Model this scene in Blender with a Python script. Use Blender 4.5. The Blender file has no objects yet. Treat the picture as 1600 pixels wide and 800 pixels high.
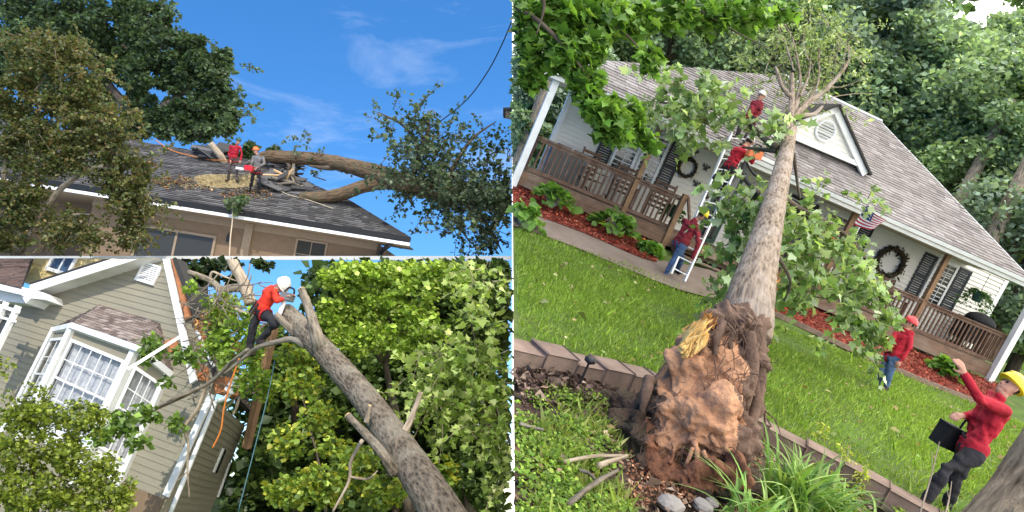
import bpy, bmesh, math, random
import numpy as np
from mathutils import noise as mnoise
from mathutils import Matrix, Vector

# ------------------------------------------------------------------ camera, world, sun, exposure
scene = bpy.context.scene
F = 1100.0                                   # focal length in photograph pixels (1600 wide)
cam_d = bpy.data.cameras.new("camera"); cam = bpy.data.objects.new("camera", cam_d)
scene.collection.objects.link(cam); scene.camera = cam
cam_d.sensor_width = 36.0; cam_d.lens = 36.0 * F / 1600.0
cam_d.clip_start = 0.05; cam_d.clip_end = 2000
cam.location = (0, 0, 0); cam.rotation_euler = (math.radians(90), 0, 0)

SUN_EL = math.radians(56)
world = bpy.data.worlds.new("World"); scene.world = world; world.use_nodes = True
wn = world.node_tree.nodes; wl = world.node_tree.links; wn.clear()
w_out = wn.new("ShaderNodeOutputWorld"); w_bg = wn.new("ShaderNodeBackground")
w_sky = wn.new("ShaderNodeTexSky"); w_sky.sky_type = 'NISHITA'; w_sky.sun_disc = False
w_sky.sun_elevation = SUN_EL; w_sky.sun_rotation = math.pi
w_sky.air_density = 1.0; w_sky.dust_density = 0.25; w_sky.ozone_density = 5.0
w_tc = wn.new("ShaderNodeTexCoord"); w_add = wn.new("ShaderNodeVectorMath"); w_add.operation = 'ADD'
w_add.inputs[1].default_value = (0, 0, 0.31)
wl.new(w_tc.outputs['Generated'], w_add.inputs[0]); wl.new(w_add.outputs[0], w_sky.inputs['Vector'])
w_map = wn.new("ShaderNodeMapping"); w_map.inputs['Scale'].default_value = (2.2, 2.2, 6.5); w_map.inputs['Rotation'].default_value = (0.2, 0.5, 0.3)
wl.new(w_tc.outputs['Generated'], w_map.inputs['Vector'])
w_n = wn.new("ShaderNodeTexNoise"); w_n.inputs['Scale'].default_value = 1.6; w_n.inputs['Detail'].default_value = 8; w_n.inputs['Roughness'].default_value = 0.62
w_n.inputs['Distortion'].default_value = 0.6
wl.new(w_map.outputs[0], w_n.inputs['Vector'])
w_r = wn.new("ShaderNodeMapRange"); w_r.inputs[1].default_value = 0.5; w_r.inputs[2].default_value = 0.85; w_r.inputs[4].default_value = 0.4
wl.new(w_n.outputs[0], w_r.inputs[0])
w_mix = wn.new("ShaderNodeMixRGB"); w_mix.inputs[2].default_value = (6.0, 6.4, 6.9, 1)
w_hs = wn.new('ShaderNodeHueSaturation'); w_hs.inputs['Saturation'].default_value = 1.24; w_hs.inputs['Value'].default_value = 1.3
wl.new(w_sky.outputs[0], w_hs.inputs['Color'])
wl.new(w_r.outputs[0], w_mix.inputs[0]); wl.new(w_hs.outputs[0], w_mix.inputs[1])
wl.new(w_mix.outputs[0], w_bg.inputs[0]); w_bg.inputs[1].default_value = 0.15
wl.new(w_bg.outputs[0], w_out.inputs[0])

sun_d = bpy.data.lights.new("sun", 'SUN'); sun = bpy.data.objects.new("sun", sun_d); scene.collection.objects.link(sun)
sun_d.energy = 2.9; sun_d.angle = math.radians(0.6); sun_d.color = (1.0, 0.95, 0.86)
sun.rotation_euler = (math.pi / 2 - SUN_EL, 0, 0)      # stands high behind the camera

scene.view_settings.view_transform = 'Standard'; scene.view_settings.look = 'None'
scene.view_settings.exposure = 0.55; scene.view_settings.gamma = 1.0
scene.render.engine = 'CYCLES'
scene.cycles.max_bounces = 6; scene.cycles.diffuse_bounces = 3; scene.cycles.glossy_bounces = 2
scene.cycles.transmission_bounces = 4; scene.cycles.transparent_max_bounces = 6
scene.cycles.caustics_reflective = False; scene.cycles.caustics_refractive = False
scene.cycles.use_denoising = True
scene.cycles.sample_clamp_indirect = 6

# ------------------------------------------------------------------ plots: three pieces of ground, each with its own frame
def rot(pitch, roll, yaw):
    a, b, c = (math.radians(v) for v in (pitch, roll, yaw))
    Rx = np.array([[1, 0, 0], [0, math.cos(a), -math.sin(a)], [0, math.sin(a), math.cos(a)]])
    Ry = np.array([[math.cos(b), 0, math.sin(b)], [0, 1, 0], [-math.sin(b), 0, math.cos(b)]])
    Rz = np.array([[math.cos(c), -math.sin(c), 0], [math.sin(c), math.cos(c), 0], [0, 0, 1]])
    return Ry @ Rx @ Rz

class Plot:
    """local axes: u along the house front, n away from the street, v up"""
    def __init__(s, R, clips):
        s.R = R; s.clips = clips
        s.M = Matrix([list(R[i]) + [0] for i in range(3)] + [[0, 0, 0, 1]])
    def ray(s, px, py):
        return s.R.T @ np.array([(px - 800) / F, 1.0, (400 - py) / F])
    def d(s, px, py, y): return s.ray(px, py) * y
    def n(s, px, py, n0):
        r = s.ray(px, py); return r * (n0 / r[1])
    def v(s, px, py, v0):
        r = s.ray(px, py); return r * (v0 / r[2])
    def pl(s, px, py, o, nrm):
        r = s.ray(px, py); return r * (np.dot(o, nrm) / np.dot(r, nrm))
    def w(s, P): return np.asarray(P) @ s.R.T
    def pix(s, P):
        q = s.w(P); return 800 + F * q[0] / q[1], 400 - F * q[2] / q[1]
    def inside(s, P, m=0.0):
        q = s.w(P); ok = np.ones(len(q), bool)
        for co, no in s.clips: ok &= (q - np.array(co)) @ np.array(no) > m
        return ok
E_ = 0.015
TLP = Plot(rot(-6, 9, 0), [((-E_, 0, 0), (-1, 0, 0)), ((0, 0, 0.0), (0, 0, 1))])
BLP = Plot(rot(-17, 17.2, -24.7), [((-E_, 0, 0), (-1, 0, 0)), ((0, 0, -0.06), (0, 0, -1))])
RP = Plot(rot(9.4, 23, 9.7), [((E_, 0, 0), (1, 0, 0))])
CUR = [RP]
rng = np.random.default_rng(7); random.seed(7)
def nz(a):
    a = np.asarray(a, float); return a / (np.linalg.norm(a) + 1e-12)

# ------------------------------------------------------------------ materials
MATS = {}
def _nodes(name):
    m = bpy.data.materials.new(name); m.use_nodes = True
    nt = m.node_tree; b = nt.nodes['Principled BSDF']
    return m, nt, b
def mat(name, col, rough=0.7, var=0.15, scale=6.0, bump=0.15, bscale=None, metal=0.0, spec=0.3, stretch=(1, 1, 1), attr=None, dirt=None, bdist=0.01):
    """plain surface: colour with two noises for wear and grain, bump; attr = multiply by a vertex colour"""
    m, nt, b = _nodes(name); N = nt.nodes; L = nt.links
    tc = N.new('ShaderNodeTexCoord'); mp = N.new('ShaderNodeMapping'); mp.inputs['Scale'].default_value = stretch
    L.new(tc.outputs['Object'], mp.inputs['Vector'])
    n1 = N.new('ShaderNodeTexNoise'); n1.inputs['Scale'].default_value = scale; n1.inputs['Detail'].default_value = 6; n1.inputs['Roughness'].default_value = .65
    L.new(mp.outputs[0], n1.inputs['Vector'])
    mr = N.new('ShaderNodeMapRange'); mr.inputs[1].default_value = .25; mr.inputs[2].default_value = .75
    mr.inputs[3].default_value = 1 - var * 1.6; mr.inputs[4].default_value = 1 + var
    L.new(n1.outputs[0], mr.inputs[0])
    mul = N.new('ShaderNodeVectorMath'); mul.operation = 'SCALE'
    mul.inputs[0].default_value = col[:3]; L.new(mr.outputs[0], mul.inputs['Scale'])
    out = mul.outputs[0]
    if attr:
        at = N.new('ShaderNodeAttribute'); at.attribute_name = attr
        L.new(at.outputs['Color'], mul.inputs[0])
    if dirt:
        n3 = N.new('ShaderNodeTexNoise'); n3.inputs['Scale'].default_value = dirt[1]; n3.inputs['Detail'].default_value = 5
        L.new(mp.outputs[0], n3.inputs['Vector'])
        m3 = N.new('ShaderNodeMapRange'); m3.inputs[1].default_value = .48; m3.inputs[2].default_value = .7; m3.inputs[4].default_value = dirt[2]
        L.new(n3.outputs[0], m3.inputs[0])
        mx = N.new('ShaderNodeMixRGB'); mx.inputs[2].default_value = tuple(dirt[0]) + (1,)
        L.new(m3.outputs[0], mx.inputs[0]); L.new(out, mx.inputs[1]); out = mx.outputs[0]
    L.new(out, b.inputs['Base Color'])
    b.inputs['Roughness'].default_value = rough; b.inputs['Metallic'].default_value = metal
    b.inputs['Specular IOR Level'].default_value = spec
    if bump:
        n2 = N.new('ShaderNodeTexNoise'); n2.inputs['Scale'].default_value = bscale or scale * 5; n2.inputs['Detail'].default_value = 5
        L.new(mp.outputs[0], n2.inputs['Vector'])
        bp = N.new('ShaderNodeBump'); bp.inputs['Strength'].default_value = bump; bp.inputs['Distance'].default_value = bdist
        L.new(n2.outputs[0], bp.inputs['Height']); L.new(bp.outputs[0], b.inputs['Normal'])
    MATS[name] = m; return m
def bark(name, c1, c2, c3=None, scale=14, bump=0.9, dist=0.03, st=.18):
    """bark laid out along the limb: 'bk' holds (x, y round the limb, metres along it)"""
    m, nt, b = _nodes(name); N = nt.nodes; L = nt.links
    at = N.new('ShaderNodeAttribute'); at.attribute_name = 'bk'
    mp = N.new('ShaderNodeMapping'); mp.inputs['Scale'].default_value = (1, 1, st); L.new(at.outputs['Vector'], mp.inputs['Vector'])
    nn = N.new('ShaderNodeTexNoise'); nn.inputs['Scale'].default_value = scale; nn.inputs['Detail'].default_value = 7; nn.inputs['Roughness'].default_value = .7
    nn.inputs['Distortion'].default_value = .4
    L.new(mp.outputs[0], nn.inputs['Vector'])
    vo = N.new('ShaderNodeTexVoronoi'); vo.inputs['Scale'].default_value = scale * 1.3; vo.feature = 'F1'; L.new(mp.outputs[0], vo.inputs['Vector'])
    ad = N.new('ShaderNodeMath'); ad.operation = 'MULTIPLY_ADD'; ad.inputs[1].default_value = .45; L.new(vo.outputs['Distance'], ad.inputs[0]); L.new(nn.outputs[0], ad.inputs[2])
    cr = N.new('ShaderNodeValToRGB'); e = cr.color_ramp.elements
    e[0].position = .42; e[0].color = tuple(c1) + (1,); e[1].position = .85; e[1].color = tuple(c2) + (1,)
    L.new(ad.outputs[0], cr.inputs[0]); out = cr.outputs[0]
    if c3:
        n3 = N.new('ShaderNodeTexNoise'); n3.inputs['Scale'].default_value = 2.5; n3.inputs['Detail'].default_value = 6; L.new(at.outputs['Vector'], n3.inputs['Vector'])
        m3 = N.new('ShaderNodeMapRange'); m3.inputs[1].default_value = .5; m3.inputs[2].default_value = .62; m3.inputs[4].default_value = .6; L.new(n3.outputs[0], m3.inputs[0])
        mx = N.new('ShaderNodeMixRGB'); mx.inputs[2].default_value = tuple(c3) + (1,); L.new(m3.outputs[0], mx.inputs[0]); L.new(out, mx.inputs[1]); out = mx.outputs[0]
    L.new(out, b.inputs['Base Color']); b.inputs['Roughness'].default_value = .9; b.inputs['Specular IOR Level'].default_value = .15
    bp = N.new('ShaderNodeBump'); bp.inputs['Strength'].default_value = bump; bp.inputs['Distance'].default_value = dist
    L.new(ad.outputs[0], bp.inputs['Height']); L.new(bp.outputs[0], b.inputs['Normal'])
    MATS[name] = m; return m
def leafmat(name, trans=.4, rough=.45, spec=.35):
    m, nt, b = _nodes(name); N = nt.nodes; L = nt.links
    at = N.new('ShaderNodeAttribute'); at.attribute_name = 'col'
    L.new(at.outputs['Color'], b.inputs['Base Color']); b.inputs['Roughness'].default_value = rough; b.inputs['Specular IOR Level'].default_value = spec
    tr = N.new('ShaderNodeBsdfTranslucent')
    sc = N.new('ShaderNodeVectorMath'); sc.operation = 'MULTIPLY'; sc.inputs[1].default_value = (1.5, 1.5, .7); L.new(at.outputs['Color'], sc.inputs[0]); L.new(sc.outputs[0], tr.inputs['Color'])
    mx = N.new('ShaderNodeMixShader'); mx.inputs[0].default_value = trans
    L.new(b.outputs[0], mx.inputs[1]); L.new(tr.outputs[0], mx.inputs[2]); L.new(mx.outputs[0], N['Material Output'].inputs['Surface'])
    MATS[name] = m; return m
def glassmat(name, tint=(.02, .025, .03), t=0.0):
    m, nt, b = _nodes(name); N = nt.nodes; L = nt.links
    b.inputs['Base Color'].default_value = tuple(tint) + (1,); b.inputs['Roughness'].default_value = .06; b.inputs['Specular IOR Level'].default_value = .6
    if t:
        tr = N.new('ShaderNodeBsdfTransparent'); mx = N.new('ShaderNodeMixShader'); mx.inputs[0].default_value = t
        L.new(b.outputs[0], mx.inputs[1]); L.new(tr.outputs[0], mx.inputs[2]); L.new(mx.outputs[0], N['Material Output'].inputs['Surface'])
    MATS[name] = m; return m
def M(n): return MATS[n]

# ------------------------------------------------------------------ mesh builder
def catmull(P, k):
    P = np.asarray(P, float); n = len(P)
    if n < 3:
        t = np.linspace(0, 1, k * (n - 1) + 1)[:, None]; return P[0] * (1 - t) + P[-1] * t
    out = []
    for i in range(n - 1):
        p0, p1, p2, p3 = P[max(i - 1, 0)], P[i], P[i + 1], P[min(i + 2, n - 1)]
        for t in np.arange(k) / k:
            out.append(.5 * ((2 * p1) + (-p0 + p2) * t + (2 * p0 - 5 * p1 + 4 * p2 - p3) * t * t + (-p0 + 3 * p1 - 3 * p2 + p3) * t ** 3))
    out.append(P[-1]); return np.array(out)

def link(o): scene.collection.objects.link(o); return o

class MB:
    def __init__(s): s.V = []; s.Fc = []; s.C = []; s.B = []; s.n = 0
    def add(s, V, Fc, col=None, bk=None):
        V = np.asarray(V, float).reshape(-1, 3); o = s.n
        s.V.append(V); s.n += len(V)
        s.Fc.extend([tuple(i + o for i in f) for f in Fc])
        c = np.ones((len(V), 4)) * .5
        if col is not None:
            col = np.asarray(col, float); c[:, :3] = col
        s.C.append(c)
        s.B.append(V if bk is None else bk); return s
    def hexa(s, P, col=None):            # 8 corners: 0-3 one face, 4-7 the opposite one
        return s.add(P, [(3, 2, 1, 0), (4, 5, 6, 7), (0, 1, 5, 4), (1, 2, 6, 5), (2, 3, 7, 6), (3, 0, 4, 7)], col)
    def box(s, c, half, ax=None, col=None):
        ax = np.eye(3) if ax is None else np.asarray(ax); c = np.asarray(c, float)
        P = []
        for z in (-1, 1):
            for x, y in ((-1, -1), (1, -1), (1, 1), (-1, 1)): P.append(c + ax[0] * x * half[0] + ax[1] * y * half[1] + ax[2] * z * half[2])
        return s.hexa(P, col)
    def aabb(s, lo, hi, col=None):
        lo = np.minimum(lo, hi); hi2 = np.maximum(lo, hi)
        return s.box((lo + hi2) / 2, (hi2 - lo) / 2, None, col)
    def beam(s, a, b, w, h, up=(0, 0, 1), col=None):
        a = np.asarray(a, float); b = np.asarray(b, float); d = nz(b - a); x = nz(np.cross(d, up)); y = np.cross(x, d)
        return s.box((a + b) / 2, (np.linalg.norm(b - a) / 2, w / 2, h / 2), (d, x, y), col)
    def slab(s, poly, nrm, t, col=None):   # polygon extruded by t along nrm
        poly = np.asarray(poly, float); k = len(poly); nrm = np.asarray(nrm, float)
        V = np.vstack([poly, poly + nrm * t])
        Fc = [tuple(range(k))[::-1], tuple(range(k, 2 * k))] + [(i, (i + 1) % k, k + (i + 1) % k, k + i) for i in range(k)]
        return s.add(V, Fc, col)
    def tube(s, path, rad, seg=8, k=1, col=None, jit=0.0, flat=None, cap=True, seed=0):
        P = catmull(path, k) if k > 1 else np.asarray(path, float)
        m = len(P); r = np.interp(np.linspace(0, 1, m), np.linspace(0, 1, len(np.atleast_1d(rad))), np.atleast_1d(rad)) if np.ndim(rad) else np.full(m, rad)
        T = np.gradient(P, axis=0); T /= np.linalg.norm(T, axis=1)[:, None] + 1e-12
        ref = np.array([0, 0, 1.0]) if abs(T[0][2]) < .9 else np.array([1.0, 0, 0])
        X = nz(np.cross(T[0], ref)); V = []; BK = []; L = 0.0
        an = np.arange(seg) * 2 * math.pi / seg
        rr = np.random.default_rng(seed + 11)
        for i in range(m):
            if i: L += np.linalg.norm(P[i] - P[i - 1])
            X = nz(X - T[i] * np.dot(X, T[i])); Y = np.cross(T[i], X)
            q = r[i] * (1 + (rr.normal(size=seg) * jit if jit else 0))
            qq = np.ones(seg) * q
            V.append(P[i] + np.outer(np.cos(an) * qq, X) + np.outer(np.sin(an) * qq * (flat or 1), Y))
            BK.append(np.column_stack([np.cos(an) * r[i], np.sin(an) * r[i], np.full(seg, L)]))
        V = np.vstack(V); BK = np.vstack(BK) + np.array([seed * .37, 0, 0])
        Fc = [(i * seg + j, i * seg + (j + 1) % seg, (i + 1) * seg + (j + 1) % seg, (i + 1) * seg + j) for i in range(m - 1) for j in range(seg)]
        if cap: Fc += [tuple(range(seg))[::-1], tuple((m - 1) * seg + j for j in range(seg))]
        return s.add(V, Fc, col, BK)
    def ball(s, c, r, ax=None, seg=12, ring=8, col=None, zlo=-1.0):
        c = np.asarray(c, float); r = np.ones(3) * r; ax = np.eye(3) if ax is None else np.asarray(ax); V = []
        ths = np.linspace(math.acos(max(-1, zlo)) if zlo > -1 else math.pi - .05, .05, ring)
        for t in ths:
            for j in range(seg):
                a = 2 * math.pi * j / seg; q = np.array([math.sin(t) * math.cos(a), math.sin(t) * math.sin(a), math.cos(t)]) * r
                V.append(c + q @ ax)
        Fc = [(i * seg + j, i * seg + (j + 1) % seg, (i + 1) * seg + (j + 1) % seg, (i + 1) * seg + j) for i in range(ring - 1) for j in range(seg)]
        Fc += [tuple(range(seg))[::-1], tuple((ring - 1) * seg + j for j in range(seg))]
        return s.add(V, Fc, col)
    def build(s, name, m, parent=None, smooth=False, base=None, clip=True, kind=None):
        p = CUR[0]
        if not s.n: return None
        V = np.vstack(s.V)
        if parent is not None: base = np.array(parent['_b'])
        elif base is None: base = V.mean(0)
        me = bpy.data.meshes.new(name); me.from_pydata((V - base).tolist(), [], s.Fc)
        c = me.attributes.new('col', 'FLOAT_COLOR', 'POINT'); c.data.foreach_set('color', np.vstack(s.C).astype(np.float32).ravel())
        b = me.attributes.new('bk', 'FLOAT_VECTOR', 'POINT'); b.data.foreach_set('vector', np.vstack(s.B).astype(np.float32).ravel())
        if clip:
            W = p.w(V)
            for co, no in p.clips:
                dd = (W - np.array(co)) @ np.array(no)
                if dd.max() <= 0: bpy.data.meshes.remove(me); return None
                if dd.min() < 0:
                    lco = p.R.T @ np.array(co, float) - base; lno = p.R.T @ np.array(no, float)
                    bm = bmesh.new(); bm.from_mesh(me)
                    bmesh.ops.bisect_plane(bm, geom=bm.verts[:] + bm.edges[:] + bm.faces[:], plane_co=lco, plane_no=-lno, clear_outer=True)
                    bm.to_mesh(me); bm.free()
            if not len(me.polygons): bpy.data.meshes.remove(me); return None
        if smooth: me.polygons.foreach_set('use_smooth', np.ones(len(me.polygons), bool))
        ms = m if isinstance(m, (list, tuple)) else [m]
        for q in ms: me.materials.append(MATS[q] if isinstance(q, str) else q)
        o = link(bpy.data.objects.new(name, me))
        if parent is not None: o.parent = parent
        else: o.matrix_world = p.M @ Matrix.Translation(Vector(base))
        o['_b'] = list(map(float, base))
        if kind: o['kind'] = kind
        return o

def tag(o, label, cat, group=None):
    if o is None: return None
    o['label'] = label; o['category'] = cat
    if group: o['group'] = group
    return o
def thing(name, base, label, cat, group=None):
    o = link(bpy.data.objects.new(name, None)); o.empty_display_size = .2
    o.matrix_world = CUR[0].M @ Matrix.Translation(Vector(np.asarray(base, float))); o['_b'] = list(map(float, base))
    return tag(o, label, cat, group)

class Quad:
    """four corners (bl, br, tr, tl); s along the bottom, t up, d out along the normal towards the viewer"""
    def __init__(s, bl, br, tr, tl, out=None):
        s.q = [np.asarray(a, float) for a in (bl, br, tr, tl)]
        n = nz(np.cross(s.q[1] - s.q[0], s.q[3] - s.q[0]))
        c = sum(s.q) / 4
        if np.dot(n, c) > 0: n = -n
        s.nrm = n if out is None else nz(out)
        s.W = np.linalg.norm(s.q[1] - s.q[0]); s.H = np.linalg.norm(s.q[3] - s.q[0])
    def pt(s, a, b, d=0):
        return s.q[0] * (1 - a) * (1 - b) + s.q[1] * a * (1 - b) + s.q[2] * a * b + s.q[3] * (1 - a) * b + s.nrm * d
    def box(s, mb, a0, a1, b0, b1, d0, d1, col=None):
        P = [s.pt(a0, b0, d0), s.pt(a1, b0, d0), s.pt(a1, b1, d0), s.pt(a0, b1, d0), s.pt(a0, b0, d1), s.pt(a1, b0, d1), s.pt(a1, b1, d1), s.pt(a0, b1, d1)]
        return mb.hexa(P, col)
    def sub(s, a0, a1, b0, b1, d=0):
        return Quad(s.pt(a0, b0, d), s.pt(a1, b0, d), s.pt(a1, b1, d), s.pt(a0, b1, d), s.nrm)

def window(par, q, fw=.07, d=.05, cols=2, rows=2, mw=.018, fm='white', gm='glass', name='window', split=True, wood='white', mun=True):
    """window > frame, sash rail, muntins and a pane for each light"""
    w = fw / q.W; h = fw / q.H
    mb = MB()
    q.box(mb, 0, 1, 0, h, 0, d); q.box(mb, 0, 1, 1 - h, 1, 0, d); q.box(mb, 0, w, h, 1 - h, 0, d - .004); q.box(mb, 1 - w, 1, h, 1 - h, 0, d - .004)
    fr = mb.build(name, fm, par)
    if fr is None: return None
    halves = [(h, .5 - h * .3), (.5 + h * .3, 1 - h)] if split else [(h, 1 - h)]
    if split: b = MB(); q.box(b, w, 1 - w, .5 - h * .3, .5 + h * .3, 0, d * .85); b.build('sash_rail', wood, fr)
    m2 = MB()
    for b0, b1 in halves:
        a0, a1 = w, 1 - w
        for i in range(cols):
            for j in range(rows):
                pa0 = a0 + (a1 - a0) * i / cols; pa1 = a0 + (a1 - a0) * (i + 1) / cols; pb0 = b0 + (b1 - b0) * j / rows; pb1 = b0 + (b1 - b0) * (j + 1) / rows
                pm = MB(); q.box(pm, pa0, pa1, pb0, pb1, d * .2, d * .35); pm.build('pane', gm, fr)
        if mun:
            for i in range(1, cols):
                a = a0 + (a1 - a0) * i / cols; q.box(m2, a - mw / q.W / 2, a + mw / q.W / 2, b0, b1, d * .35, d * .6)
            for j in range(1, rows):
                b = b0 + (b1 - b0) * j / rows; q.box(m2, a0, a1, b - mw / q.H / 2, b + mw / q.H / 2, d * .35, d * .57)
    if m2.n: m2.build('muntin', wood, fr)
    return fr

# polygons in a plane
def clip_poly(poly, fn):
    out = []
    for i in range(len(poly)):
        a, b = poly[i], poly[(i + 1) % len(poly)]; fa, fb = fn(a), fn(b)
        if fa >= 0: out.append(a)
        if (fa >= 0) != (fb >= 0): out.append(a + (b - a) * (fa / (fa - fb)))
    return out
def clip_convex(poly, cv):
    ar = sum(cv[i][0] * cv[(i + 1) % len(cv)][1] - cv[(i + 1) % len(cv)][0] * cv[i][1] for i in range(len(cv))); sg = 1 if ar > 0 else -1
    for i in range(len(cv)):
        a, b = cv[i], cv[(i + 1) % len(cv)]; e = b - a
        poly = clip_poly(poly, lambda p: sg * (e[0] * (p[1] - a[1]) - e[1] * (p[0] - a[0])))
        if len(poly) < 3: return []
    return poly
def boards(par, poly, up, h, m, out, proud=.014, name='siding_board', join=False):
    """lap siding: one wedge-shaped board for each course of a wall polygon"""
    poly = [np.asarray(p, float) for p in poly]; o = poly[0]; up = nz(up); al = nz(np.cross(up, out)); pr = np.cross(al, out); up = pr if np.dot(pr, up) > 0 else -pr
    P = [np.array([np.dot(p - o, al), np.dot(p - o, up)]) for p in poly]
    y0 = min(p[1] for p in P); y1 = max(p[1] for p in P); k = 0; y = y0; all_ = MB()
    while y < y1:
        c = clip_poly(clip_poly(P, lambda p: p[1] - y), lambda p: y + h - p[1])
        if len(c) >= 3:
            mb = all_ if join else MB()
            B = [o + al * p[0] + up * p[1] - out * .02 for p in c]
            T = [o + al * p[0] + up * p[1] + out * (proud * (1 - (p[1] - y) / h * .85)) for p in c]
            n = len(c); mb.add(B + T, [tuple(range(n, 2 * n))] + [(i, (i + 1) % n, n + (i + 1) % n, n + i) for i in range(n)])
            if not join: mb.build(name, m, par)
        y += h
    if join: all_.build(name, m, par, kind='stuff')
def shingles(par, poly, up, out, course, tab, pal, m='shingle', thick=.018, ind=0, jit=.12, ragged=0.0, name='shingle', lift=None):
    """overlapping tabs row by row, clipped to a roof polygon; the first `ind` are pieces of their own"""
    poly = [np.asarray(p, float) for p in poly]; o = poly[0]; out = nz(out); up = nz(np.asarray(up, float) - out * np.dot(up, out)); al = nz(np.cross(up, out))
    P = [np.array([np.dot(p - o, al), np.dot(p - o, up)]) for p in poly]
    X0 = min(p[0] for p in P); X1 = max(p[0] for p in P); Y0 = min(p[1] for p in P); Y1 = max(p[1] for p in P)
    rest = MB(); k = 0; row = 0; y = Y0 - course * .3
    r = np.random.default_rng(len(poly) * 13 + int(X1 * 10)); pal = np.asarray(pal)
    while y < Y1:
        x = X0 - tab * (0.5 if row % 2 else 0.0) - tab * r.random() * .3
        while x < X1:
            w = tab * (1 + (r.random() - .5) * .5)
            c = clip_convex([np.array(q) for q in ((x + .004, y), (x + w - .004, y), (x + w - .004, y + course * 1.15), (x + .004, y + course * 1.15))], P)
            x += w
            if len(c) < 3: continue
            t0 = thick * (1 + (r.random() - .5) * .7)
            if lift is not None: t0 += 0
            T = [o + al * p[0] + up * p[1] + out * (t0 * (1.15 - (p[1] - y) / course)) for p in c]
            B = [o + al * p[0] + up * p[1] - out * .004 for p in c]
            n = len(c); a, b = pal[r.integers(len(pal))], pal[r.integers(len(pal))]; f = r.random()
            col = (a * (1 - f) + b * f) * (1 + r.normal() * jit)
            mb = MB() if k < ind else rest
            mb.add(B + T, [tuple(range(n, 2 * n))] + [(i, (i + 1) % n, n + (i + 1) % n, n + i) for i in range(n)], np.clip(col, .005, 1))
            if k < ind: mb.build(name, m, par)
            k += 1
        y += course; row += 1
    if rest.n: rest.build(name, m, par, kind='stuff' if ind else None)

# ------------------------------------------------------------------ foliage
OVAL = (np.array([[0, 0, 0], [.42, .45, .1], [0, 1, -.06], [-.42, .45, .1]]), [(0, 1, 2), (0, 2, 3)])
NARROW = (np.array([[0, 0, 0], [.2, .42, .06], [0, 1, -.1], [-.2, .42, .06]]), [(0, 1, 2), (0, 2, 3)])
BLUNT = (np.array([[0, 0, 0], [.36, .25, .08], [.4, .65, .06], [0, 1, -.08], [-.4, .65, .06], [-.36, .25, .08], [0, .5, 0]]),
         [(0, 1, 6), (1, 2, 6), (2, 3, 6), (3, 4, 6), (4, 5, 6), (5, 0, 6)])
MAPLE = (np.array([[0, .3, 0], [.06, 0, 0], [.42, .06, .06], [.34, .26, .05], [.62, .48, .1], [.3, .52, .04], [.0, 1.0, -.08], [-.3, .52, .04], [-.62, .48, .1], [-.34, .26, .05], [-.42, .06, .06], [-.06, 0, 0]]),
         [(0, i, i + 1) for i in range(1, 11)] + [(0, 11, 1)])
def leaves(par, name, P, size, pal, shape=OVAL, upb=.5, jit=.25, m='leaf', nrm=None, seed=1, clip=True, kind=None, dirs=None, cl=None, sv=.35):
    """one leaf face for each point of P; colours mixed from pal leaf by leaf"""
    P = np.asarray(P, float); r = np.random.default_rng(seed); p = CUR[0]
    if clip:
        ok = p.inside(P, float(np.mean(size)) * .6)
        P = P[ok]
        if dirs is not None: dirs = dirs[ok]
    N = len(P)
    if N == 0: return None
    T, Fc = shape; k = len(T)
    nr = r.normal(size=(N, 3)); nr /= np.linalg.norm(nr, axis=1)[:, None]; nr[:, 2] = np.abs(nr[:, 2]) * .6 + upb; nr /= np.linalg.norm(nr, axis=1)[:, None]
    dr = r.normal(size=(N, 3)) if dirs is None else dirs + r.normal(size=(N, 3)) * .45
    dr[:, 2] -= .25
    dr -= nr * (dr * nr).sum(1)[:, None]; dr /= np.linalg.norm(dr, axis=1)[:, None] + 1e-9
    sd = np.cross(dr, nr); s = (size * np.exp(r.normal(size=N) * sv * .6))[:, None]
    V = np.empty((N, k, 3))
    for i in range(k): V[:, i] = P + s * (sd * T[i, 0] + dr * T[i, 1] + nr * T[i, 2])
    pal = np.asarray(pal); a = pal[r.integers(len(pal), size=N)]; b = pal[r.integers(len(pal), size=N)]; f = r.random(N)[:, None]
    col = (a * (1 - f) + b * f) * np.exp(r.normal(size=N) * jit)[:, None]
    if cl is not None: col *= cl
    C = np.ones((N, k, 4)); C[:, :, :3] = np.clip(col, .003, .9)[:, None, :]
    base = np.array(par['_b']) if par is not None else P.mean(0)
    nf = len(Fc); FI = (np.array(Fc)[None] + (np.arange(N) * k)[:, None, None]).reshape(-1)
    me = bpy.data.meshes.new(name)
    me.vertices.add(N * k); me.vertices.foreach_set('co', (V.reshape(-1, 3) - base).astype(np.float32).ravel())
    me.loops.add(N * nf * 3); me.loops.foreach_set('vertex_index', FI.astype(np.int32))
    me.polygons.add(N * nf); me.polygons.foreach_set('loop_start', np.arange(0, N * nf * 3, 3, dtype=np.int32)); me.polygons.foreach_set('loop_total', np.full(N * nf, 3, np.int32))
    at = me.attributes.new('col', 'FLOAT_COLOR', 'POINT'); at.data.foreach_set('color', C.astype(np.float32).ravel())
    me.update(calc_edges=True); me.materials.append(MATS[m])
    o = link(bpy.data.objects.new(name, me)); o['_b'] = list(map(float, base))
    if par is not None: o.parent = par
    else: o.matrix_world = p.M @ Matrix.Translation(Vector(base))
    if kind: o['kind'] = kind
    return o
def cloud(c, r, n, hollow=.35, seed=0, ax=None):
    """points in an ellipsoid, thicker towards the outside"""
    q = np.random.default_rng(seed); d = q.normal(size=(n, 3)); d /= np.linalg.norm(d, axis=1)[:, None]
    t = (hollow ** 3 + (1 - hollow ** 3) * q.random(n)) ** (1 / 3)
    d = d * t[:, None] * np.asarray(r)
    if ax is not None: d = d @ np.asarray(ax)
    return np.asarray(c) + d
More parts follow.
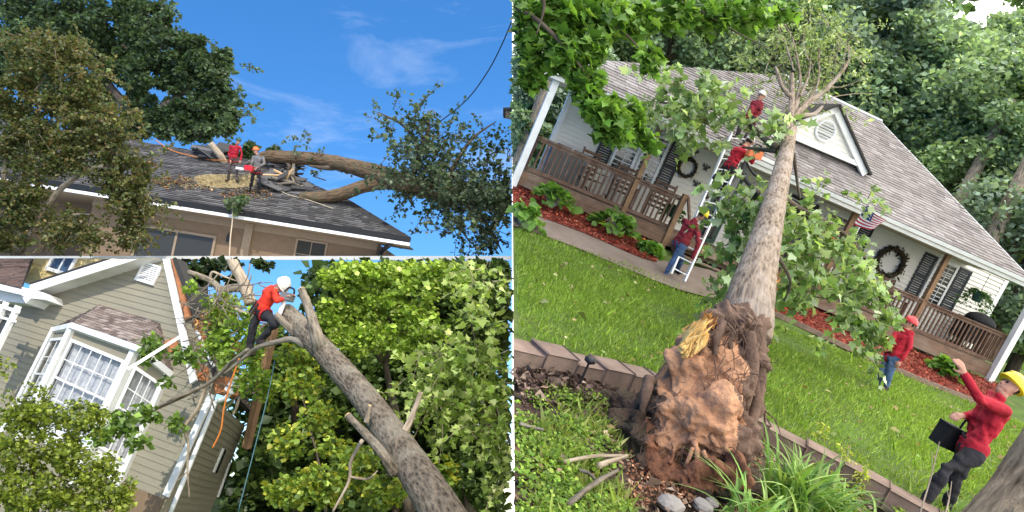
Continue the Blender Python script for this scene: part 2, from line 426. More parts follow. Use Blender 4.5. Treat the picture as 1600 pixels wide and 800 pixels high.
def clumps(c, r, k, cr, n, seed=0, hollow=.5, flat=.75):
    """a crown as k clumps of leaves through an ellipsoid: centres and leaf points"""
    q = np.random.default_rng(seed); cs = cloud(c, r, k, hollow, seed)
    out = []
    for i, x in enumerate(cs):
        s = cr * (.6 + .8 * q.random()); out.append(cloud(x, (s, s, s * flat), n, .25, seed * 100 + i))
    return cs, np.vstack(out)
def twiggy(par, lst, length, n_leaf, size, pal, shape=OVAL, seed=1, m='leaf', tm='bark_dark', droop=.25, name='foliage', tr=.008, jit=.28, out=None):
    """sprays: thin curved twigs from picture places, with leaves set along each of them"""
    q = np.random.default_rng(seed); pl = CUR[0]; P = []; D = []; tw = MB()
    for (x, y, dy, rx, ry, n_) in lst:
        for k_ in range(n_):
            d = q.normal(size=3); d /= np.linalg.norm(d); t = q.random() ** .5
            a = pl.d(x + d[0] * t * rx, y + d[1] * t * ry, dy * (1 + d[2] * t * rx / F)); o_ = a - pl.d(x, y, dy)
            h = nz(nz(o_ + 1e-6) * .9 + q.normal(size=3) * .55 + np.array([0, 0, .25])); L_ = length * math.exp(q.normal() * .35)
            side = nz(np.cross(h, q.normal(size=3))); f = np.linspace(0, 1, 6)
            C = a + np.outer(f * L_, h) + np.outer((f ** 2) * L_ * .25, side) - np.outer(f ** 2, np.array([0, 0, droop * L_]))
            if tr: tw.tube(C[::2] if len(C) > 4 else C, [tr, tr * .7, tr * .3], 4)
            nl = max(3, int(n_leaf * L_ / length)); g_ = q.random(nl) ** .8
            i0 = np.minimum((g_ * 5).astype(int), 4); fr = g_ * 5 - i0; B = C[i0] * (1 - fr)[:, None] + C[i0 + 1] * fr[:, None]
            P.append(B + q.normal(size=(nl, 3)) * size * .35); D.append(h + q.normal(size=(nl, 3)) * .8)
    leaves(par, name, np.vstack(P), size, pal, shape, .35, jit, m, seed=seed, dirs=np.vstack(D), kind='stuff' if name == 'trunk_sprouts' else None)
    if tr: tw.build('twigs', tm, par, True, kind='stuff')

def tree(name, label, base, top, r0, crown_c, crown_r, k, cr, n, size, pal, bm='bark_dark', seed=1, cat='tree', group=None, shape=OVAL, hollow=.5, limbs=9, upb=.5, lean=None, kindleaf='leaf', jit=.28, flat=.75):
    t = thing(name, base, label, cat, group); q = np.random.default_rng(seed)
    base = np.asarray(base, float); top = np.asarray(top, float)
    mid = (base + top) / 2 + q.normal(size=3) * np.linalg.norm(top - base) * .02
    mb = MB(); mb.tube([base, mid, top], [r0, r0 * .75, r0 * .3], 10, 6, seed=seed, jit=.05)
    mb.build('trunk', bm, t, True)
    cs, P = clumps(crown_c, crown_r, k, cr, n, seed, hollow, flat)
    lm = MB()
    for i in range(min(limbs, k)):
        f = .35 + .6 * q.random(); a = base + (top - base) * f; b = cs[i]; md = (a + b) / 2 + np.array([0, 0, -.06]) * np.linalg.norm(b - a)
        lm.tube([a, md, b], [r0 * .42 * (1.1 - f * .6), r0 * .22, r0 * .06], 6, 4, seed=seed + i)
    if lm.n: lm.build('limb', bm, t, True)
    leaves(t, 'crown', P, size, pal, shape, upb, jit, kindleaf, seed=seed)
    return t

# ------------------------------------------------------------------ people
def person(name, label, J, s=1.0, shirt='cloth_red', pants='denim', boots='boot', helmet='plastic_yellow', skin='skin', hair='hair_dark', voxel=.011, sleeves=True, glove=None, face=(0, -1, 0), up=(0, 0, 1), harness=None, gloves_m='boot', finger=.35, extra=None, curl=(0, 0, -1)):
    """J: joints in plot coordinates. One voxel-fused body, painted by the nearest bone; helmet, belt etc. are children."""
    J = {k: np.asarray(v, float) for k, v in J.items()}
    base = (J['anL'] + J['anR']) / 2
    t = thing(name, base, label, 'person', 'tree crew at work')
    prim = []     # (a, b, ra, rb, tag)
    def cap(a, b, ra, rb, tg): prim.append((np.asarray(a, float), np.asarray(b, float), ra * s, rb * s, tg))
    pel, che, nek, hd = J['pel'], J['che'], J['nek'], J['hd']
    sL, sR = J['shL'], J['shR']; side = nz(sR - sL); upv = nz(nek - pel); fr = nz(np.asarray(face, float)); hu = nz(hd - nek)
    hu = nz(hu * .5 + np.asarray(up, float) * .5)
    fr = nz(fr - hu * np.dot(fr, hu)); hs = np.cross(fr, hu)
    # torso: broad capsules side by side
    w = .085
    cap(pel - side * w * s, pel + side * w * s, .105, .105, 'p')
    mid = pel * .5 + che * .5
    cap(mid - side * .07 * s, mid + side * .07 * s, .108, .108, 's')
    cap(che - side * .085 * s, che + side * .085 * s, .115, .115, 's')
    for sg in (-1, 1):
        cap(pel + side * sg * .06 * s, mid + side * sg * .06 * s, .108, .105, 's'); cap(mid + side * sg * .06 * s, che + side * sg * .08 * s, .105, .112, 's')
    hem = pel * .86 + che * .14; cap(hem - side * .085 * s, hem + side * .085 * s, .113, .113, 's')
    cap(che, sL * .9 + che * .1, .095, .07, 's'); cap(che, sR * .9 + che * .1, .095, .07, 's')
    cap(che, nek, .085, .06, 's'); cap(nek, hd - hu * .06 * s, .055, .052, 'k')
    cap(hd - hu * .035 * s + fr * .012 * s, hd + hu * .045 * s - fr * .01 * s, .078, .088, 'k')
    cap(hd - hu * .085 * s + fr * .04 * s, hd - hu * .06 * s + fr * .035 * s, .042, .05, 'k')      # jaw
    cap(hd + fr * .085 * s + hu * .005 * s, hd + fr * .1 * s - hu * .028 * s, .011, .015, 'k')     # nose
    cap(hd + fr * .07 * s + hu * .025 * s - hs * .035 * s, hd + fr * .07 * s + hu * .025 * s + hs * .035 * s, .018, .018, 'k')   # brow
    cap(hd + fr * .078 * s - hu * .058 * s - hs * .018 * s, hd + fr * .078 * s - hu * .058 * s + hs * .018 * s, .012, .012, 'k')  # mouth
    for sg in (-1, 1): cap(hd + hs * sg * .082 * s + hu * .02 * s, hd + hs * sg * .082 * s - hu * .02 * s, .018, .012, 'k')
    for S in 'LR':
        sh, el, wr = J['sh' + S], J['el' + S], J['wr' + S]
        cap(sh, el, .062, .048, 's'); cap(el, wr, .047, .034, 's')
        h = nz(wr - el); g = 'g' if glove else 'k'
        hd_ = J.get('hd' + S); h = nz(hd_ - wr) if hd_ is not None else h
        cv = np.asarray(curl if not isinstance(curl, dict) else curl[S], float); pn = nz(cv - h * np.dot(cv, h)); ps = np.cross(h, pn) * (1 if S == 'L' else -1)
        pk = wr + h * .09 * s
        cap(wr, pk + ps * .022 * s, .026, .021, g); cap(wr, pk - ps * .022 * s, .026, .02, g); cap(wr + h * .03 * s, pk, .026, .022, g)
        for q, (off, ln) in enumerate(((-.033, .062), (-.011, .075), (.011, .08), (.033, .072))):
            a = pk + ps * off * s; b = a + nz(h + pn * finger) * ln * .55 * s; c = b + nz(h + pn * finger * 3) * ln * .5 * s
            cap(a, b, .0105, .0095, g); cap(b, c, .0095, .008, g)
        a = wr + h * .03 * s + ps * .028 * s; b = a + nz(h + ps * 1.1 + pn * .4) * .045 * s; cap(a, b, .014, .011, g); cap(b, b + nz(h + ps * .2 + pn * .8) * .035 * s, .011, .009, g)
        hp, kn, an, to = J['hp' + S], J['kn' + S], J['an' + S], J['to' + S]
        cap(pel * .3 + hp * .7, hp, .1, .098, 'p'); cap(hp, kn, .092, .064, 'p'); cap(kn, kn * .55 + an * .45, .062, .062, 'p'); cap(kn * .55 + an * .45, an, .06, .05, 'p')
        cap(an, an - nz(kn - an) * .05 * s, .05, .048, 'b'); d = nz(to - an)
        an2 = an - nz(kn - an) * .045 * s
        cap(an2 - d * .03 * s, an2 + d * .09 * s, .045, .046, 'b'); cap(an2 + d * .08 * s, to, .046, .036, 'b')
    mb = MB()
    for a, b, ra, rb, _ in prim:
        d = b - a; L = np.linalg.norm(d)
        if L < 1e-4: d = np.array([0, 0, 1e-3]); L = 1e-3
        d = d / L; st = 4; ps_ = []; rs = []
        for th in (85, 60, 30): ps_.append(a - d * ra * math.sin(math.radians(th))); rs.append(ra * math.cos(math.radians(th)))
        for q in range(st + 1): ps_.append(a + d * L * q / st); rs.append(ra + (rb - ra) * q / st)
        for th in (30, 60, 85): ps_.append(b + d * rb * math.sin(math.radians(th))); rs.append(rb * math.cos(math.radians(th)))
        mb.tube(ps_, rs, 10)
    V = np.vstack(mb.V); me = bpy.data.meshes.new('tmp'); me.from_pydata((V - base).tolist(), [], mb.Fc)
    o = link(bpy.data.objects.new('tmp', me))
    md = o.modifiers.new('r', 'REMESH'); md.mode = 'VOXEL'; md.voxel_size = voxel * s
    sm = o.modifiers.new('s', 'SMOOTH'); sm.iterations = 3; sm.factor = .45
    dg = bpy.context.evaluated_depsgraph_get(); me2 = bpy.data.meshes.new_from_object(o.evaluated_get(dg)); bpy.data.objects.remove(o)
    me2.name = 'body'; nv = len(me2.vertices); co = np.empty(nv * 3, np.float32); me2.vertices.foreach_get('co', co); co = co.reshape(-1, 3) + base
    # folds in the cloth
    best = np.full(nv, 1e9); lab = np.zeros(nv, int); tags = {'s': 0, 'p': 1, 'b': 2, 'k': 3, 'g': 4}
    for a, b, ra, rb, tg in prim:
        d = b - a; L2 = max(np.dot(d, d), 1e-9); tt = np.clip(((co - a) @ d) / L2, 0, 1)
        dist = np.linalg.norm(co - (a + tt[:, None] * d), axis=1) - (ra + (rb - ra) * tt)
        if not sleeves and tg == 's': pass
        u = dist < best; best[u] = dist[u]; lab[u] = tags[tg]
    nb = np.empty(nv * 3, np.float32); me2.vertices.foreach_get('normal', nb); nb = nb.reshape(-1, 3); off = np.zeros(nv)
    c_ = co * (9.0 / s) + base; rq = np.random.default_rng(int(abs(base[0] * 97) + abs(base[1] * 31)) % 9999)
    for k_ in range(9):
        w_ = rq.normal(size=3) * (.9 + .35 * k_) * np.array([.8, .8, 1.2]); off += np.sin(c_ @ w_ + rq.uniform(0, 6.28) + .8 * np.sin(c_ @ (w_[::-1] * .6))) * .0075 / (1 + .25 * k_)
    off = np.where(lab < 2, (off - np.abs(off) * .6 + .003) * s, 0)
    me2.vertices.foreach_set('co', (co - base + nb * off[:, None]).astype(np.float32).ravel())
    me2.materials.clear()
    for q in (shirt, pants, boots, skin, glove or skin, hair): me2.materials.append(MATS[q])
    npoly = len(me2.polygons); ls = np.empty(npoly, np.int32); me2.polygons.foreach_get('loop_start', ls); li = np.empty(len(me2.loops), np.int32); me2.loops.foreach_get('vertex_index', li)
    fv = li[ls]; mi = lab[fv]
    cc = co[fv]; rel = cc - hd; hr = (mi == 3) & ((rel @ hu > -.03 * s) & (rel @ fr < -.02 * s) | (rel @ hu > .06 * s)) & (np.linalg.norm(rel, axis=1) < .16 * s)
    mi[hr] = 5
    me2.polygons.foreach_set('material_index', mi.astype(np.int32)); me2.polygons.foreach_set('use_smooth', np.ones(npoly, bool))
    bo = link(bpy.data.objects.new('body', me2)); bo.parent = t; bo['_b'] = t['_b']
    ax = (hs, fr, hu)
    for sg in (-1, 1):
        e = MB(); e.ball(hd + fr * .083 * s + hs * sg * .03 * s + hu * .004 * s, .011 * s, None, 8, 6); e.build('eye', 'hair_dark', t, True)
    if helmet:
        hm = MB(); c = hd + hu * .05 * s; R_ = .122 * s
        hm.ball(c, (R_ * .92, R_ * 1.12, R_), ax, 18, 9, zlo=-.12); ho = hm.build('helmet', helmet, t, True)
        bm_ = MB()
        ring = [c + hs * math.cos(a) * R_ * .96 + fr * math.sin(a) * R_ * (1.14 + (.16 if math.sin(a) > 0 else 0) * math.sin(a)) - hu * .014 * s for a in np.linspace(0, 2 * math.pi, 19)[:-1]]
        bm_.slab(ring, hu, .012 * s); bm_.build('brim', helmet, ho)
        rb_ = MB(); rb_.tube([c - fr * R_ * .9 + hu * R_ * .55, c + hu * R_ * 1.03, c + fr * R_ * .95 + hu * R_ * .5], .018 * s, 6, 5); rb_.build('ridge', helmet, ho, True)
        st_ = MB(); st_.tube([hd + hs * .085 * s + hu * .02 * s, hd - hu * .12 * s + fr * .05 * s, hd - hs * .085 * s + hu * .02 * s], .007 * s, 5, 5); st_.build('chin_strap', 'black_cloth', ho)
    bl = MB(); wc = pel * .8 + che * .2; fw = nz(np.cross(upv, side))
    bl.tube([wc + side * math.cos(a) * .178 * s + fw * math.sin(a) * .108 * s for a in np.linspace(0, 2 * math.pi, 17)], .016 * s, 6); bl.build('belt', harness or 'black_cloth', t)
    if harness:
        h = MB()
        for S in 'LR':
            hp, kn = J['hp' + S], J['kn' + S]; c = hp * .75 + kn * .25; d = nz(kn - hp); x = nz(np.cross(d, side + .1)); y = np.cross(d, x)
            h.tube([c + x * math.cos(a) * .105 * s + y * math.sin(a) * .105 * s for a in np.linspace(0, 2 * math.pi, 13)], .018 * s, 5)
        h.build('leg_strap', harness, t)
        g = MB()
        for q in range(4):
            a = wc + side * (.1 + .05 * q) * s * (1 if q % 2 else -1) - fw * .1 * s; g.tube([a, a - upv * .16 * s, a - upv * .22 * s + side * .03 * s], .014 * s, 5, 3)
        g.build('gear_loop', 'boot', t)
    return t
def stick(px_list, plot, y0):
    """joints from picture places and metres nearer (-) or farther (+) than y0"""
    return {k: plot.d(v[0], v[1], y0 + (v[2] if len(v) > 2 else 0)) for k, v in px_list.items()}

# ------------------------------------------------------------------ the materials
mat('white', (.72, .72, .70), .5, .06, 3, .05, dirt=((.45, .44, .4), 2.5, .35))
mat('white_siding', (.70, .67, .6), .55, .05, 2, .04, dirt=((.5, .5, .45), 1.2, .4))
mat('green_siding', (.25, .225, .16), .65, .08, 2.5, .08, stretch=(.4, .4, 3), dirt=((.2, .19, .15), 1.5, .35))
mat('yellow_siding', (.55, .43, .2), .6, .06, 3, .05)
mat('tan_wall', (.19, .13, .08), .85, .1, 4, .25, 60)
mat('tan_trim', (.27, .2, .13), .6, .08, 5, .08)
mat('soffit', (.22, .16, .1), .7, .06, 5, .05)
mat('shingle', (.1, .1, .1), .9, .18, 30, .5, 120, attr='col', spec=.2)
mat('roof_deck', (.04, .037, .034), .9, .1)
mat('sheathing', (.42, .17, .07), .8, .2, 9, .3, 40, dirt=((.25, .1, .05), 4, .5))
mat('clay_shaded', (.2, .085, .045), .95, .35, 6, .9, 30, dirt=((.09, .045, .028), 4, .6), bdist=.04)  # clay darkened to stand for shade in the hollow under the root ball
mat('yellow_wood', (.78, .5, .17), .8, .25, 12, .4, 50)
mat('raw_wood', (.62, .42, .22), .8, .2, 12, .3, 60, stretch=(1, 1, 4))
mat('raw_wood_orange', (.5, .22, .045), .8, .45, 9, .6, 40, bdist=.03, dirt=((.12, .05, .02), 7, .6))
mat('dark_metal', (.03, .03, .032), .45, .1, 5, .05, metal=.3)
mat('gutter_white', (.7, .71, .7), .4, .05, 3, .03, dirt=((.4, .4, .36), 3, .3))
mat('deck_wood', (.17, .105, .07), .8, .25, 6, .35, 40, stretch=(.6, .6, 1), dirt=((.28, .23, .18), 2.2, .5))
mat('rail_wood', (.13, .075, .05), .8, .25, 6, .3, 40, dirt=((.22, .16, .12), 3, .5))
mat('post_wood', (.24, .14, .075), .8, .25, 5, .35, 30, dirt=((.12, .07, .045), 3, .5))
mat('shutter', (.012, .016, .022), .5, .1, 4, .05)
mat('porch_ceiling', (.6, .57, .5), .7, .05, 3, .04)
mat('concrete', (.20, .155, .125), .9, .2, 3, .3, 50, dirt=((.1, .07, .05), 1.5, .6))
mat('slab_concrete', (.62, .62, .6), .85, .08, 3, .2, 40)
mat('block', (.25, .175, .135), .92, .22, 5, .5, 70, dirt=((.12, .085, .065), 3, .55), bdist=.012)
mat('mulch', (.33, .05, .025), .9, .4, 18, .9, 50, attr='col', bdist=.03)
mat('mulch_bed', (.2, .035, .02), .95, .4, 22, .9, 60, bdist=.04)
mat('lawn_soil', (.075, .13, .018), .95, .35, 3, .6, 60, dirt=((.12, .12, .04), 1.1, .5), bdist=.03)
mat('bed_soil', (.085, .052, .036), .95, .4, 4, .9, 45, dirt=((.05, .075, .02), 2.2, .5), bdist=.05)
mat('clay', (.5, .26, .14), .8, .35, 5, .8, 26, dirt=((.2, .085, .045), 4, .6), bdist=.035)
mat('root', (.14, .085, .058), .9, .3, 8, .6, 40, bdist=.02)
mat('litter', (.2, .12, .07), .9, .3, 8, .3, attr='col')
mat('stone', (.3, .27, .24), .85, .2, 6, .4, 40)
mat('ladder', (.74, .74, .72), .4, .06, 5, .03, metal=.2)
mat('black_cloth', (.012, .012, .014), .85, .25, 10, .25, 60)
mat('cloth_red', (.38, .012, .026), .85, .2, 6, .5, 14, bdist=.03)
mat('cloth_maroon', (.22, .018, .026), .85, .25, 6, .5, 14, bdist=.03)
mat('cloth_orange_red', (.62, .035, .016), .85, .2, 6, .5, 14, bdist=.03)
mat('cloth_grey', (.16, .15, .15), .85, .25, 6, .5, 14, bdist=.03)
mat('denim', (.055, .1, .19), .9, .35, 7, .5, 16, bdist=.03, dirt=((.12, .17, .26), 5, .5))
mat('cloth_dark', (.022, .021, .024), .9, .3, 7, .5, 16, bdist=.03)
mat('cloth_work', (.07, .058, .058), .9, .4, 7, .5, 16, bdist=.03, dirt=((.14, .11, .1), 6, .4))
mat('boot', (.035, .024, .018), .8, .3, 9, .4)
mat('skin', (.42, .21, .14), .55, .12, 8, .1, spec=.4)
mat('hair_dark', (.018, .012, .01), .6, .2, 30, .3)
mat('plastic_yellow', (.72, .55, .012), .3, .06, 4, .02, spec=.5)
mat('plastic_red', (.5, .015, .02), .3, .08, 4, .02, spec=.5)
mat('plastic_white', (.6, .57, .5), .35, .1, 4, .02, spec=.5)
mat('plastic_orange', (.72, .16, .03), .35, .08, 4, .02, spec=.5)
mat('plastic_grey', (.13, .13, .125), .5, .1, 4, .05)
mat('plastic_green', (.03, .08, .06), .4, .08, 4, .02)
mat('harness_red', (.4, .02, .02), .7, .2, 8, .1)
mat('rope_orange', (.62, .2, .04), .8, .15, 40, .3)
mat('rope_pale', (.55, .45, .32), .8, .15, 40, .3)
mat('rope_blue', (.12, .25, .3), .8, .15, 40, .3)
mat('cable', (.015, .015, .018), .6, .1)
mat('sawdust', (.62, .45, .22), .95, .15, 20, .7, 70, attr='col', bdist=.03)
mat('curtain', (.8, .81, .83), .9, .22, 14, .3, 40)
mat('flag_blue', (.02, .035, .12), .8, .1); mat('flag_red', (.3, .015, .025), .8, .1); mat('flag_white', (.5, .5, .5), .8, .06)
mat('wreath', (.05, .035, .02), .9, .3, 15, .5)
mat('blossom', (.5, .04, .03), .7, .2, 10, .2)
glassmat('glass'); glassmat('glass_dull', (.045, .045, .04)); MATS['glass_dull'].node_tree.nodes['Principled BSDF'].inputs['Specular IOR Level'].default_value = .22; glassmat('glass_clear', (.03, .035, .04), .82); glassmat('glass_blue', (.06, .1, .17))
bark('bark_dark', (.03, .022, .016), (.12, .095, .07)); bark('bark_grey', (.05, .04, .03), (.29, .24, .18), (.27, .25, .2), 20, 1.0, .05)
bark('bark_brown', (.075, .052, .036), (.36, .28, .21), (.42, .35, .29), 20, 1.0, .06, .2)
bark('bark_oak', (.035, .024, .015), (.17, .115, .07), (.09, .085, .05), 12, 1.0, .05)
bark('bark_sycamore', (.04, .032, .024), (.25, .2, .145), (.33, .29, .22), 20, 1.0, .08, .4)
bark('bark_corner', (.07, .046, .028), (.5, .37, .24), (.36, .29, .19), 15, 1.0, .12, .22)
bark('bark_pale', (.17, .13, .09), (.42, .34, .25), None, 14)
leafmat('leaf'); leafmat('leaf_soft', .3, .6, .2); leafmat('grass', .35, .6, .2)
# ================================================================== RIGHT PLOT: white porch house, uprooted tree, lawn
CUR[0] = RP; p = RP
H = -1.85                                    # lawn level below the eye
def gv(n): return H + 0.0 if n < 13.2 else H + min(1, (n - 13.2) / 3.6) * .55
def ghit(px, py):
    r = p.ray(px, py); lo, hi = 2.0, 60.0
    for _ in range(50):
        m_ = (lo + hi) / 2; q = r * m_
        if q[2] > gv(q[1]): lo = m_
        else: hi = m_
    return r * lo
_bl = np.array([p.v(x, y, H)[:2] for x, y in ((700, 515), (805, 546), (905, 568), (1015, 592), (1110, 628), (1200, 668), (1330, 735), (1470, 812), (1560, 865))])
def bedline(u):                              # the block edging: n as a function of u
    return np.interp(u, _bl[:, 0], _bl[:, 1])

# overcast sky over this plot, with unseen back and side sheets added for fill
def sky_sheet():
    m, nt, b = _nodes('overcast'); N = nt.nodes; L = nt.links
    em = N.new('ShaderNodeEmission'); tc = N.new('ShaderNodeTexCoord'); no = N.new('ShaderNodeTexNoise'); no.inputs['Scale'].default_value = .03; no.inputs['Detail'].default_value = 5
    L.new(tc.outputs['Object'], no.inputs['Vector']); mr = N.new('ShaderNodeMapRange'); mr.inputs[3].default_value = 2.35; mr.inputs[4].default_value = 3.1; L.new(no.outputs[0], mr.inputs[0])
    em.inputs['Color'].default_value = (1.0, .985, .95, 1); L.new(mr.outputs[0], em.inputs['Strength']); L.new(em.outputs[0], N['Material Output'].inputs['Surface'])
    prof = [(-92, -40), (-90, 27), (20, 27), (70, 30), (95, 29), (112, 22), (118, 8), (120, -60)]  # starts with a glowing curtain behind the camera, added as fill
    V = []; Fc = []
    for y, z in prof: V += [(E_ * 2, y, z), (130, y, z)]
    for i in range(len(prof) - 1): Fc.append((2 * i, 2 * i + 1, 2 * i + 3, 2 * i + 2))
    k_ = len(V); V += [(130, -92, -40), (130, -90, 30), (130, 112, 30), (130, 120, -60)]; Fc.append((k_, k_ + 1, k_ + 2, k_ + 3))  # unseen glowing sheet down the right side, added as fill
    me = bpy.data.meshes.new('sky'); me.from_pydata(V, [], Fc); me.materials.append(m)
    o = link(bpy.data.objects.new('sky', me)); o['kind'] = 'structure'
    tag(o, 'bright white overcast sky over the wooded yard with added fill curtains', 'sky')
sky_sheet()

# ---- ground: lawn sheet, near bed, walk, mulch
def sheet(name, u0, u1, nlist, du, fn, m, label, cat):
    us = np.arange(u0, u1 + 1e-6, du); V = []; Fc = []; k = len(nlist)
    for u in us:
        for q in nlist: n_ = q(u) if callable(q) else q; V.append((u, n_, fn(u, n_)))
    for i in range(len(us) - 1):
        for j in range(k - 1): Fc.append((i * k + j, (i + 1) * k + j, (i + 1) * k + j + 1, i * k + j + 1))
    mb = MB(); mb.add(V, Fc); o = mb.build(name, m, None, True); o['kind'] = 'structure'; return tag(o, label, cat)
hn = np.random.default_rng(3)
bumpy = lambda u, n_: .03 * math.sin(u * 1.3 + n_ * .7) + .02 * math.sin(u * 3.1 - n_ * 2.3)
lawn_n = [lambda u, i=i: bedline(u) + .12 + (13.0 - bedline(u) - .12) * i / 16 for i in range(17)] + [13.6, 14.4, 15.2, 16, 17, 19, 24, 30, 45, 70]
sheet('lawn', -14, 60, lawn_n, .5, lambda u, n_: gv(n_) + bumpy(u, n_) * (.6 if n_ < 20 else 3) - (.0 if n_ < 24 else 0), 'lawn_soil', 'sloping green lawn in front of the white porch house', 'lawn')
bed_n = [0.6, 2, 3, 4, 5, 6, lambda u: bedline(u) - .6, lambda u: bedline(u) - .02]
def bedv(u, n_):
    P0 = p.v(1085, 730, H - .12); d = math.hypot(u - P0[0], n_ - P0[1])
    return H - .14 + bumpy(u * 2, n_ * 2) * .9 - .16 * math.exp(-(d / .55) ** 2)
sheet('garden_bed_soil', -4, 12, bed_n, .2, bedv, 'bed_soil', 'dark weedy garden bed soil below the block edging', 'soil')
# walkway along the mulch on the left
def strip(name, pts_lo, pts_hi, m, label, cat, dz=.02, th=None):
    A = [ghit(*a) for a in pts_lo]; B = [ghit(*a) for a in pts_hi]; A = catmull(A, 6); B = catmull(B, 6); k = len(A)
    V = []
    for a, b in zip(A, B):
        for t in (0, .33, .66, 1): q = a * (1 - t) + b * t; V.append((q[0], q[1], gv(q[1]) + .03 + dz))
    Fc = [(4 * i + j, 4 * i + 4 + j, 4 * i + 5 + j, 4 * i + 1 + j) for i in range(k - 1) for j in range(3)]
    mb = MB(); mb.add(V, Fc); o = mb.build(name, m, None, True); o['kind'] = 'structure'; tag(o, label, cat); return A, B
strip('concrete_walk', [(790, 352), (840, 368), (900, 390), (960, 415), (1020, 440), (1070, 458), (1140, 475)], [(790, 318), (850, 342), (920, 368), (990, 398), (1030, 408), (1090, 420), (1160, 440)], 'concrete', 'dull brown concrete walk along the porch bed', 'path', .015)
MA, MBk = strip('mulch_bed', [(780, 322), (850, 345), (920, 371), (990, 402), (1022, 412)], [(780, 285), (835, 300), (900, 330), (960, 355), (1020, 378)], 'mulch_bed', 'red mulch bed with hostas along the left deck', 'mulch', .03)
MC, MD = strip('mulch_bed', [(1185, 484), (1250, 512), (1330, 550), (1420, 590), (1500, 622), (1560, 645)], [(1195, 452), (1260, 478), (1340, 512), (1430, 552), (1500, 580), (1570, 607)], 'mulch_bed', 'red mulch bed under the right hand railing', 'mulch', .03)
def chips(A, B, n, label):
    r = np.random.default_rng(n); P = []
    mb = MB(); i = r.integers(0, len(A) - 1, n); t = r.random(n); s = r.random(n)
    Q = (A[i] * (1 - s)[:, None] + A[i + 1] * s[:, None]) * (1 - t)[:, None] + (B[i] * (1 - s)[:, None] + B[i + 1] * s[:, None]) * t[:, None]
    for q in Q: q[2] = gv(q[1]) + .075
    o = leaves(None, 'mulch_chips', Q, .09, [(.34, .05, .025), (.22, .03, .018), (.42, .09, .045), (.13, .03, .02), (.28, .12, .07)], NARROW, 1.0, .3, 'litter', seed=n, kind='stuff')
    tag(o, label, 'mulch')
chips(MA, MBk, 3500, 'loose red bark chips among the hostas'); chips(MC, MD, 4500, 'loose red bark chips beside the lawn edge')
# brick-like edging between lawn and right bed: each its own piece
ed = thing('bed_edging', MC[0], 'low brick edging between lawn and right mulch bed', 'edging')
for i in range(len(MC) - 1):
    for k_ in range(4):
        a = MC[i] + (MC[i + 1] - MC[i]) * k_ / 4; b = MC[i] + (MC[i + 1] - MC[i]) * (k_ + .93) / 4
        a = np.array([a[0], a[1], gv(a[1]) + .06]); b = np.array([b[0], b[1], gv(b[1]) + .06]); mb = MB(); mb.beam(a, b, .1, .1 + .02 * hn.random()); mb.build('edging_brick', 'block', ed)

# retaining blocks
rw = thing('retaining_edge', (1, 7.3, H), 'tan concrete block edging curving behind the root ball', 'retaining wall')
u = -1.2; i = 0
while u < 8:
    w_ = .35 + hn.normal() * .02; n0, n1 = bedline(u), bedline(u + w_); a = np.array([u, n0, H - .075]); b = np.array([u + w_ * .965, n1, H - .075])
    mb = MB(); d = nz(b - a); x = np.array([d[1], -d[0], 0]); c = (a + b) / 2 + np.array([0, 0, hn.normal() * .012]); t = hn.normal() * .03
    ax = (nz(d + x * t), nz(x - d * t), np.array([0, 0, 1.0])); L_ = np.linalg.norm(b - a) / 2
    # bevelled block
    bm_ = bmesh.new(); bmesh.ops.create_cube(bm_, size=1)
    for v_ in bm_.verts: q = c + ax[0] * v_.co.x * L_ * 2 + ax[1] * v_.co.y * .3 + ax[2] * v_.co.z * .26; v_.co = q
    bmesh.ops.bevel(bm_, geom=bm_.edges[:], offset=.014, segments=1, affect='EDGES')
    mb.add([v_.co[:] for v_ in bm_.verts], [[v_.index for v_ in f.verts] for f in bm_.faces]); bm_.free()
    mb.build('edging_block', 'block', rw); u += w_; i += 1

# grass on the lawn
r = np.random.default_rng(21); N_ = 400000
U_ = r.uniform(-1, 18, N_); T_ = r.random(N_) ** .85; NN = np.array(bedline(U_)) + .1 + T_ * (14.2 - np.array(bedline(U_)))
P = np.column_stack([U_, NN, [gv(x) for x in NN]])
W_ = p.w(P); sx = 800 + F * W_[:, 0] / W_[:, 1]; sy = 400 - F * W_[:, 2] / W_[:, 1]
ok = (sx > 800) & (sx < 1620) & (sy < 830)
# keep it off the walk and the mulch
def poly_mask(A, B):
    from_px = [p.pix(a) for a in A] + [p.pix(b) for b in B[::-1]]; x = np.array([q[0] for q in from_px]); y = np.array([q[1] for q in from_px]); ins = np.zeros(len(sx), bool); j = len(x) - 1
    for i in range(len(x)):
        c_ = ((y[i] > sy) != (y[j] > sy)) & (sx < (x[j] - x[i]) * (sy - y[i]) / (y[j] - y[i] + 1e-9) + x[i]); ins ^= c_; j = i
    return ins
ok &= ~poly_mask(MC, MD); ok &= ~((sx < 1170) & (sy < 352 + (sx - 790) * .33)); ok &= ~(sy < 480 + (sx - 1195) * .43)
patch = np.sin(U_ * .9 + NN * 1.7) + np.sin(U_ * 2.1 - NN * 1.1) + np.sin(U_ * .35 + 2) ; ok &= (r.random(N_) < np.clip(.62 + .2 * patch, .3, 1))
P = P[ok]; print('grass', len(P))
BLADE = (np.array([[-.12, 0, 0], [.12, 0, 0], [.05, 1, .0]]), [(0, 1, 2)])
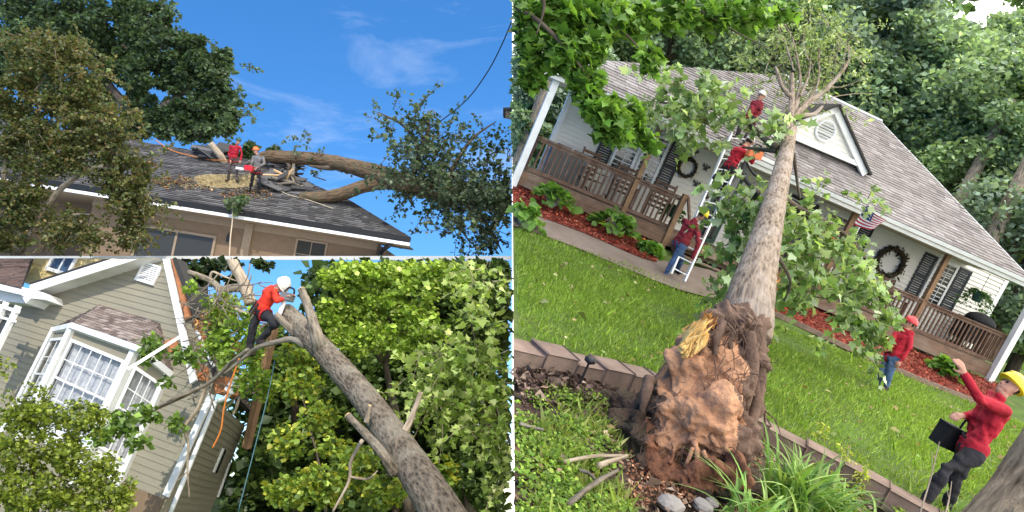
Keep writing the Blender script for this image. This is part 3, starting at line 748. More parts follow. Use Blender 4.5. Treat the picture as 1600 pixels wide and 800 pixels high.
def blades(name, P, h, pal, label, m='grass', seed=5, lean=.55, wd=1.0, par=None, cat='grass'):
    q = np.random.default_rng(seed); n_ = len(P); d = q.normal(size=(n_, 3)) * lean; d[:, 2] = 1; d /= np.linalg.norm(d, axis=1)[:, None]
    s_ = np.cross(d, q.normal(size=(n_, 3))); s_ /= np.linalg.norm(s_, axis=1)[:, None]; hh = (h * np.exp(q.normal(size=n_) * .35))[:, None]
    V = np.stack([P - s_ * hh * .11 * wd, P + s_ * hh * .11 * wd, P + d * hh], 1); pal = np.asarray(pal); a = pal[q.integers(len(pal), size=n_)]; b = pal[q.integers(len(pal), size=n_)]; f = q.random(n_)[:, None]
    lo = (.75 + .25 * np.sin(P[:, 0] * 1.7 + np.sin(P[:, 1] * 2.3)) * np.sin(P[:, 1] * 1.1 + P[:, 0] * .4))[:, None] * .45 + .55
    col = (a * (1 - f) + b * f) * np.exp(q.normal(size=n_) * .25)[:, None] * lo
    C = np.ones((n_, 3, 4)); C[:, :, :3] = col[:, None]
    me = bpy.data.meshes.new(name); base = P.mean(0); me.vertices.add(n_ * 3); me.vertices.foreach_set('co', (V.reshape(-1, 3) - base).astype(np.float32).ravel())
    me.loops.add(n_ * 3); me.loops.foreach_set('vertex_index', np.arange(n_ * 3, dtype=np.int32)); me.polygons.add(n_); me.polygons.foreach_set('loop_start', np.arange(0, n_ * 3, 3, dtype=np.int32)); me.polygons.foreach_set('loop_total', np.full(n_, 3, np.int32))
    at = me.attributes.new('col', 'FLOAT_COLOR', 'POINT'); at.data.foreach_set('color', C.astype(np.float32).ravel()); me.update(calc_edges=True); me.materials.append(MATS[m])
    o = link(bpy.data.objects.new(name, me)); o.matrix_world = CUR[0].M @ Matrix.Translation(Vector(base)); o['kind'] = 'stuff'; tag(o, label, cat); return o
P = P[p.inside(P, .05)]
blades('lawn_grass', P, .062, [(.19, .3, .04), (.25, .37, .06), (.13, .23, .03), (.32, .42, .1)], 'short bright green lawn grass')

gl = np.random.default_rng(61); ii = gl.choice(len(P), 420, False); Lp = P[ii] + [0, 0, .05]
tag(leaves(None, 'fallen_leaves', Lp, .075, [(.3, .2, .1), (.22, .3, .1), (.4, .36, .2), (.16, .1, .05)], OVAL, .9, .3, 'leaf_soft', seed=8, kind='stuff', sv=.6), 'scattered fallen leaves and bark bits on the lawn', 'fallen leaves')
# weeds and litter in the near bed
def bed_pts(n_, seed, poly):
    q = np.random.default_rng(seed); xs = np.array([a[0] for a in poly]); ys = np.array([a[1] for a in poly]); out = []
    while len(out) < n_:
        x, y = q.uniform(xs.min(), xs.max()), q.uniform(ys.min(), ys.max()); ins = False; j = len(poly) - 1
        for i in range(len(poly)):
            if (ys[i] > y) != (ys[j] > y) and x < (xs[j] - xs[i]) * (y - ys[i]) / (ys[j] - ys[i] + 1e-9) + xs[i]: ins = not ins
            j = i
        if ins:
            P_ = p.v(x, y, H - .13); P_[2] = bedv(P_[0], P_[1]); out.append(P_)
    return np.array(out)
c = bed_pts(95, 5, [(800, 615), (925, 612), (930, 640), (890, 660), (960, 690), (985, 790), (990, 830), (790, 830), (790, 620)])
Pw = np.vstack([cloud(x + np.array([0, 0, .04]), (.13, .13, .05), 75, .1, i) for i, x in enumerate(c)])
tag(leaves(None, 'ground_cover', Pw, .028, [(.13, .24, .03), (.2, .32, .04), (.28, .37, .06), (.1, .17, .03)], BLUNT, .9, .3, 'leaf_soft', seed=4, kind='stuff'), 'low yellow green weeds in the near bed', 'weeds')
c = bed_pts(60, 8, [(1190, 770), (1330, 740), (1420, 800), (1400, 830), (1180, 830)])
Pw = np.vstack([cloud(x + np.array([0, 0, .05]), (.08, .08, .06), 30, .1, i) for i, x in enumerate(c)])
tag(leaves(None, 'ground_cover', Pw, .035, [(.15, .25, .03), (.26, .34, .05)], OVAL, .9, .3, 'leaf_soft', seed=9, kind='stuff'), 'low weeds at the foot of the long grass clump', 'weeds')
c = bed_pts(1500, 6, [(800, 575), (1000, 600), (1200, 690), (1330, 770), (1400, 830), (790, 830)]) + np.array([0, 0, .025])
tag(leaves(None, 'leaf_litter', c, .045, [(.2, .11, .06), (.3, .2, .13), (.1, .06, .04), (.4, .3, .22), (.05, .035, .025)], OVAL, 1.2, .35, 'litter', seed=5, kind='stuff', sv=.7), 'brown leaf litter and crumbs of bark in the bed', 'leaf litter')
c = bed_pts(1300, 16, [(800, 573), (1010, 600), (1010, 640), (930, 650), (800, 620)]) + np.array([0, 0, .03])
tag(leaves(None, 'soil_crumbs', c, .05, [(.05, .03, .022), (.09, .055, .04), (.13, .08, .06), (.28, .2, .15)], OVAL, .6, .35, 'litter', seed=5, kind='stuff', sv=.7), 'dark crumbled soil and mulch below the edging blocks', 'soil')
for i, (a, b, rr, lb) in enumerate([((880, 722), (978, 712), .016, 'grey stick lying straight across the weeds'), ((888, 788), (965, 735), .02, 'dark forked stick by the bottom of the bed'), ((812, 662), (850, 672), .016, 'thin brown stick at the left frame edge'), ((935, 728), (980, 712), .026, 'pale broken stick beside the root pit'), ((905, 735), (930, 750), .015, 'short dark stick among weeds')]):
    A = p.v(*a, H - .09); B = p.v(*b, H - .06); mb = MB(); mb.tube([A, (A + B) / 2 + hn.normal(size=3) * .015, B], [rr, rr * .9, rr * .6], 7, 4, seed=i, jit=.06)
    tag(mb.build('stick', 'bark_pale' if i in (0, 3) else 'bark_grey', None, True), lb, 'stick')
for i, (a, s_, lb) in enumerate([((1048, 788), .09, 'grey stone at the bottom below the root pit'), ((1098, 790), .07, 'small blue grey stone right of the grey stone'), ((1147, 762), .055, 'pale chip of wood stone by the grass clump'), ((1112, 785), .05, 'orange brown pebble at the bottom edge')]):
    A = p.v(*a, H - .1); bm_ = bmesh.new(); bmesh.ops.create_icosphere(bm_, subdivisions=2, radius=s_)
    for v_ in bm_.verts: v_.co = Vector((v_.co.x * 1.2, v_.co.y, v_.co.z * .7)) * (1 + hn.normal() * .07) + Vector(A)
    mb = MB(); mb.add([v_.co[:] for v_ in bm_.verts], [[v_.index for v_ in f.verts] for f in bm_.faces]); bm_.free(); tag(mb.build('stone', 'stone', None), lb, 'stone')
gb = bed_pts(5200, 36, [(800, 600), (930, 610), (985, 700), (985, 830), (790, 830)]); gk = np.sin(gb[:, 0] * 5.1) * np.sin(gb[:, 1] * 4.3) > -.25; gk &= p.inside(gb, .12)
blades('bed_grass', gb[gk], .085, [(.24, .34, .06), (.32, .4, .09), (.16, .25, .05), (.4, .4, .16)], 'thin yellow green grass among the weeds of the near bed', seed=15, lean=.8)
# path light
t = thing('path_light', p.v(905, 580, H - .1), 'small black stake light standing by the edging blocks', 'path light')
A = p.v(904, 603, H - .12); mb = MB(); mb.tube([A, A + [0, 0, .24]], .012, 8); mb.build('stake', 'dark_metal', t)
mb = MB(); mb.tube([A + [0, 0, .24], A + [0, 0, .26], A + [0, 0, .29], A + [0, 0, .31]], [.02, .055, .06, .02], 12); mb.build('lamp_head', 'dark_metal', t, True)

# ---- the house
ND, NW, NE = 17.2, 19.2, 16.85
DV = -.80                                                # deck floor
uL = p.n(812, 282, ND)[0]; uR = p.n(1543, 600, ND)[0]
house = thing('porch_house', (uL + 5, NW, H + .5), 'white sided house with grey shingle roof and long porch', 'house')
EV = 1.56
wl_ = p.n(888, 165, NW)[0]; wr_ = p.n(1552, 470, NW)[0]
boards(house, [(wl_, NW, DV - .1), (wr_, NW, DV - .1), (wr_, NW, EV + .15), (wl_, NW, EV + .15)], (0, 0, 1), .125, 'white_siding', np.array([0, -1.0, 0]), .045)
mb = MB(); mb.aabb((wl_, NW + .03, H), (wr_, NW + .3, EV + .1)); mb.aabb((wl_ + 2.2, NW + .31, H), (wr_ - .4, NW + 6, EV + .1)); mb.build('wall_core', 'white_siding', house)
for uu in (wl_ - .04, wr_ + .04):
    mb = MB(); mb.aabb((uu - .07, NW - .05, DV - .1), (uu + .07, NW + .1, EV + .14)); mb.build('corner_board', 'white', house)
# roof plane through the gutter line
pit = math.radians(32); up_ = np.array([0, math.cos(pit), math.sin(pit)]); ro = np.array([-math.sin(pit) * 0, -math.sin(pit), math.cos(pit)]); O = np.array([0, NE, EV + .12])
R_ = lambda px, py: p.pl(px, py, O, ro)
el, er = uL - .7, p.n(1612, 440, NE)[0]
eaveL = np.array([el, NE, EV + .12]); eaveR = np.array([er, NE, EV + .12])
rp = [eaveL, eaveR, R_(1377, 192), R_(1222, 119), R_(893, 90)]
RPAL = [(.235, .21, .2), (.28, .25, .24), (.2, .178, .17), (.3, .275, .265), (.24, .21, .195)]
mb = MB(); mb.slab([q - ro * .13 for q in rp], ro, .12); mb.build('roof_deck', 'roof_deck', house)
shingles(house, rp, up_, ro, .15, .3, RPAL, 'shingle', .02, ind=260, jit=.09)
cp_ = MB(); cp_.tube([R_(1377, 190), R_(1222, 117)], .07, 6); cp_.build('ridge_cap', 'shingle', house)
cp_ = MB(); cp_.beam(R_(1377, 192), eaveR, .05, .04, ro); cp_.build('rake_edge', 'shingle', house)
# far side of the roof and rear wall so that it stays a house from the side
mb = MB(); bk = [R_(1377, 192), R_(1222, 119), R_(893, 90)]; mb.add(bk + [q + np.array([0, 5, -3.2]) for q in bk], [(0, 1, 4, 3)]); mb.build('rear_roof', 'roof_deck', house)
# gutter, fascia, porch ceiling, beam
g = MB(); sec = [(0, 0), (-.09, .02), (-.12, .11), (-.10, .115), (-.075, .035), (0, .02)]; V = [(x, NE - .02 + a, EV - .02 + b) for x in (el, er) for a, b in sec]
g.add(V, [(i, (i + 1) % 6, 6 + (i + 1) % 6, 6 + i) for i in range(6)] + [tuple(range(6)), tuple(range(6, 12))[::-1]]); g.build('gutter', 'gutter_white', house)
mb = MB(); mb.aabb((el, NE, EV - .1), (er, NE + .03, EV + .1)); mb.build('fascia', 'white', house)
mb = MB(); mb.aabb((el, NE + .04, EV + .0), (er, NW + .05, EV + .04)); mb.build('porch_ceiling', 'porch_ceiling', house)
mb = MB(); mb.aabb((el + .4, ND - .1, EV - .1), (er - .3, ND + .06, EV - .02)); mb.build('porch_beam', 'porch_ceiling', house)
# dormer: gable with round vent standing on the roof
dq = [R_(1208, 207), R_(1342, 262), None]
nd = min(dq[0][1], dq[1][1]) - .15
a = p.n(1212, 206, nd); b = p.n(1343, 261, nd); c_ = p.n(1303, 172, nd)
mid_u = (a[0] + b[0]) / 2
mb = MB(); mb.slab([a, b, c_], (0, 1, 0), 2.2); 
dm = mb.build('dormer', 'white_siding', house)
boards(dm, [a, b, c_], (0, 0, 1), .12, 'white_siding', np.array([0, -1.0, 0]))
for q0, q1 in ((a, c_), (b, c_)):
    mb = MB(); e_ = nz(q1 - q0); mb.beam(q0 - e_ * .25 + [0, -.06, .03], q1 + e_ * .05 + [0, -.06, .03], .1, .2, (0, 0, 1)); mb.build('rake_trim', 'white', dm)
    mb = MB(); nn_ = np.cross(e_, (0, 1, 0)); nn_ = nn_ if nn_[2] > 0 else -nn_; s0 = q0 - e_ * .3 + nn_ * .14; s1 = q1 + e_ * .1 + nn_ * .14
    mb.add([s0 + [0, -.2, 0], s1 + [0, -.2, 0], s1 + [0, 2.6, 0], s0 + [0, 2.6, 0], s0 + [0, -.2, 0] - nn_ * .05, s1 + [0, -.2, 0] - nn_ * .05, s1 + [0, 2.6, 0] - nn_ * .05, s0 + [0, 2.6, 0] - nn_ * .05], [(0, 1, 2, 3), (4, 5, 6, 7), (0, 1, 5, 4), (1, 2, 6, 5), (0, 3, 7, 4), (2, 3, 7, 6)]); mb.build('dormer_roof', 'roof_deck', dm)
mb = MB(); mb.beam(a + [0, -.05, .05], b + [0, -.05, .05], .08, .12); mb.build('sill_trim', 'white', dm)
vc = p.n(1290, 205, nd - .03); rv = .27; mb = MB(); mb.tube([vc + np.array([math.cos(x), 0, math.sin(x)]) * rv for x in np.linspace(0, 2 * math.pi, 25)], .035, 6); vt = mb.build('round_vent', 'white', dm)
for k_ in range(7):
    z = -rv + (k_ + .7) * 2 * rv / 7.4; hw = math.sqrt(max(.001, rv * rv - z * z)); mb = MB(); mb.box(vc + [0, .0, z], (hw, .012, .022), ((1, 0, 0), (0, .8, .6), (0, -.6, .8))); mb.build('vent_slat', 'white', vt)
mb = MB(); mb.tube([vc + [0, .02, 0], vc + [0, .03, 0]], [rv, rv], 20); mb.build('vent_back', 'shutter', vt)

# deck
k_ = 0; uu = uL
for j in range(14):
    nn_ = ND + j * .15; mb = MB(); mb.aabb((uL, nn_ + .004, DV - .04), (uR, nn_ + .146, DV + hn.normal() * .002)); mb.build('deck_board', 'deck_wood', house)
for z0, z1 in ((DV - .2, DV - .045), (DV - .37, DV - .205)):
    mb = MB(); mb.aabb((uL - .02, ND - .04, z0), (uR + .02, ND, z1)); mb.build('rim_board', 'deck_wood', house)
uu = uL + .3
while uu < uR:
    mb = MB(); mb.aabb((uu - .06, ND + .1, H + .2), (uu + .06, ND + .22, DV - .05)); mb.build('deck_pier', 'rail_wood', house); uu += 1.8
# railings
def railing(u0, u1, n0=ND + .05, side=False):
    ax = 1 if side else 0
    def P_(a, z): return np.array([n0, a, z]) if side else np.array([a, n0, z])
    for z, w_, h_ in ((.9, .12, .04), (.83, .05, .08), (.09, .05, .08)):
        mb = MB(); mb.beam(P_(u0, DV + z), P_(u1, DV + z), w_, h_); mb.build('hand_rail' if z == .9 else 'rail', 'rail_wood', house)
    a = u0 + .1
    while a < u1 - .05:
        mb = MB(); mb.beam(P_(a, DV + .06), P_(a, DV + .88), .04, .04, (1, 0, 0) if side else (0, 1, 0)); mb.build('baluster', 'rail_wood', house); a += .135
us = p.n(1072, 318, ND)[0]; ue = p.n(1195, 395, ND)[0]
railing(uL + .1, us); railing(ue, uR - .05); railing(ND + .1, NW - .05, uL + .06, True); railing(ND + .1, NW + .2, uR - .06, True)
# posts
def post(px, py, m='post_wood', w_=.12, n0=ND + .05, z0=DV, z1=EV - .02, name='porch_post'):
    q = p.n(px, py, n0); mb = MB(); mb.aabb((q[0] - w_ / 2, n0 - w_ / 2, z0), (q[0] + w_ / 2, n0 + w_ / 2, z1)); mb.build(name, m, house)
for a in ((990, 293), (1457, 445), (1305, 395)): post(*a)
post(1068, 312, 'post_wood', .13, ND - .02, H + .3, DV + 1.0, 'newel_post'); post(1192, 390, 'post_wood', .13, ND - .02, H + .3, DV + 1.0, 'newel_post')
post(832, 215, 'white', .17, ND - .1, gv(ND) - .1, EV + .02, 'corner_column'); post(1569, 552, 'white', .17, ND - .1, gv(ND) - .1, EV + .02, 'corner_column')
# steps
for k_ in range(3):
    mb = MB(); mb.aabb((us + .15, ND - .3 * (k_ + 1), DV - .2 * (k_ + 1) - .04), (ue - .15, ND - .3 * k_ - .02, DV - .2 * (k_ + 1))); mb.build('step', 'deck_wood', house)
mb = MB(); mb.slab([(us + .1, ND, DV - .05), (us + .1, ND, DV - .35), (us + .1, ND - 1.0, H + .3), (us + .1, ND - 1.0, H + .5)], (1, 0, 0), .05); mb.build('stair_stringer', 'rail_wood', house)
mb = MB(); mb.beam((us - .02, ND - .02, DV + .95), (us - .02, ND - 1.1, H + 1.25), .06, .06); mb.build('stair_rail', 'rail_wood', house)
# windows and shutters on the wall
def wq(u0, u1, v0, v1): return Quad((u0, NW - .02, v0), (u1, NW - .02, v0), (u1, NW - .02, v1), (u0, NW - .02, v1), (0, -1, 0))
def uw(px, py): return p.n(px, py, NW)[0]
def shutter(uc, w_=.42, v0=-.04, v1=1.44):
    q = wq(uc - w_ / 2, uc + w_ / 2, v0, v1); mb = MB(); q.box(mb, 0, .14, 0, 1, 0, .04); q.box(mb, .86, 1, 0, 1, 0, .04); q.box(mb, .14, .86, 0, .06, 0, .038); q.box(mb, .14, .86, .94, 1, 0, .038); q.box(mb, .14, .86, .48, .54, 0, .038)
    s_ = mb.build('shutter', 'shutter', house)
    for b0, b1 in ((.06, .48), (.54, .94)):
        for k_ in range(9):
            z = b0 + (b1 - b0) * k_ / 9; m2 = MB(); P8 = [q.pt(a_, b_, d_) for d_, bb in ((.004, z), (.028, z)) for a_, b_ in ((.14, bb), (.86, bb), (.86, bb + (b1 - b0) / 9 * .75), (.14, bb + (b1 - b0) / 9 * .75))]; m2.hexa(P8); m2.build('louvre', 'shutter', s_)
a = uw(940, 245); b = uw(1045, 262)
shutter(a, .42); shutter(b, .42)
window(house, wq(a + .25, (a + b) / 2 - .03, -.02, 1.44), .07, .05, 2, 2); window(house, wq((a + b) / 2 + .03, b - .25, -.02, 1.44), .07, .05, 2, 2)
d0 = uw(1128, 310); q = wq(d0 - .32, d0 + .32, DV + .02, 1.42); mb = MB(); q.box(mb, 0, 1, 0, 1, 0, .05); dr = mb.build('door', 'plastic_green', house)
for b0, b1 in ((.06, .4), (.48, .94)):
    mb = MB(); q.box(mb, .16, .84, b0, b1, .05, .06); mb.build('door_panel', 'glass', dr)
mb = MB(); q.box(mb, -.12, -.005, 0, 1.04, 0, .06); q.box(mb, 1.005, 1.12, 0, 1.04, 0, .06); q.box(mb, -.005, 1.005, 1.005, 1.04, 0, .06); mb.build('door_frame', 'white', dr)
s1 = uw(1335, 392); shutter(s1, .45); window(house, wq(s1 - 1.35, s1 - .28, -.02, 1.44), .07, .05, 2, 2)
mb = MB(); q = wq(s1 - 1.0, s1 - .72, .5, .75); q.box(mb, 0, 1, 0, 1, .02, .06); mb.build('orange_ornament', 'plastic_orange', house)
s2 = uw(1433, 438); s3 = uw(1487, 461); shutter(s2, .45); shutter(s3, .45); window(house, wq(s2 + .26, s3 - .26, -.02, 1.44), .07, .05, 3, 2)
mb = MB(); w0 = uw(1240, 350); q = wq(w0 - .45, w0 + .45, DV + .02, 1.42); q.box(mb, 0, 1, 0, 1, 0, .05); mb.build('door', 'shutter', house)

# ---- things on the porch
def wreath(px, py, r_, label, m='wreath'):
    c = p.n(px, py, NW - .1); t = thing('wreath', c, label, 'wreath'); mb = MB(); mb.tube([c + np.array([math.cos(x), 0, math.sin(x)]) * r_ for x in np.linspace(0, 2 * math.pi, 25)], r_ * .16, 8, jit=.15); mb.build('ring', m, t)
    an = np.random.default_rng(int(px)).uniform(0, 2 * math.pi, 260); P_ = c + np.column_stack([np.cos(an), an * 0 - .03, np.sin(an)]) * r_ + np.random.default_rng(3).normal(size=(260, 3)) * r_ * .12
    leaves(t, 'twigs', P_, r_ * .3, [(.05, .05, .025), (.09, .07, .04), (.03, .03, .02)], NARROW, .1, .3, 'leaf_soft', seed=3); return t
wreath(1074, 262, .25, 'dark round wreath hanging on the white wall left of the ladder')
wreath(1391, 410, .42, 'large dark wreath on the white wall right of the flag')
for i, (a, lb) in enumerate([((1085, 238), 'upper metal butterfly ornament above the small wreath'), ((1103, 262), 'metal butterfly ornament right of the small wreath'), ((1088, 287), 'lowest metal butterfly ornament below the small wreath')]):
    c = p.n(*a, NW - .05); mb = MB()
    for sg in (-1, 1):
        mb.slab([c, c + [sg * .1, 0, .1], c + [sg * .12, 0, .02], c + [sg * .04, 0, -.02], c + [sg * .08, 0, -.1], c + [sg * .01, 0, -.06]], (0, -1, 0), .012)
    mb.box(c + [0, -.015, 0], (.01, .01, .09)); tag(mb.build('wall_ornament', 'dark_metal', None), lb, 'ornament', 'metal butterflies on the wall')
def rocking_chair(px, py, label, n0, rz):
    q = p.n(px, py, n0); b = np.array([q[0], n0, DV + .005]); t = thing('rocking_chair', b, label, 'chair', 'wooden rocking chairs on the porch'); ca, sa = math.cos(rz), math.sin(rz)
    W = lambda x, y, z: b + np.array([ca * x - sa * y, sa * x + ca * y, z])
    for sx_ in (-.27, .27):
        mb = MB(); mb.tube([W(sx_, y, .02 + .09 * (y / .4) ** 2) for y in np.linspace(-.42, .5, 8)], .022, 6); mb.build('rocker', 'rail_wood', t)
        mb = MB(); mb.beam(W(sx_, -.25, .04), W(sx_, -.27, .62), .045, .045, (1, 0, 0)); mb.build('leg', 'rail_wood', t)
        mb = MB(); mb.beam(W(sx_, .22, .04), W(sx_, .42, 1.12), .045, .045, (1, 0, 0)); mb.build('back_post', 'rail_wood', t)
        mb = MB(); mb.beam(W(sx_, -.32, .63), W(sx_, .32, .6), .08, .025); mb.build('arm', 'rail_wood', t)
    for k_ in range(5): mb = MB(); mb.beam(W(-.26, -.24 + .11 * k_, .42 - .012 * k_), W(.26, -.24 + .11 * k_, .42 - .012 * k_), .09, .02); mb.build('seat_slat', 'rail_wood', t)
    for k_ in range(5): z = .52 + .13 * k_; mb = MB(); mb.beam(W(-.26, .22 + .2 * z * .9 - .02, z), W(.26, .22 + .2 * z * .9 - .02, z), .02, .08); mb.build('back_slat', 'rail_wood', t)
rocking_chair(923, 275, 'wooden rocking chair beside the grey bins', ND + .95, .3); rocking_chair(1028, 318, 'wooden rocking chair nearest the porch steps', ND + .9, -.35); rocking_chair(972, 300, 'wooden rocking chair behind the left porch post', ND + 1.2, 0)
rocking_chair(1395, 462, 'wooden rocking chair behind the right railing by the large wreath', ND + 1.1, .2)
for i, (px, py, lb, w_) in enumerate([(868, 262, 'tall dark grey bin at the left end of the porch', .3), (893, 272, 'lighter grey bin next to the rocking chair', .27)]):
    q = p.n(px, py, ND + 1.3); b = np.array([q[0], ND + 1.3, DV + .005]); t = thing('trash_bin', b, lb, 'bin', 'grey bins on the porch'); mb = MB()
    mb.hexa([b + [x * w_ * s_, y * w_ * s_, z] for z, s_ in ((0, .8), (.85, 1)) for x, y in ((-1, -1), (1, -1), (1, 1), (-1, 1))]); mb.build('bin_body', 'plastic_grey', t)
    mb = MB(); mb.box(b + [0, 0, .885], (w_ * 1.06, w_ * 1.06, .03)); mb.box(b + [0, -.05, .93], (w_ * .6, w_ * .6, .02)); mb.build('lid', 'plastic_grey', t)
def potted(px, py, n0, label, hang=False, s_=.3, name='potted_fern'):
    c = p.n(px, py, n0); t = thing(name, c, label, 'plant'); mb = MB(); mb.tube([c - [0, 0, .26], c - [0, 0, .22], c, c + [0, 0, .01]], [.1, .12, .17, .17], 12); mb.build('pot', 'plastic_green', t, True)
    q = np.random.default_rng(int(px)); P_ = []; D_ = []
    for k_ in range(70):
        a = q.uniform(0, 6.28); L_ = s_ * q.uniform(.7, 1.4)
        for f in np.linspace(.1, 1, 8): P_.append(c + np.array([math.cos(a) * L_ * f, math.sin(a) * L_ * f, .3 * s_ * 3 * f - 1.35 * s_ * f * f * 1.4])); D_.append((math.cos(a), math.sin(a), -.4))
    leaves(t, 'fronds', P_, .1, [(.06, .14, .03), (.1, .2, .04), (.03, .08, .02)], NARROW, .4, .3, 'leaf', seed=int(px), dirs=np.array(D_))
    if hang:
        mb = MB(); mb.tube([c + [0, 0, .05], c * 1.0 + [0, 0, EV - .1 - c[2]]], .008, 5); mb.build('hanger', 'cable', t)
potted(1531, 458, ND + .4, 'bushy green fern basket hanging under the right eave', True, .42, 'hanging_fern'); potted(1056, 325, ND + .35, 'small leafy pot plant on the railing by the steps', False, .26)
# grill under a dark cover
q = p.n(1530, 505, ND + 1.2); b = np.array([q[0], ND + 1.2, DV]); t = thing('covered_grill', b, 'black covered grill behind the right railing', 'grill'); mb = MB(); mb.hexa([b + [x * w_, y * d_, z] for z, w_, d_ in ((.3, .5, .3), (.95, .5, .3)) for x, y in ((-1, -1), (1, -1), (1, 1), (-1, 1))]); mb.build('cabinet', 'black_cloth', t)
mb = MB(); mb.ball(b + [0, 0, .95], (.5, .3, .28), None, 14, 8, zlo=0); mb.build('hood', 'black_cloth', t, True)
for x in (-.4, .4): mb = MB(); mb.tube([b + [x, -.2, 0.01], b + [x, -.2, .3]], .03, 6); mb.build('leg', 'dark_metal', t)
# flag on a slanted staff
A = p.n(1305, 428, ND - .05); B = p.n(1360, 322, ND - .7); t = thing('flag', A, 'small american flag on a white staff by the porch post', 'flag'); mb = MB(); mb.tube([A, B], .016, 8); mb.build('staff', 'white', t, True)
f0 = p.d(1358, 316, 16.0); f1 = p.d(1338, 352, 16.0); f2 = p.d(1390, 345, 15.8); f3 = p.d(1366, 358, 15.9)
def flagpt(s_, v_): a = f0 * (1 - v_) + f1 * v_; b_ = f2 * (1 - v_) + (f2 * .6 + f3 * .4) * v_; c = a * (1 - s_) + b_ * s_; return c + np.array([0, .12 * math.sin(s_ * 7 + v_), -.10 * math.sin(s_ * 3.1)])
for k_ in range(13):
    mb = MB(); s0 = .4 if k_ < 7 else 0; G = [flagpt(s0 + (1 - s0) * i / 8, (k_ + j) / 13) for i in range(9) for j in (0, 1)]; mb.add(G, [(2 * i, 2 * i + 2, 2 * i + 3, 2 * i + 1) for i in range(8)]); mb.build('stripe', 'flag_red' if k_ % 2 == 0 else 'flag_white', t, True)
mb = MB(); G = [flagpt(.4 * i / 4, 7 / 13 * j) + np.array([0, -.002, 0]) for i in range(5) for j in (0, 1)]; mb.add(G, [(2 * i, 2 * i + 2, 2 * i + 3, 2 * i + 1) for i in range(4)]); mb.build('canton', 'flag_blue', t, True)
for k_ in range(12):
    c = flagpt(.05 + .1 * (k_ % 4), .08 + .16 * (k_ // 4)) + np.array([0, -.015, 0]); mb = MB(); st = [c + np.array([math.sin(x * math.pi / 5) * (.022 if x % 2 == 0 else .009), 0, math.cos(x * math.pi / 5) * (.022 if x % 2 == 0 else .009)]) for x in range(10)]; mb.slab(st, (0, -1, 0), .002); mb.build('star', 'flag_white', t)
# broken black gutter pieces hanging by the ladder, dark box by the door
mb = MB(); mb.tube([p.d(1166, 252, 16.6), p.d(1160, 268, 16.5), p.d(1168, 285, 16.4), p.d(1186, 303, 16.2)], [.05, .06, .06, .05], 8, 5, flat=.5); mb.tube([p.d(1166, 252, 16.6), p.d(1178, 272, 16.5), p.d(1198, 285, 16.3)], [.05, .06, .05], 8, 5, flat=.5); tag(mb.build('bent_gutter', 'dark_metal', None, True), 'bent black gutter piece dangling beside the ladder', 'gutter')
mb = MB(); mb.tube([p.d(1222, 302, 16.6), p.d(1250, 318, 16.4), p.d(1268, 322, 16.3), p.d(1281, 310, 16.3)], [.08, .09, .08, .05], 8, 5, flat=.5); tag(mb.build('bent_gutter', 'dark_metal', None, True), 'bent black gutter piece hanging right of the trunk', 'gutter')
c = p.n(1232, 366, ND + .3); t = thing('mailbox', c, 'black box with a white label by the front door', 'box'); mb = MB(); mb.box(c, (.22, .12, .2)); mb.box(c + [0, -.02, .21], (.24, .14, .02)); mb.build('box_body', 'shutter', t); mb = MB(); mb.box(c + [0, -.125, 0], (.07, .004, .07)); mb.build('label_card', 'white', t)
c = p.n(1300, 440, ND + .8); rocking_chair(1258, 400, 'dark chair half hidden behind the fallen branches', ND + .9, .1)

# ---- hostas
def hosta(px, py, label, s_=.34, seed=1, pal=((.12, .24, .04), (.18, .32, .06), (.07, .15, .03))):
    b = ghit(px, py) + np.array([0, 0, .04]); t = thing('hosta', b, label, 'plant', 'hostas in the porch beds'); q = np.random.default_rng(seed); P_ = []; D_ = []
    for k_ in range(150):
        a = q.uniform(0, 6.28); f = q.uniform(.05, 1); P_.append(b + np.array([math.cos(a) * s_ * f * 1.15, math.sin(a) * s_ * f, s_ * .95 * (1 - f * f * .75) + q.normal() * .03])); D_.append((math.cos(a), math.sin(a), -.5 * f))
    mb = MB()
    for k_ in range(14): a = q.uniform(0, 6.28); mb.tube([b - [0, 0, .05], b + np.array([math.cos(a) * s_ * .5, math.sin(a) * s_ * .5, s_ * .6])], .008, 4)
    mb.build('stems', 'leaf_soft', t); leaves(t, 'foliage', P_, .2, pal, BLUNT, .8, .2, 'leaf', seed=seed, dirs=np.array(D_), sv=.3)
for i, (a, s_, lb) in enumerate([((858, 328), .5, 'large hosta at the left end of the deck'), ((955, 368), .5, 'large hosta under the middle of the left railing'), ((812, 352), .35, 'hosta cut by the left edge near the walk'), ((1012, 398), .2, 'small low plant next to the porch steps'), ((1225, 478), .4, 'hosta just right of the trunk'), ((1328, 520), .36, 'dark hosta left of the man in the red helmet'), ((1355, 535), .3, 'hosta behind the dragged branch'), ((1474, 588), .36, 'bright hosta right of the man in the red helmet')]): hosta(*a, lb, s_, i + 3)
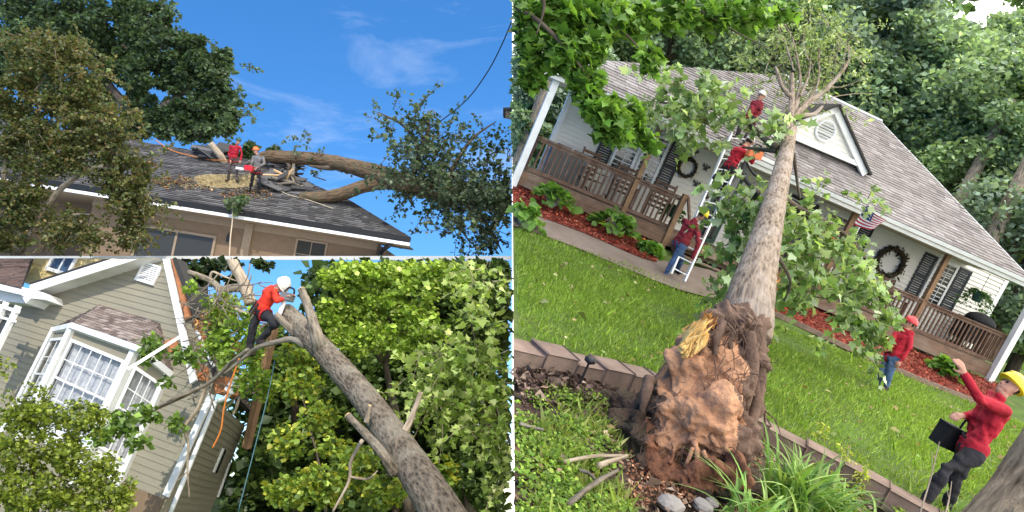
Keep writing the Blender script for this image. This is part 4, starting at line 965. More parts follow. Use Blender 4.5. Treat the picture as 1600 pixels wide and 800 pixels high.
# ---- the uprooted tree
CUR[0] = RP; p = RP
from mathutils import noise as mnoise
ft = thing('uprooted_tree', p.v(1090, 740, H - .1), 'uprooted tree with red clay root ball fallen onto the roof', 'fallen tree')
def trunkpath(): return [p.d(1164, 530, 6.7), p.d(1166, 500, 6.8), p.d(1173, 465, 7.15), p.d(1192, 390, 8.6), p.d(1212, 310, 10.8), p.d(1228, 240, 13.6), p.d(1237, 195, 16.2)]
mb = MB(); mb.tube(trunkpath(), [.24, .26, .235, .2, .17, .145, .12], 28, 14, seed=2, jit=.012); mb.build('trunk', 'bark_brown', ft, True)
lm = MB()
L_ = [([(1222, 262, 12.6), (1230, 215, 15), (1237, 165, 16.6), (1237, 115, 17)], [0.087, 0.093, 0.074, 0.050]), ([(1237, 195, 16.2), (1247, 150, 17.2), (1250, 118, 17.6), (1238, 60, 18), (1222, 35, 18.2)], [0.074, 0.056, 0.037, 0.025, 0.012]),
      ([(1240, 185, 16.4), (1262, 160, 17), (1290, 140, 17.4), (1315, 112, 17.8), (1335, 80, 18)], [0.081, 0.074, 0.062, 0.043, 0.019]), ([(1315, 112, 17.8), (1325, 98, 18), (1326, 70, 18.2)], [0.037, 0.025, 0.012]),
      ([(1234, 150, 16.7), (1222, 135, 16.8), (1212, 105, 17)], [0.056, 0.050, 0.031]), ([(1250, 180, 16.6), (1272, 178, 16.8), (1285, 166, 17)], [0.062, 0.050, 0.031]),
      ([(1262, 160, 17), (1278, 130, 17.4), (1280, 95, 17.8), (1278, 60, 18)], [0.031, 0.025, 0.019, 0.012]), ([(1250, 150, 17), (1263, 120, 17.4), (1266, 90, 17.6)], [0.031, 0.025, 0.012]), ([(1240, 110, 17.4), (1228, 70, 17.8), (1215, 40, 18), (1205, 10, 18.2)], [0.025, 0.022, 0.019, 0.009])]
for i, (a, b) in enumerate(L_): lm = MB(); lm.tube([p.d(*q) for q in a], b, 8, 5, seed=i + 4, jit=.04); lm.build('limb', 'bark_brown', ft, True)
tw = MB(); gq = np.random.default_rng(19)
for k_ in range(26):
    x, y = gq.uniform(1195, 1335), gq.uniform(15, 150); a = p.d(x, y, 17.8); d_ = nz(np.array([gq.normal() * .7, gq.normal() * .4, 1])); l = gq.uniform(.4, 1.1); tw.tube([a - d_ * l * .6, a + gq.normal(size=3) * .05, a + d_ * l * .6 + gq.normal(size=3) * .15], [.014, .01, .004], 5, 3)
tw.build('twig', 'bark_pale', ft, True, kind='stuff')
bl_ = MB()
B_ = [([(1215, 232, 14.0), (1196, 218, 14.2), (1180, 203, 14.4), (1158, 188, 14.8), (1130, 174, 15.2), (1085, 166, 15.4), (1030, 160, 15.6)], [.07, .065, .06, .05, .04, .03, .02]), ([(1212, 236, 14), (1190, 234, 14.3), (1160, 230, 14.6)], [.05, .04, .02]), ([(1130, 174, 15.2), (1120, 150, 15.4), (1105, 130, 15.6)], [.03, .02, .01]),
      ([(1228, 312, 11.5), (1262, 332, 11.8), (1300, 352, 12), (1330, 375, 12.2), (1352, 405, 12.5), (1370, 450, 12.8), (1385, 500, 13.2)], [.05, .045, .04, .035, .03, .02, .015]), ([(1275, 340, 11.8), (1278, 370, 11.9), (1280, 405, 12)], [.025, .02, .012]),
      ([(1185, 300, 11), (1168, 325, 11.6), (1150, 365, 12), (1138, 425, 12.2)], [.04, .03, .025, .015]), ([(1240, 240, 14), (1245, 280, 14.2), (1250, 310, 14.4)], [.04, .03, .02]), ([(1352, 405, 12.5), (1335, 430, 12.5), (1320, 470, 12.6)], [.025, .02, .01]), ([(1215, 400, 9.2), (1235, 440, 9.6), (1225, 470, 9.8)], [.03, .02, .012])]
for i, (a, b) in enumerate(B_): bl_ = MB(); bl_.tube([p.d(*q) for q in a], b, 7, 4, seed=i + 14, jit=.05); bl_.build('branch', 'bark_dark', ft, True)
def pxcloud(lst, seed):
    out = []
    for i, (x, y, dy, rx, ry, n_) in enumerate(lst):
        q = np.random.default_rng(seed * 31 + i); d = q.normal(size=(n_, 3)); d /= np.linalg.norm(d, axis=1)[:, None]; t = q.random(n_) ** .45
        for k_ in range(n_): out.append(p.d(x + d[k_, 0] * t[k_] * rx, y + d[k_, 1] * t[k_] * ry, dy * (1 + d[k_, 2] * t[k_] * .5 * rx / F * 1.6)))
    return np.array(out)
FP = [(.15, .24, .08), (.21, .31, .11), (.28, .37, .17), (.1, .17, .05), (.38, .45, .28)]
twiggy(ft, [(1035, 150, 15.2, 40, 32, 17), (1085, 145, 15.2, 35, 30, 20), (1110, 190, 14.8, 30, 22, 16), (1130, 150, 15.2, 22, 22, 13), (1160, 200, 14.6, 18, 10, 6), (1060, 185, 15, 32, 22, 14), (1206, 208, 14.4, 12, 12, 6), (1215, 215, 14, 16, 20, 6), (1010, 185, 14.8, 24, 26, 9)], 0.5, 9, 0.17, FP, MAPLE, 3, 'leaf', 'bark_dark', .35, 'roof_leaves')
twiggy(ft, [(1160, 335, 11.6, 22, 34, 16), (1156, 410, 11.6, 16, 34, 19), (1165, 385, 11.4, 22, 40, 17), (1120, 462, 12.2, 16, 10, 9), (1160, 445, 10.8, 24, 26, 12), (1175, 300, 11.4, 18, 22, 6), (1145, 470, 11, 18, 12, 4)], 0.4, 9, 0.14, FP, MAPLE, 4, 'leaf', 'bark_dark', .35, 'left_leaves')
twiggy(ft, [(1250, 345, 11.6, 34, 26, 16), (1235, 395, 11, 26, 36, 19), (1285, 385, 11.8, 30, 32, 19), (1260, 440, 11.2, 34, 30, 20), (1275, 300, 13.2, 26, 22, 8), (1320, 415, 12.2, 26, 30, 12), (1345, 432, 12.5, 24, 28, 17), (1340, 470, 12.6, 30, 28, 17), (1362, 488, 13, 22, 26, 19), (1358, 528, 13.4, 16, 20, 14), (1310, 470, 12, 22, 22, 8), (1222, 350, 11, 16, 30, 8), (1368, 556, 13.5, 8, 8, 4), (1355, 320, 15.6, 22, 10, 6)], 0.4, 9, 0.14, FP, MAPLE, 5, 'leaf', 'bark_dark', .35, 'right_leaves')
twiggy(ft, [(1235, 70, 18.4, 40, 40, 31), (1275, 95, 18.2, 36, 34, 27), (1318, 75, 18.4, 34, 30, 25), (1260, 40, 19, 50, 24, 31), (1215, 110, 18, 24, 26, 12), (1290, 140, 17.8, 30, 20, 15), (1190, 60, 18.4, 26, 40, 16), (1305, 165, 17.4, 16, 8, 4)], 0.9, 16, 0.13, [(.2, .28, .1), (.28, .36, .15), (.14, .2, .07), (.36, .42, .25)], NARROW, 6, 'leaf', 'bark_dark', .35, 'top_leaves')
# root ball: lumps fused into one body, roughened
def lump(name, balls, voxel, amp, fq, mats, pick, par, seed=0, disp2=.0):
    base = np.array(par['_b']); mb = MB()
    for x, y, d_, r_ in balls: mb.ball(p.d(x, y, d_), r_, None, 16, 12)
    V = np.vstack(mb.V); me = bpy.data.meshes.new('t'); me.from_pydata((V - base).tolist(), [], mb.Fc); o = link(bpy.data.objects.new('t', me))
    md = o.modifiers.new('r', 'REMESH'); md.mode = 'VOXEL'; md.voxel_size = voxel; sm = o.modifiers.new('s', 'SMOOTH'); sm.iterations = 6; sm.factor = .5
    dg = bpy.context.evaluated_depsgraph_get(); m2 = bpy.data.meshes.new_from_object(o.evaluated_get(dg)); bpy.data.objects.remove(o)
    nr_ = [Vector(v_.normal) for v_ in m2.vertices]
    for v_, vn in zip(m2.vertices, nr_):
        c = Vector(v_.co); a = mnoise.fractal(c * fq + Vector((seed, 0, 0)), .8, 2.1, 5); b = abs(mnoise.noise(Vector((c.x * 6, c.y * 6, c.z * 16)) + Vector((3, seed, 0))))
        w_ = c + Vector(base); k2 = mnoise.noise(w_ * 2.2); l_ = (math.sin(w_.z * 15 + 3.0 * k2) + .6 * math.sin(w_.z * 33 + 4 * k2)) * .028 + mnoise.noise(w_ * 13) * .03 + abs(mnoise.noise(w_ * 30)) * .014; v_.co = c + vn * (a * amp - b * disp2 + l_)
    m2.materials.clear()
    for q in mats: m2.materials.append(MATS[q])
    for f in m2.polygons: f.material_index = pick(np.array(f.center) + base, f.normal); f.use_smooth = True
    ob = link(bpy.data.objects.new(name, m2)); ob.parent = par; ob['_b'] = list(base); return ob
def pickr(c, n_):
    x, y = p.pix(c); k_ = mnoise.noise(Vector(c) * 5) * 22
    if y < 522 + k_ and x > 1100: return 1
    if x > 1158 - (y - 560) * .03 + k_: return 1
    if x < 1022 + k_ * 1.3 and y > 560: return 2
    return 0
lump('root_ball', [(1162, 505, 6.6, .21), (1135, 515, 6.5, .17), (1108, 505, 6.45, .12), (1163, 555, 6.45, .2), (1100, 560, 6.25, .27), (1075, 590, 6.15, .27), (1045, 610, 6.15, .2), (1125, 610, 6.2, .32), (1065, 640, 5.95, .28), (1100, 660, 5.85, .32), (1140, 660, 6.05, .25), (1158, 612, 6.35, .2), (1050, 680, 5.85, .2), (1120, 690, 5.8, .26), (1150, 690, 5.95, .22), (1025, 650, 6.1, .18), (1000, 645, 6.25, .16), (970, 640, 6.45, .15), (945, 632, 6.6, .12)], .018, .085, 2.7, ['clay', 'root', 'bed_soil'], pickr, ft, 1, .06)
lump('soil_pit', [(1040, 748, 5.5, .16), (1080, 756, 5.4, .17), (1120, 748, 5.45, .16), (1010, 735, 5.6, .14), (1000, 695, 5.8, .17), (990, 668, 6.0, .19), (1150, 735, 5.55, .13)], .022, .1, 6, ['clay_shaded', 'bed_soil'], lambda c, n_: 1 if p.pix(c)[0] < 1010 or p.pix(c)[1] > 765 else 0, ft, 5, .05)  # pit clay carries the hollow's shade in its colour
q = np.random.default_rng(31); rt = MB()
for k_ in range(46):
    x, y = q.uniform(1100, 1192), q.uniform(495, 640); a = p.d(x, y, 6.1 + (x - 1100) * .003); ln = q.uniform(.12, .4); d_ = nz(np.array([q.normal() * .4, -.4, -1 + q.normal() * .4])); rr = q.uniform(.004, .02)
    rt.tube([a, a + d_ * ln * .5 + q.normal(size=3) * .03, a + d_ * ln + q.normal(size=3) * .06], [rr, rr * .8, rr * .3], 6, 4, seed=k_, jit=.1)
for a_, rr in (([(1180, 500, 6.5), (1187, 560, 6.35), (1184, 620, 6.2), (1170, 675, 6.0), (1160, 700, 5.9)], .06), ([(1170, 520, 6.3), (1176, 580, 6.15), (1165, 640, 6.0)], .06), ([(1130, 505, 6.3), (1120, 530, 6.1), (1118, 556, 6.0)], .04), ([(1015, 590, 6.0), (1008, 620, 5.9), (1004, 650, 5.9)], .05), ([(1085, 515, 6.2), (1062, 552, 6.1), (1035, 580, 6.0), (1010, 610, 6)], .035)): rt.tube([p.d(*b) for b in a_], [rr, rr, rr * .8, rr * .4], 10, 6, seed=9, jit=.07)
for k_, (x0, x1, y1, d1, rr) in enumerate(((1150, 1140, 545, 6.15, .04), (1164, 1162, 600, 6.1, .05), (1176, 1180, 620, 6.15, .06), (1186, 1190, 600, 6.3, .055), (1138, 1118, 520, 6.2, .035))):
    rt.tube([p.d(x0, 468, 7.0), p.d(x0 * .7 + x1 * .3, 505, 6.52), p.d(x1, (505 + y1) / 2 + 8, d1 + .18), p.d(x1 + 2, y1, d1 + .02), p.d(x1 - 6, y1 + 34, d1 + .06)], [rr * .8, rr, rr * .8, rr * .5, rr * .15], 9, 6, seed=k_ + 50, jit=.09)
rt.build('root', 'root', ft, True)
fb = MB()
for k_ in range(170):
    z_ = q.random(); x, y = (q.uniform(1095, 1195), q.uniform(490, 600)) if z_ < .5 else ((q.uniform(1010, 1170), q.uniform(575, 720)) if z_ < .8 else (q.uniform(1000, 1160), q.uniform(690, 735)))
    a = p.d(x, y, 6.05 - (y - 500) * .0022); ln = q.uniform(.06, .26); d_ = nz(np.array([q.normal() * .7, -.5 + q.normal() * .3, -.6 + q.normal() * .7])); rr = q.uniform(.0018, .005)
    fb.tube([a, a + d_ * ln * .5 + q.normal(size=3) * .02, a + d_ * ln * .8 + q.normal(size=3) * .05 - [0, 0, .05]], [rr, rr, rr * .4], 4, 2)
fb.build('root_fibres', 'root', ft, True, kind='stuff')
cl_ = []
for k_ in range(2600): x, y = q.uniform(985, 1190), q.uniform(690, 790); a = p.v(x, y, H - .12); cl_.append([a[0], a[1], bedv(a[0], a[1]) + .03])
leaves(ft, 'soil_crumbs', np.array(cl_), .026, [(.3, .13, .065), (.2, .085, .045), (.1, .055, .035), (.38, .2, .11)], OVAL, .5, .3, 'litter', seed=3, kind='stuff', sv=.5)
for a_, rr in (([(1085, 690, 5.6), (1090, 715, 5.5), (1086, 738, 5.45)], .035), ([(1082, 700, 5.55), (1074, 722, 5.5), (1068, 730, 5.5)], .025), ([(1125, 685, 5.65), (1132, 705, 5.6), (1137, 728, 5.6)], .035), ([(1110, 680, 5.6), (1120, 695, 5.55), (1126, 698, 5.55)], .03), ([(1098, 705, 5.5), (1104, 720, 5.45), (1100, 735, 5.4)], .025), ([(1046, 725, 5.4), (1052, 712, 5.45), (1050, 700, 5.5)], .02)): pr = MB(); pr.tube([p.d(*b) for b in a_], [rr * .9, rr * .6, rr * .1], 8, 5, seed=int(rr * 1000), jit=.16); pr.build('torn_root', 'clay' if rr > .022 else 'clay_shaded', ft, True)
def splinter(lst, m, n_, ln, rr, seed):
    mb = MB(); g = np.random.default_rng(seed); x, y, d_, rx, ry = lst
    for k_ in range(n_):
        a = p.d(x + g.uniform(-rx, rx), y + g.uniform(-ry, ry), d_ + g.uniform(-.04, .04)); dd = nz(np.array([.25, -.2, 1.0]) + g.normal(size=3) * .25); w_ = rr * g.uniform(.5, 1.3); l = ln * g.uniform(.5, 1.2); mb.tube([a - dd * l * .5, a, a + dd * l * .5], [w_, w_ * .9, w_ * .15], 5, seed=k_, jit=.25, flat=.5)
    mb.build('splintered_wood', m, ft)
splinter((1088, 524, 5.95, 13, 18), 'yellow_wood', 70, .17, .03, 1); splinter((1074, 545, 5.95, 8, 10), 'yellow_wood', 20, .1, .026, 8); splinter((1108, 500, 6.15, 10, 8), 'raw_wood_orange', 18, .12, .022, 2); splinter((1138, 634, 5.82, 8, 14), 'raw_wood_orange', 40, .1, .02, 3); splinter((1206, 440, 7.6, 6, 18), 'raw_wood_orange', 10, .2, .02, 4)

# ---- ladder
ld = thing('ladder', p.d(1060, 433, 15.4), 'white extension ladder leaning on the porch eave', 'ladder')
la, lb_ = p.d(1048, 428, 15.3), p.d(1143, 208, 16.6); ra, rb_ = p.d(1069, 440, 15.2), p.d(1174, 210, 16.5)
for a, b in ((la, lb_), (ra, rb_)): mb = MB(); mb.beam(a, b, .035, .085, (0, 1, 0)); mb.build('rail', 'ladder', ld)
for k_ in range(13):
    f = (k_ + .5) / 13; mb = MB(); mb.tube([la * (1 - f) + lb_ * f, ra * (1 - f) + rb_ * f], .018, 6); mb.build('rung', 'ladder', ld)

# ---- the crew on this plot
J = stick(dict(hd=(1576, 606, .05), nek=(1562, 621, .02), che=(1552, 640), pel=(1517, 703), shL=(1569, 642, -.2), shR=(1547, 620, .2), elL=(1530, 622, -.33), wrL=(1507, 585, -.3), hdL=(1501, 571, -.3), elR=(1524, 648, .25), wrR=(1507, 650, .1), hdR=(1494, 650, .05), hpL=(1521, 712, -.12), hpR=(1510, 704, .12), knL=(1478, 734, -.2), anL=(1448, 780, -.2), toL=(1432, 793, -.28), knR=(1492, 758, .05), anR=(1476, 800, .1), toR=(1460, 813, .0)), p, 7.3)
person('person', 'man in yellow helmet and red shirt looking up with raised hand', J, 1.06, 'cloth_red', 'cloth_dark', 'boot', 'plastic_yellow', face=(-.62, .1, .72), up=(.45, -.05, .75), voxel=.009, curl={'L': (-.6, .4, .5), 'R': (-.3, .2, -1)})
J = stick(dict(hd=(1421, 507), nek=(1415, 516), che=(1411, 530), pel=(1393, 559), shL=(1401, 521, .12), shR=(1423, 521, -.12), elR=(1421, 545, -.22), wrR=(1407, 564, -.25), elL=(1389, 540, -.05), wrL=(1377, 541, -.3), hpL=(1388, 562, .09), hpR=(1396, 564, -.09), knL=(1377, 582, .0), anL=(1371, 599, .15), toL=(1359, 600, .0), knR=(1389, 585, -.1), anR=(1385, 604, -.1), toR=(1374, 609, -.25)), p, 13.9)
person('person', 'man in red helmet and red shirt dragging a leafy branch', J, 1.0, 'cloth_red', 'denim', 'boot', 'plastic_red', face=(-.8, .3, -.1), up=(.1, 0, 1))
J = stick(dict(hd=(1096, 336, -.05), nek=(1087, 343), che=(1079, 354), pel=(1063, 381), shL=(1070, 345, .15), shR=(1089, 352, -.15), elR=(1091, 381, -.25), wrR=(1082, 403, -.2), elL=(1092, 366, .1), wrL=(1097, 386, -.1), hpL=(1060, 384, .09), hpR=(1066, 387, -.09), knR=(1050, 412, -.15), anR=(1035, 438, -.05), toR=(1045, 447, -.2), knL=(1066, 404, .1), anL=(1058, 421, .35), toL=(1066, 426, .2)), p, 15.6)
person('person', 'man in yellow helmet and maroon shirt holding the ladder foot', J, 1.03, 'cloth_maroon', 'denim', 'boot', 'plastic_yellow', face=(.85, .3, -.45), up=(.2, 0, 1))
J = stick(dict(hd=(1170, 222, .05), nek=(1162, 230), che=(1154, 238), pel=(1140, 261), shL=(1146, 236, .15), shR=(1164, 240, -.12), elR=(1174, 254, -.15), wrR=(1182, 242, -.15), elL=(1160, 238, .3), wrL=(1174, 236, .2), hpL=(1136, 263, .08), hpR=(1145, 266, -.08), knL=(1117, 278, -.12), anL=(1104, 302, .05), toL=(1107, 308, .15), knR=(1134, 288, -.1), anR=(1121, 312, .0), toR=(1127, 316, .12)), p, 16.25)
person('person', 'man in red shirt and black trousers climbing the white ladder', J, .98, 'cloth_red', 'cloth_dark', 'boot', 'plastic_white', face=(.6, .8, 0), up=(.1, 0, 1), harness='black_cloth')
J = stick(dict(hd=(1189, 151), nek=(1186, 158), che=(1183, 165), pel=(1172, 186), shL=(1176, 160, .12), shR=(1190, 163, -.12), elR=(1188, 176, -.25), wrR=(1180, 182, -.35), elL=(1176, 172, -.1), wrL=(1174, 180, -.3), hpL=(1169, 188, .08), hpR=(1175, 189, -.08), knL=(1158, 194, -.25), anL=(1152, 212, -.1), toL=(1146, 214, -.3), knR=(1170, 204, -.3), anR=(1163, 222, -.2), toR=(1157, 225, -.4)), p, 17.2)
person('person', 'man in white helmet crouching on the shingle roof', J, .95, 'cloth_maroon', 'cloth_work', 'boot', 'plastic_white', face=(-.5, -.6, -.4), up=(.2, 0, 1), harness='harness_red', glove='black_cloth')
# chainsaw on the ladder, dragged branch, bag
c = p.d(1179, 240, 15.9); t = thing('chainsaw', c, 'orange chainsaw held at the top of the ladder', 'chainsaw'); mb = MB(); mb.box(c, (.16, .09, .1)); mb.build('engine', 'plastic_orange', t); mb = MB(); mb.box(c + [.35, 0, -.02], (.22, .012, .04)); mb.build('bar', 'gutter_white', t); mb = MB(); mb.tube([c + [-.1, 0, .1], c + [-.05, 0, .2], c + [.08, 0, .19], c + [.1, 0, .1]], .016, 6, 3); mb.build('handle', 'black_cloth', t)
c = p.d(1481, 680, 7.55); t = thing('tool_bag', c, 'black tool bag hanging by the near man', 'bag'); ax = (nz(p.d(1500, 688, 7.6) - p.d(1466, 672, 7.5)), np.array([0, 1.0, 0]), np.array([0, 0, 1.0])); mb = MB(); mb.hexa([c + ax[0] * x * w_ + ax[1] * y * .09 + ax[2] * z for z, w_ in ((-.13, .13), (.1, .11)) for x, y in ((-1, -1), (1, -1), (1, 1), (-1, 1))]); mb.build('bag_body', 'black_cloth', t)
mb = MB(); mb.box(c + ax[2] * .11, (.115, .095, .012), ax); mb.build('flap', 'black_cloth', t); mb = MB(); mb.tube([c + ax[0] * .1 + ax[2] * .1, c + ax[0] * .14 + ax[2] * .24, p.d(1515, 690, 7.4)], .012, 6, 4); mb.build('strap', 'black_cloth', t)
# near trunk at the corner
t = thing('oak_tree', p.d(1640, 870, 3.7), 'thick rough grey trunk at the bottom right corner', 'tree'); mb = MB(); mb.tube([p.d(1580, 940, 3.6), p.d(1652, 826, 3.75), p.d(1716, 710, 3.9), p.d(1800, 560, 4.2)], [.42, .36, .345, .34], 48, 22, seed=3, jit=.006); mb.build('trunk', 'bark_corner', t, True)
# daylily clump
def arching(label, base_px, n_, L, seed, pal, wd=.014, spread=1.0, dirx=0, name='grass_clump'):
    g = np.random.default_rng(seed); b0 = p.v(*base_px, H - .13); t = thing(name, b0, label, 'plant'); mb = MB()
    for k_ in range(n_):
        b = b0 + np.array([g.normal() * .13, g.normal() * .1, 0]); a = g.uniform(0, 6.28); d_ = np.array([math.cos(a) + dirx, math.sin(a), 0]) * spread; l = L * g.uniform(.55, 1.15); dr = g.uniform(.35, 1.1); col = np.asarray(pal[g.integers(len(pal))]) * math.exp(g.normal() * .2); sd = nz(np.array([-d_[1], d_[0], 0]) + 1e-3)
        V = []; ks = 8
        for i in range(ks + 1): f = i / ks; c = b + d_ * l * (f * .35 + f * f * .35 * dr) + np.array([0, 0, l * (f * .95 - f * f * .62 * dr)]); w_ = wd * (1 - f ** 2.2) * (.7 + .6 * min(1, f * 4)) + .0006; V += [c - sd * w_, c + np.array([0, 0, -w_ * .35]), c + sd * w_]
        mb.add(V, [q_ for i in range(ks) for q_ in ((3 * i, 3 * i + 1, 3 * i + 4, 3 * i + 3), (3 * i + 1, 3 * i + 2, 3 * i + 5, 3 * i + 4))], col)
    mb.build('blades', 'leaf_soft', t, True)
DP = [(.16, .3, .06), (.22, .36, .09), (.11, .22, .05), (.3, .42, .12)]
arching('long arching daylily leaves right of the root ball', (1235, 790), 120, .78, 4, DP, .013); arching('second arching clump nearer the bottom edge', (1180, 828), 60, .62, 6, DP, .012, 1.1, -.4); arching('third arching clump towards the block edging', (1290, 800), 60, .6, 8, DP, .011)
g = np.random.default_rng(5)
for i, (a, lb) in enumerate([((1310, 745), 'small yellow green sprig by the edging blocks'), ((1265, 700), 'thin yellow green sprig above the daylilies'), ((1335, 770), 'yellow sprig nearest the edging corner')]):
    b = p.v(*a, H - .13); t = thing('weed_sprig', b, lb, 'plant', 'yellow green sprigs'); mb = MB(); tp = b + np.array([g.normal() * .05, 0, .3]); mb.tube([b, (b + tp) / 2 + [.02, 0, 0], tp], .005, 5, 3); mb.build('stem', 'leaf_soft', t)
    P_ = np.array([b + (tp - b) * f + g.normal(size=3) * .035 for f in g.uniform(.25, 1, 70)]); leaves(t, 'foliage', P_, .06, [(.42, .45, .05), (.5, .5, .08), (.25, .36, .05)], NARROW, .5, .2, 'leaf_soft', seed=i)
for i, (a, b, lb) in enumerate([((1438, 800), (1468, 690), 'tall dry weed stalk in front of the near man'), ((1474, 815), (1487, 752), 'short dry twig by the near man feet')]):
    A = p.d(*a, 5.6); B = p.d(*b, 5.8); mb = MB(); mb.tube([A, (A + B) / 2 + [.01, 0, 0], B], [.007, .006, .003], 5, 3); mb.tube([(A * .4 + B * .6), (A * .2 + B * .8) + [-.05, 0, .02]], [.004, .002], 4); tag(mb.build('dry_stalk', 'bark_pale', None), lb, 'stalk')

# ---- overhanging maple (its trunk stands beside the camera, out of the picture)
mt = thing('maple_tree', (-1.2, 5.0, H), 'maple with broad leaves hanging in from the top left', 'tree')
mb = MB(); bs = [np.array([-2.6, 7.5, H]), np.array([-2.2, 7.6, 1.5]), np.array([-1.6, 7.9, 4.5])]; 
for k_, a_ in enumerate(([(806, 10, 8.6), (850, 40, 8.4), (900, 95, 8.4), (935, 150, 8.5), (960, 205, 8.6)], [(806, 40, 8.8), (832, 90, 8.8), (848, 130, 8.8)], [(870, -20, 9), (930, 20, 9), (985, 60, 9), (1020, 110, 9.2)], [(985, -15, 9.4), (1005, 20, 9.4), (1015, 60, 9.4)], [(840, -20, 8.2), (850, 10, 8.2), (838, 55, 8.2)], [(1020, -20, 9.6), (1090, 15, 9.6), (1150, 50, 9.8), (1200, 75, 10)])): mb = MB(); mb.tube([p.d(*b) for b in a_], [.035, .028, .02, .012, .006], 7, 5, seed=k_); mb.build('branch', 'bark_dark', mt, True)
r5 = pxcloud([(825, 25, 8.7, 40, 40, 360), (880, 20, 8.8, 50, 36, 450), (940, 30, 8.9, 46, 36, 390), (995, 30, 9.2, 40, 34, 300), (1050, 25, 9.6, 45, 30, 300), (1110, 25, 9.8, 45, 28, 285), (1170, 25, 10, 40, 32, 225), (1215, 20, 10.4, 30, 22, 135), (835, 80, 8.7, 32, 34, 300), (885, 85, 8.5, 30, 34, 285), (925, 75, 8.6, 26, 30, 180), (830, 125, 8.8, 26, 18, 135), (915, 130, 8.5, 28, 26, 240), (940, 170, 8.5, 36, 26, 315), (960, 205, 8.6, 32, 22, 225), (985, 180, 8.8, 24, 24, 135), (1005, 215, 8.9, 22, 16, 75), (1020, 232, 9, 12, 10, 24), (1015, 95, 9.1, 20, 30, 90)], 5)
leaves(mt, 'crown', r5, .125, [(.06, .14, .022), (.1, .2, .03), (.15, .28, .045), (.04, .09, .018), (.22, .36, .07)], MAPLE, .6, .25, 'leaf', seed=7)

# ---- the wood behind
GP_HAZE = [[(0.159, 0.245, 0.152), (0.255, 0.361, 0.209), (0.354, 0.460, 0.279), (0.110, 0.161, 0.112)], [(0.217, 0.327, 0.168), (0.315, 0.443, 0.209), (0.432, 0.542, 0.279), (0.139, 0.196, 0.124)], [(0.159, 0.229, 0.181), (0.237, 0.327, 0.252), (0.315, 0.409, 0.308), (0.100, 0.138, 0.112)]]  # leaf greens paled and greyed to paint in the haze
TR = [(830, 40, 30, 3.4), (910, 70, 33, 3.2), (985, 20, 36, 4.0), (1060, 60, 34, 3.4), (1140, 40, 37, 3.8), (1215, 60, 36, 3.6), (1290, 30, 38, 4.4), (1350, 95, 33, 3.4), (1398, 62, 30, 2.8), (1440, 150, 29, 3.2), (1395, 190, 34, 3), (1468, 105, 34, 2.8), (1604, 100, 30, 2.2), (1530, 205, 27, 2.6), (1480, 260, 31, 3.0), (1600, 180, 25, 3.0), (1570, 290, 25, 2.8), (1610, 400, 23, 2.8), (1540, 350, 30, 2.6), (1650, 470, 26, 2.4), (835, 160, 27, 2.6), (812, 235, 25, 1.6), (868, 195, 29, 2.2)]
nm = ['dark', 'bright', 'bluish']; 
desc = ['tall tree at the top left corner of the wood', 'tree behind the left end of the roof', 'high tree above the left roof slope', 'tree behind the middle of the left roof slope', 'tree behind the roof near the fallen top', 'tree directly behind the fallen crown', 'tall tree rising above the dormer', 'tree just right of the fallen crown', 'high tree right of the dormer', 'tree above the right end of the ridge', 'tree touching the ridge end', 'tall tree under the bright gap in the sky', 'tree at the top right corner', 'tree below the bright gap in the sky', 'tree behind the upper right rake', 'tree at the right edge above the middle', 'tree right of the roof rake', 'tree at the right edge beside the roof corner', 'dark tree behind the lower rake', 'low tree at the right edge by the porch end', 'tree behind the left corner column', 'low tree at the left edge beside the porch', 'tree seen between the column and the wall']
for i, (x, y, d_, r_) in enumerate(TR):
    c = p.d(x, y, d_); b = np.array([c[0] + hn.normal() * .5, c[1] + .5, gv(20) - .2]); 
    if p.w(b)[0] < .3: b = b + p.R.T @ np.array([.5 - p.w(b)[0], 0, 0])
    tree('forest_tree', desc[i], b, c + [0, 0, r_ * .6], .2 + .04 * (i % 3), c, (r_, r_ * .8, r_ * .95), 40, r_ * .32, 360, .23 if d_ > 28 else .19, GP_HAZE[i % 3], 'bark_dark', 40 + i, group='trees of the wood behind the house', hollow=.55, limbs=6, flat=.7)
for i, (x0, y0, x1, y1, d_, r_) in enumerate([(1502, 310, 1538, 240, 24, .22), (1528, 330, 1560, 265, 26, .17), (1555, 360, 1600, 270, 22, .24), (1570, 420, 1605, 340, 23, .14), (810, 250, 842, 165, 24, .2)]):
    A = p.d(x0, y0, d_); B = p.d(x1, y1, d_); e_ = B - A; t = thing('bare_trunk', A - e_, ['leaning dark trunk nearest the roof rake', 'thin trunk second from the roof rake', 'thick pale trunk near the right edge', 'thin trunk low at the right edge', 'dark trunk beside the left porch column'][i], 'tree', 'trunks showing in the wood'); mb = MB(); mb.tube([A - e_, A, B, B + e_ * 1.2], [r_ * 1.2, r_, r_ * .9, r_ * .6], 10, 5, seed=i, jit=.04); mb.build('trunk', 'bark_dark' if i % 2 else 'bark_grey', t, True)
# thick dark wood farther back: one mass
fw = []
g = np.random.default_rng(77)
for k_ in range(190):
    x, y = g.uniform(790, 1660), g.uniform(-60, 620)
    if (1445 < x < 1585 and -70 < y < 95) or (1190 < x < 1225 and 25 < y < 80): continue
    d_ = g.uniform(44, 56); fw.append(cloud(p.d(x, y, d_), (2.6, 2.6, 2.2), 330, .2, k_))
tag(leaves(None, 'far_wood', np.vstack(fw), .62, [(.06, .11, .045), (.09, .16, .06), (.12, .2, .08), (.04, .07, .03)], OVAL, .4, .3, 'leaf', seed=2, kind='stuff'), 'dense dark green wood far behind the house', 'wood')
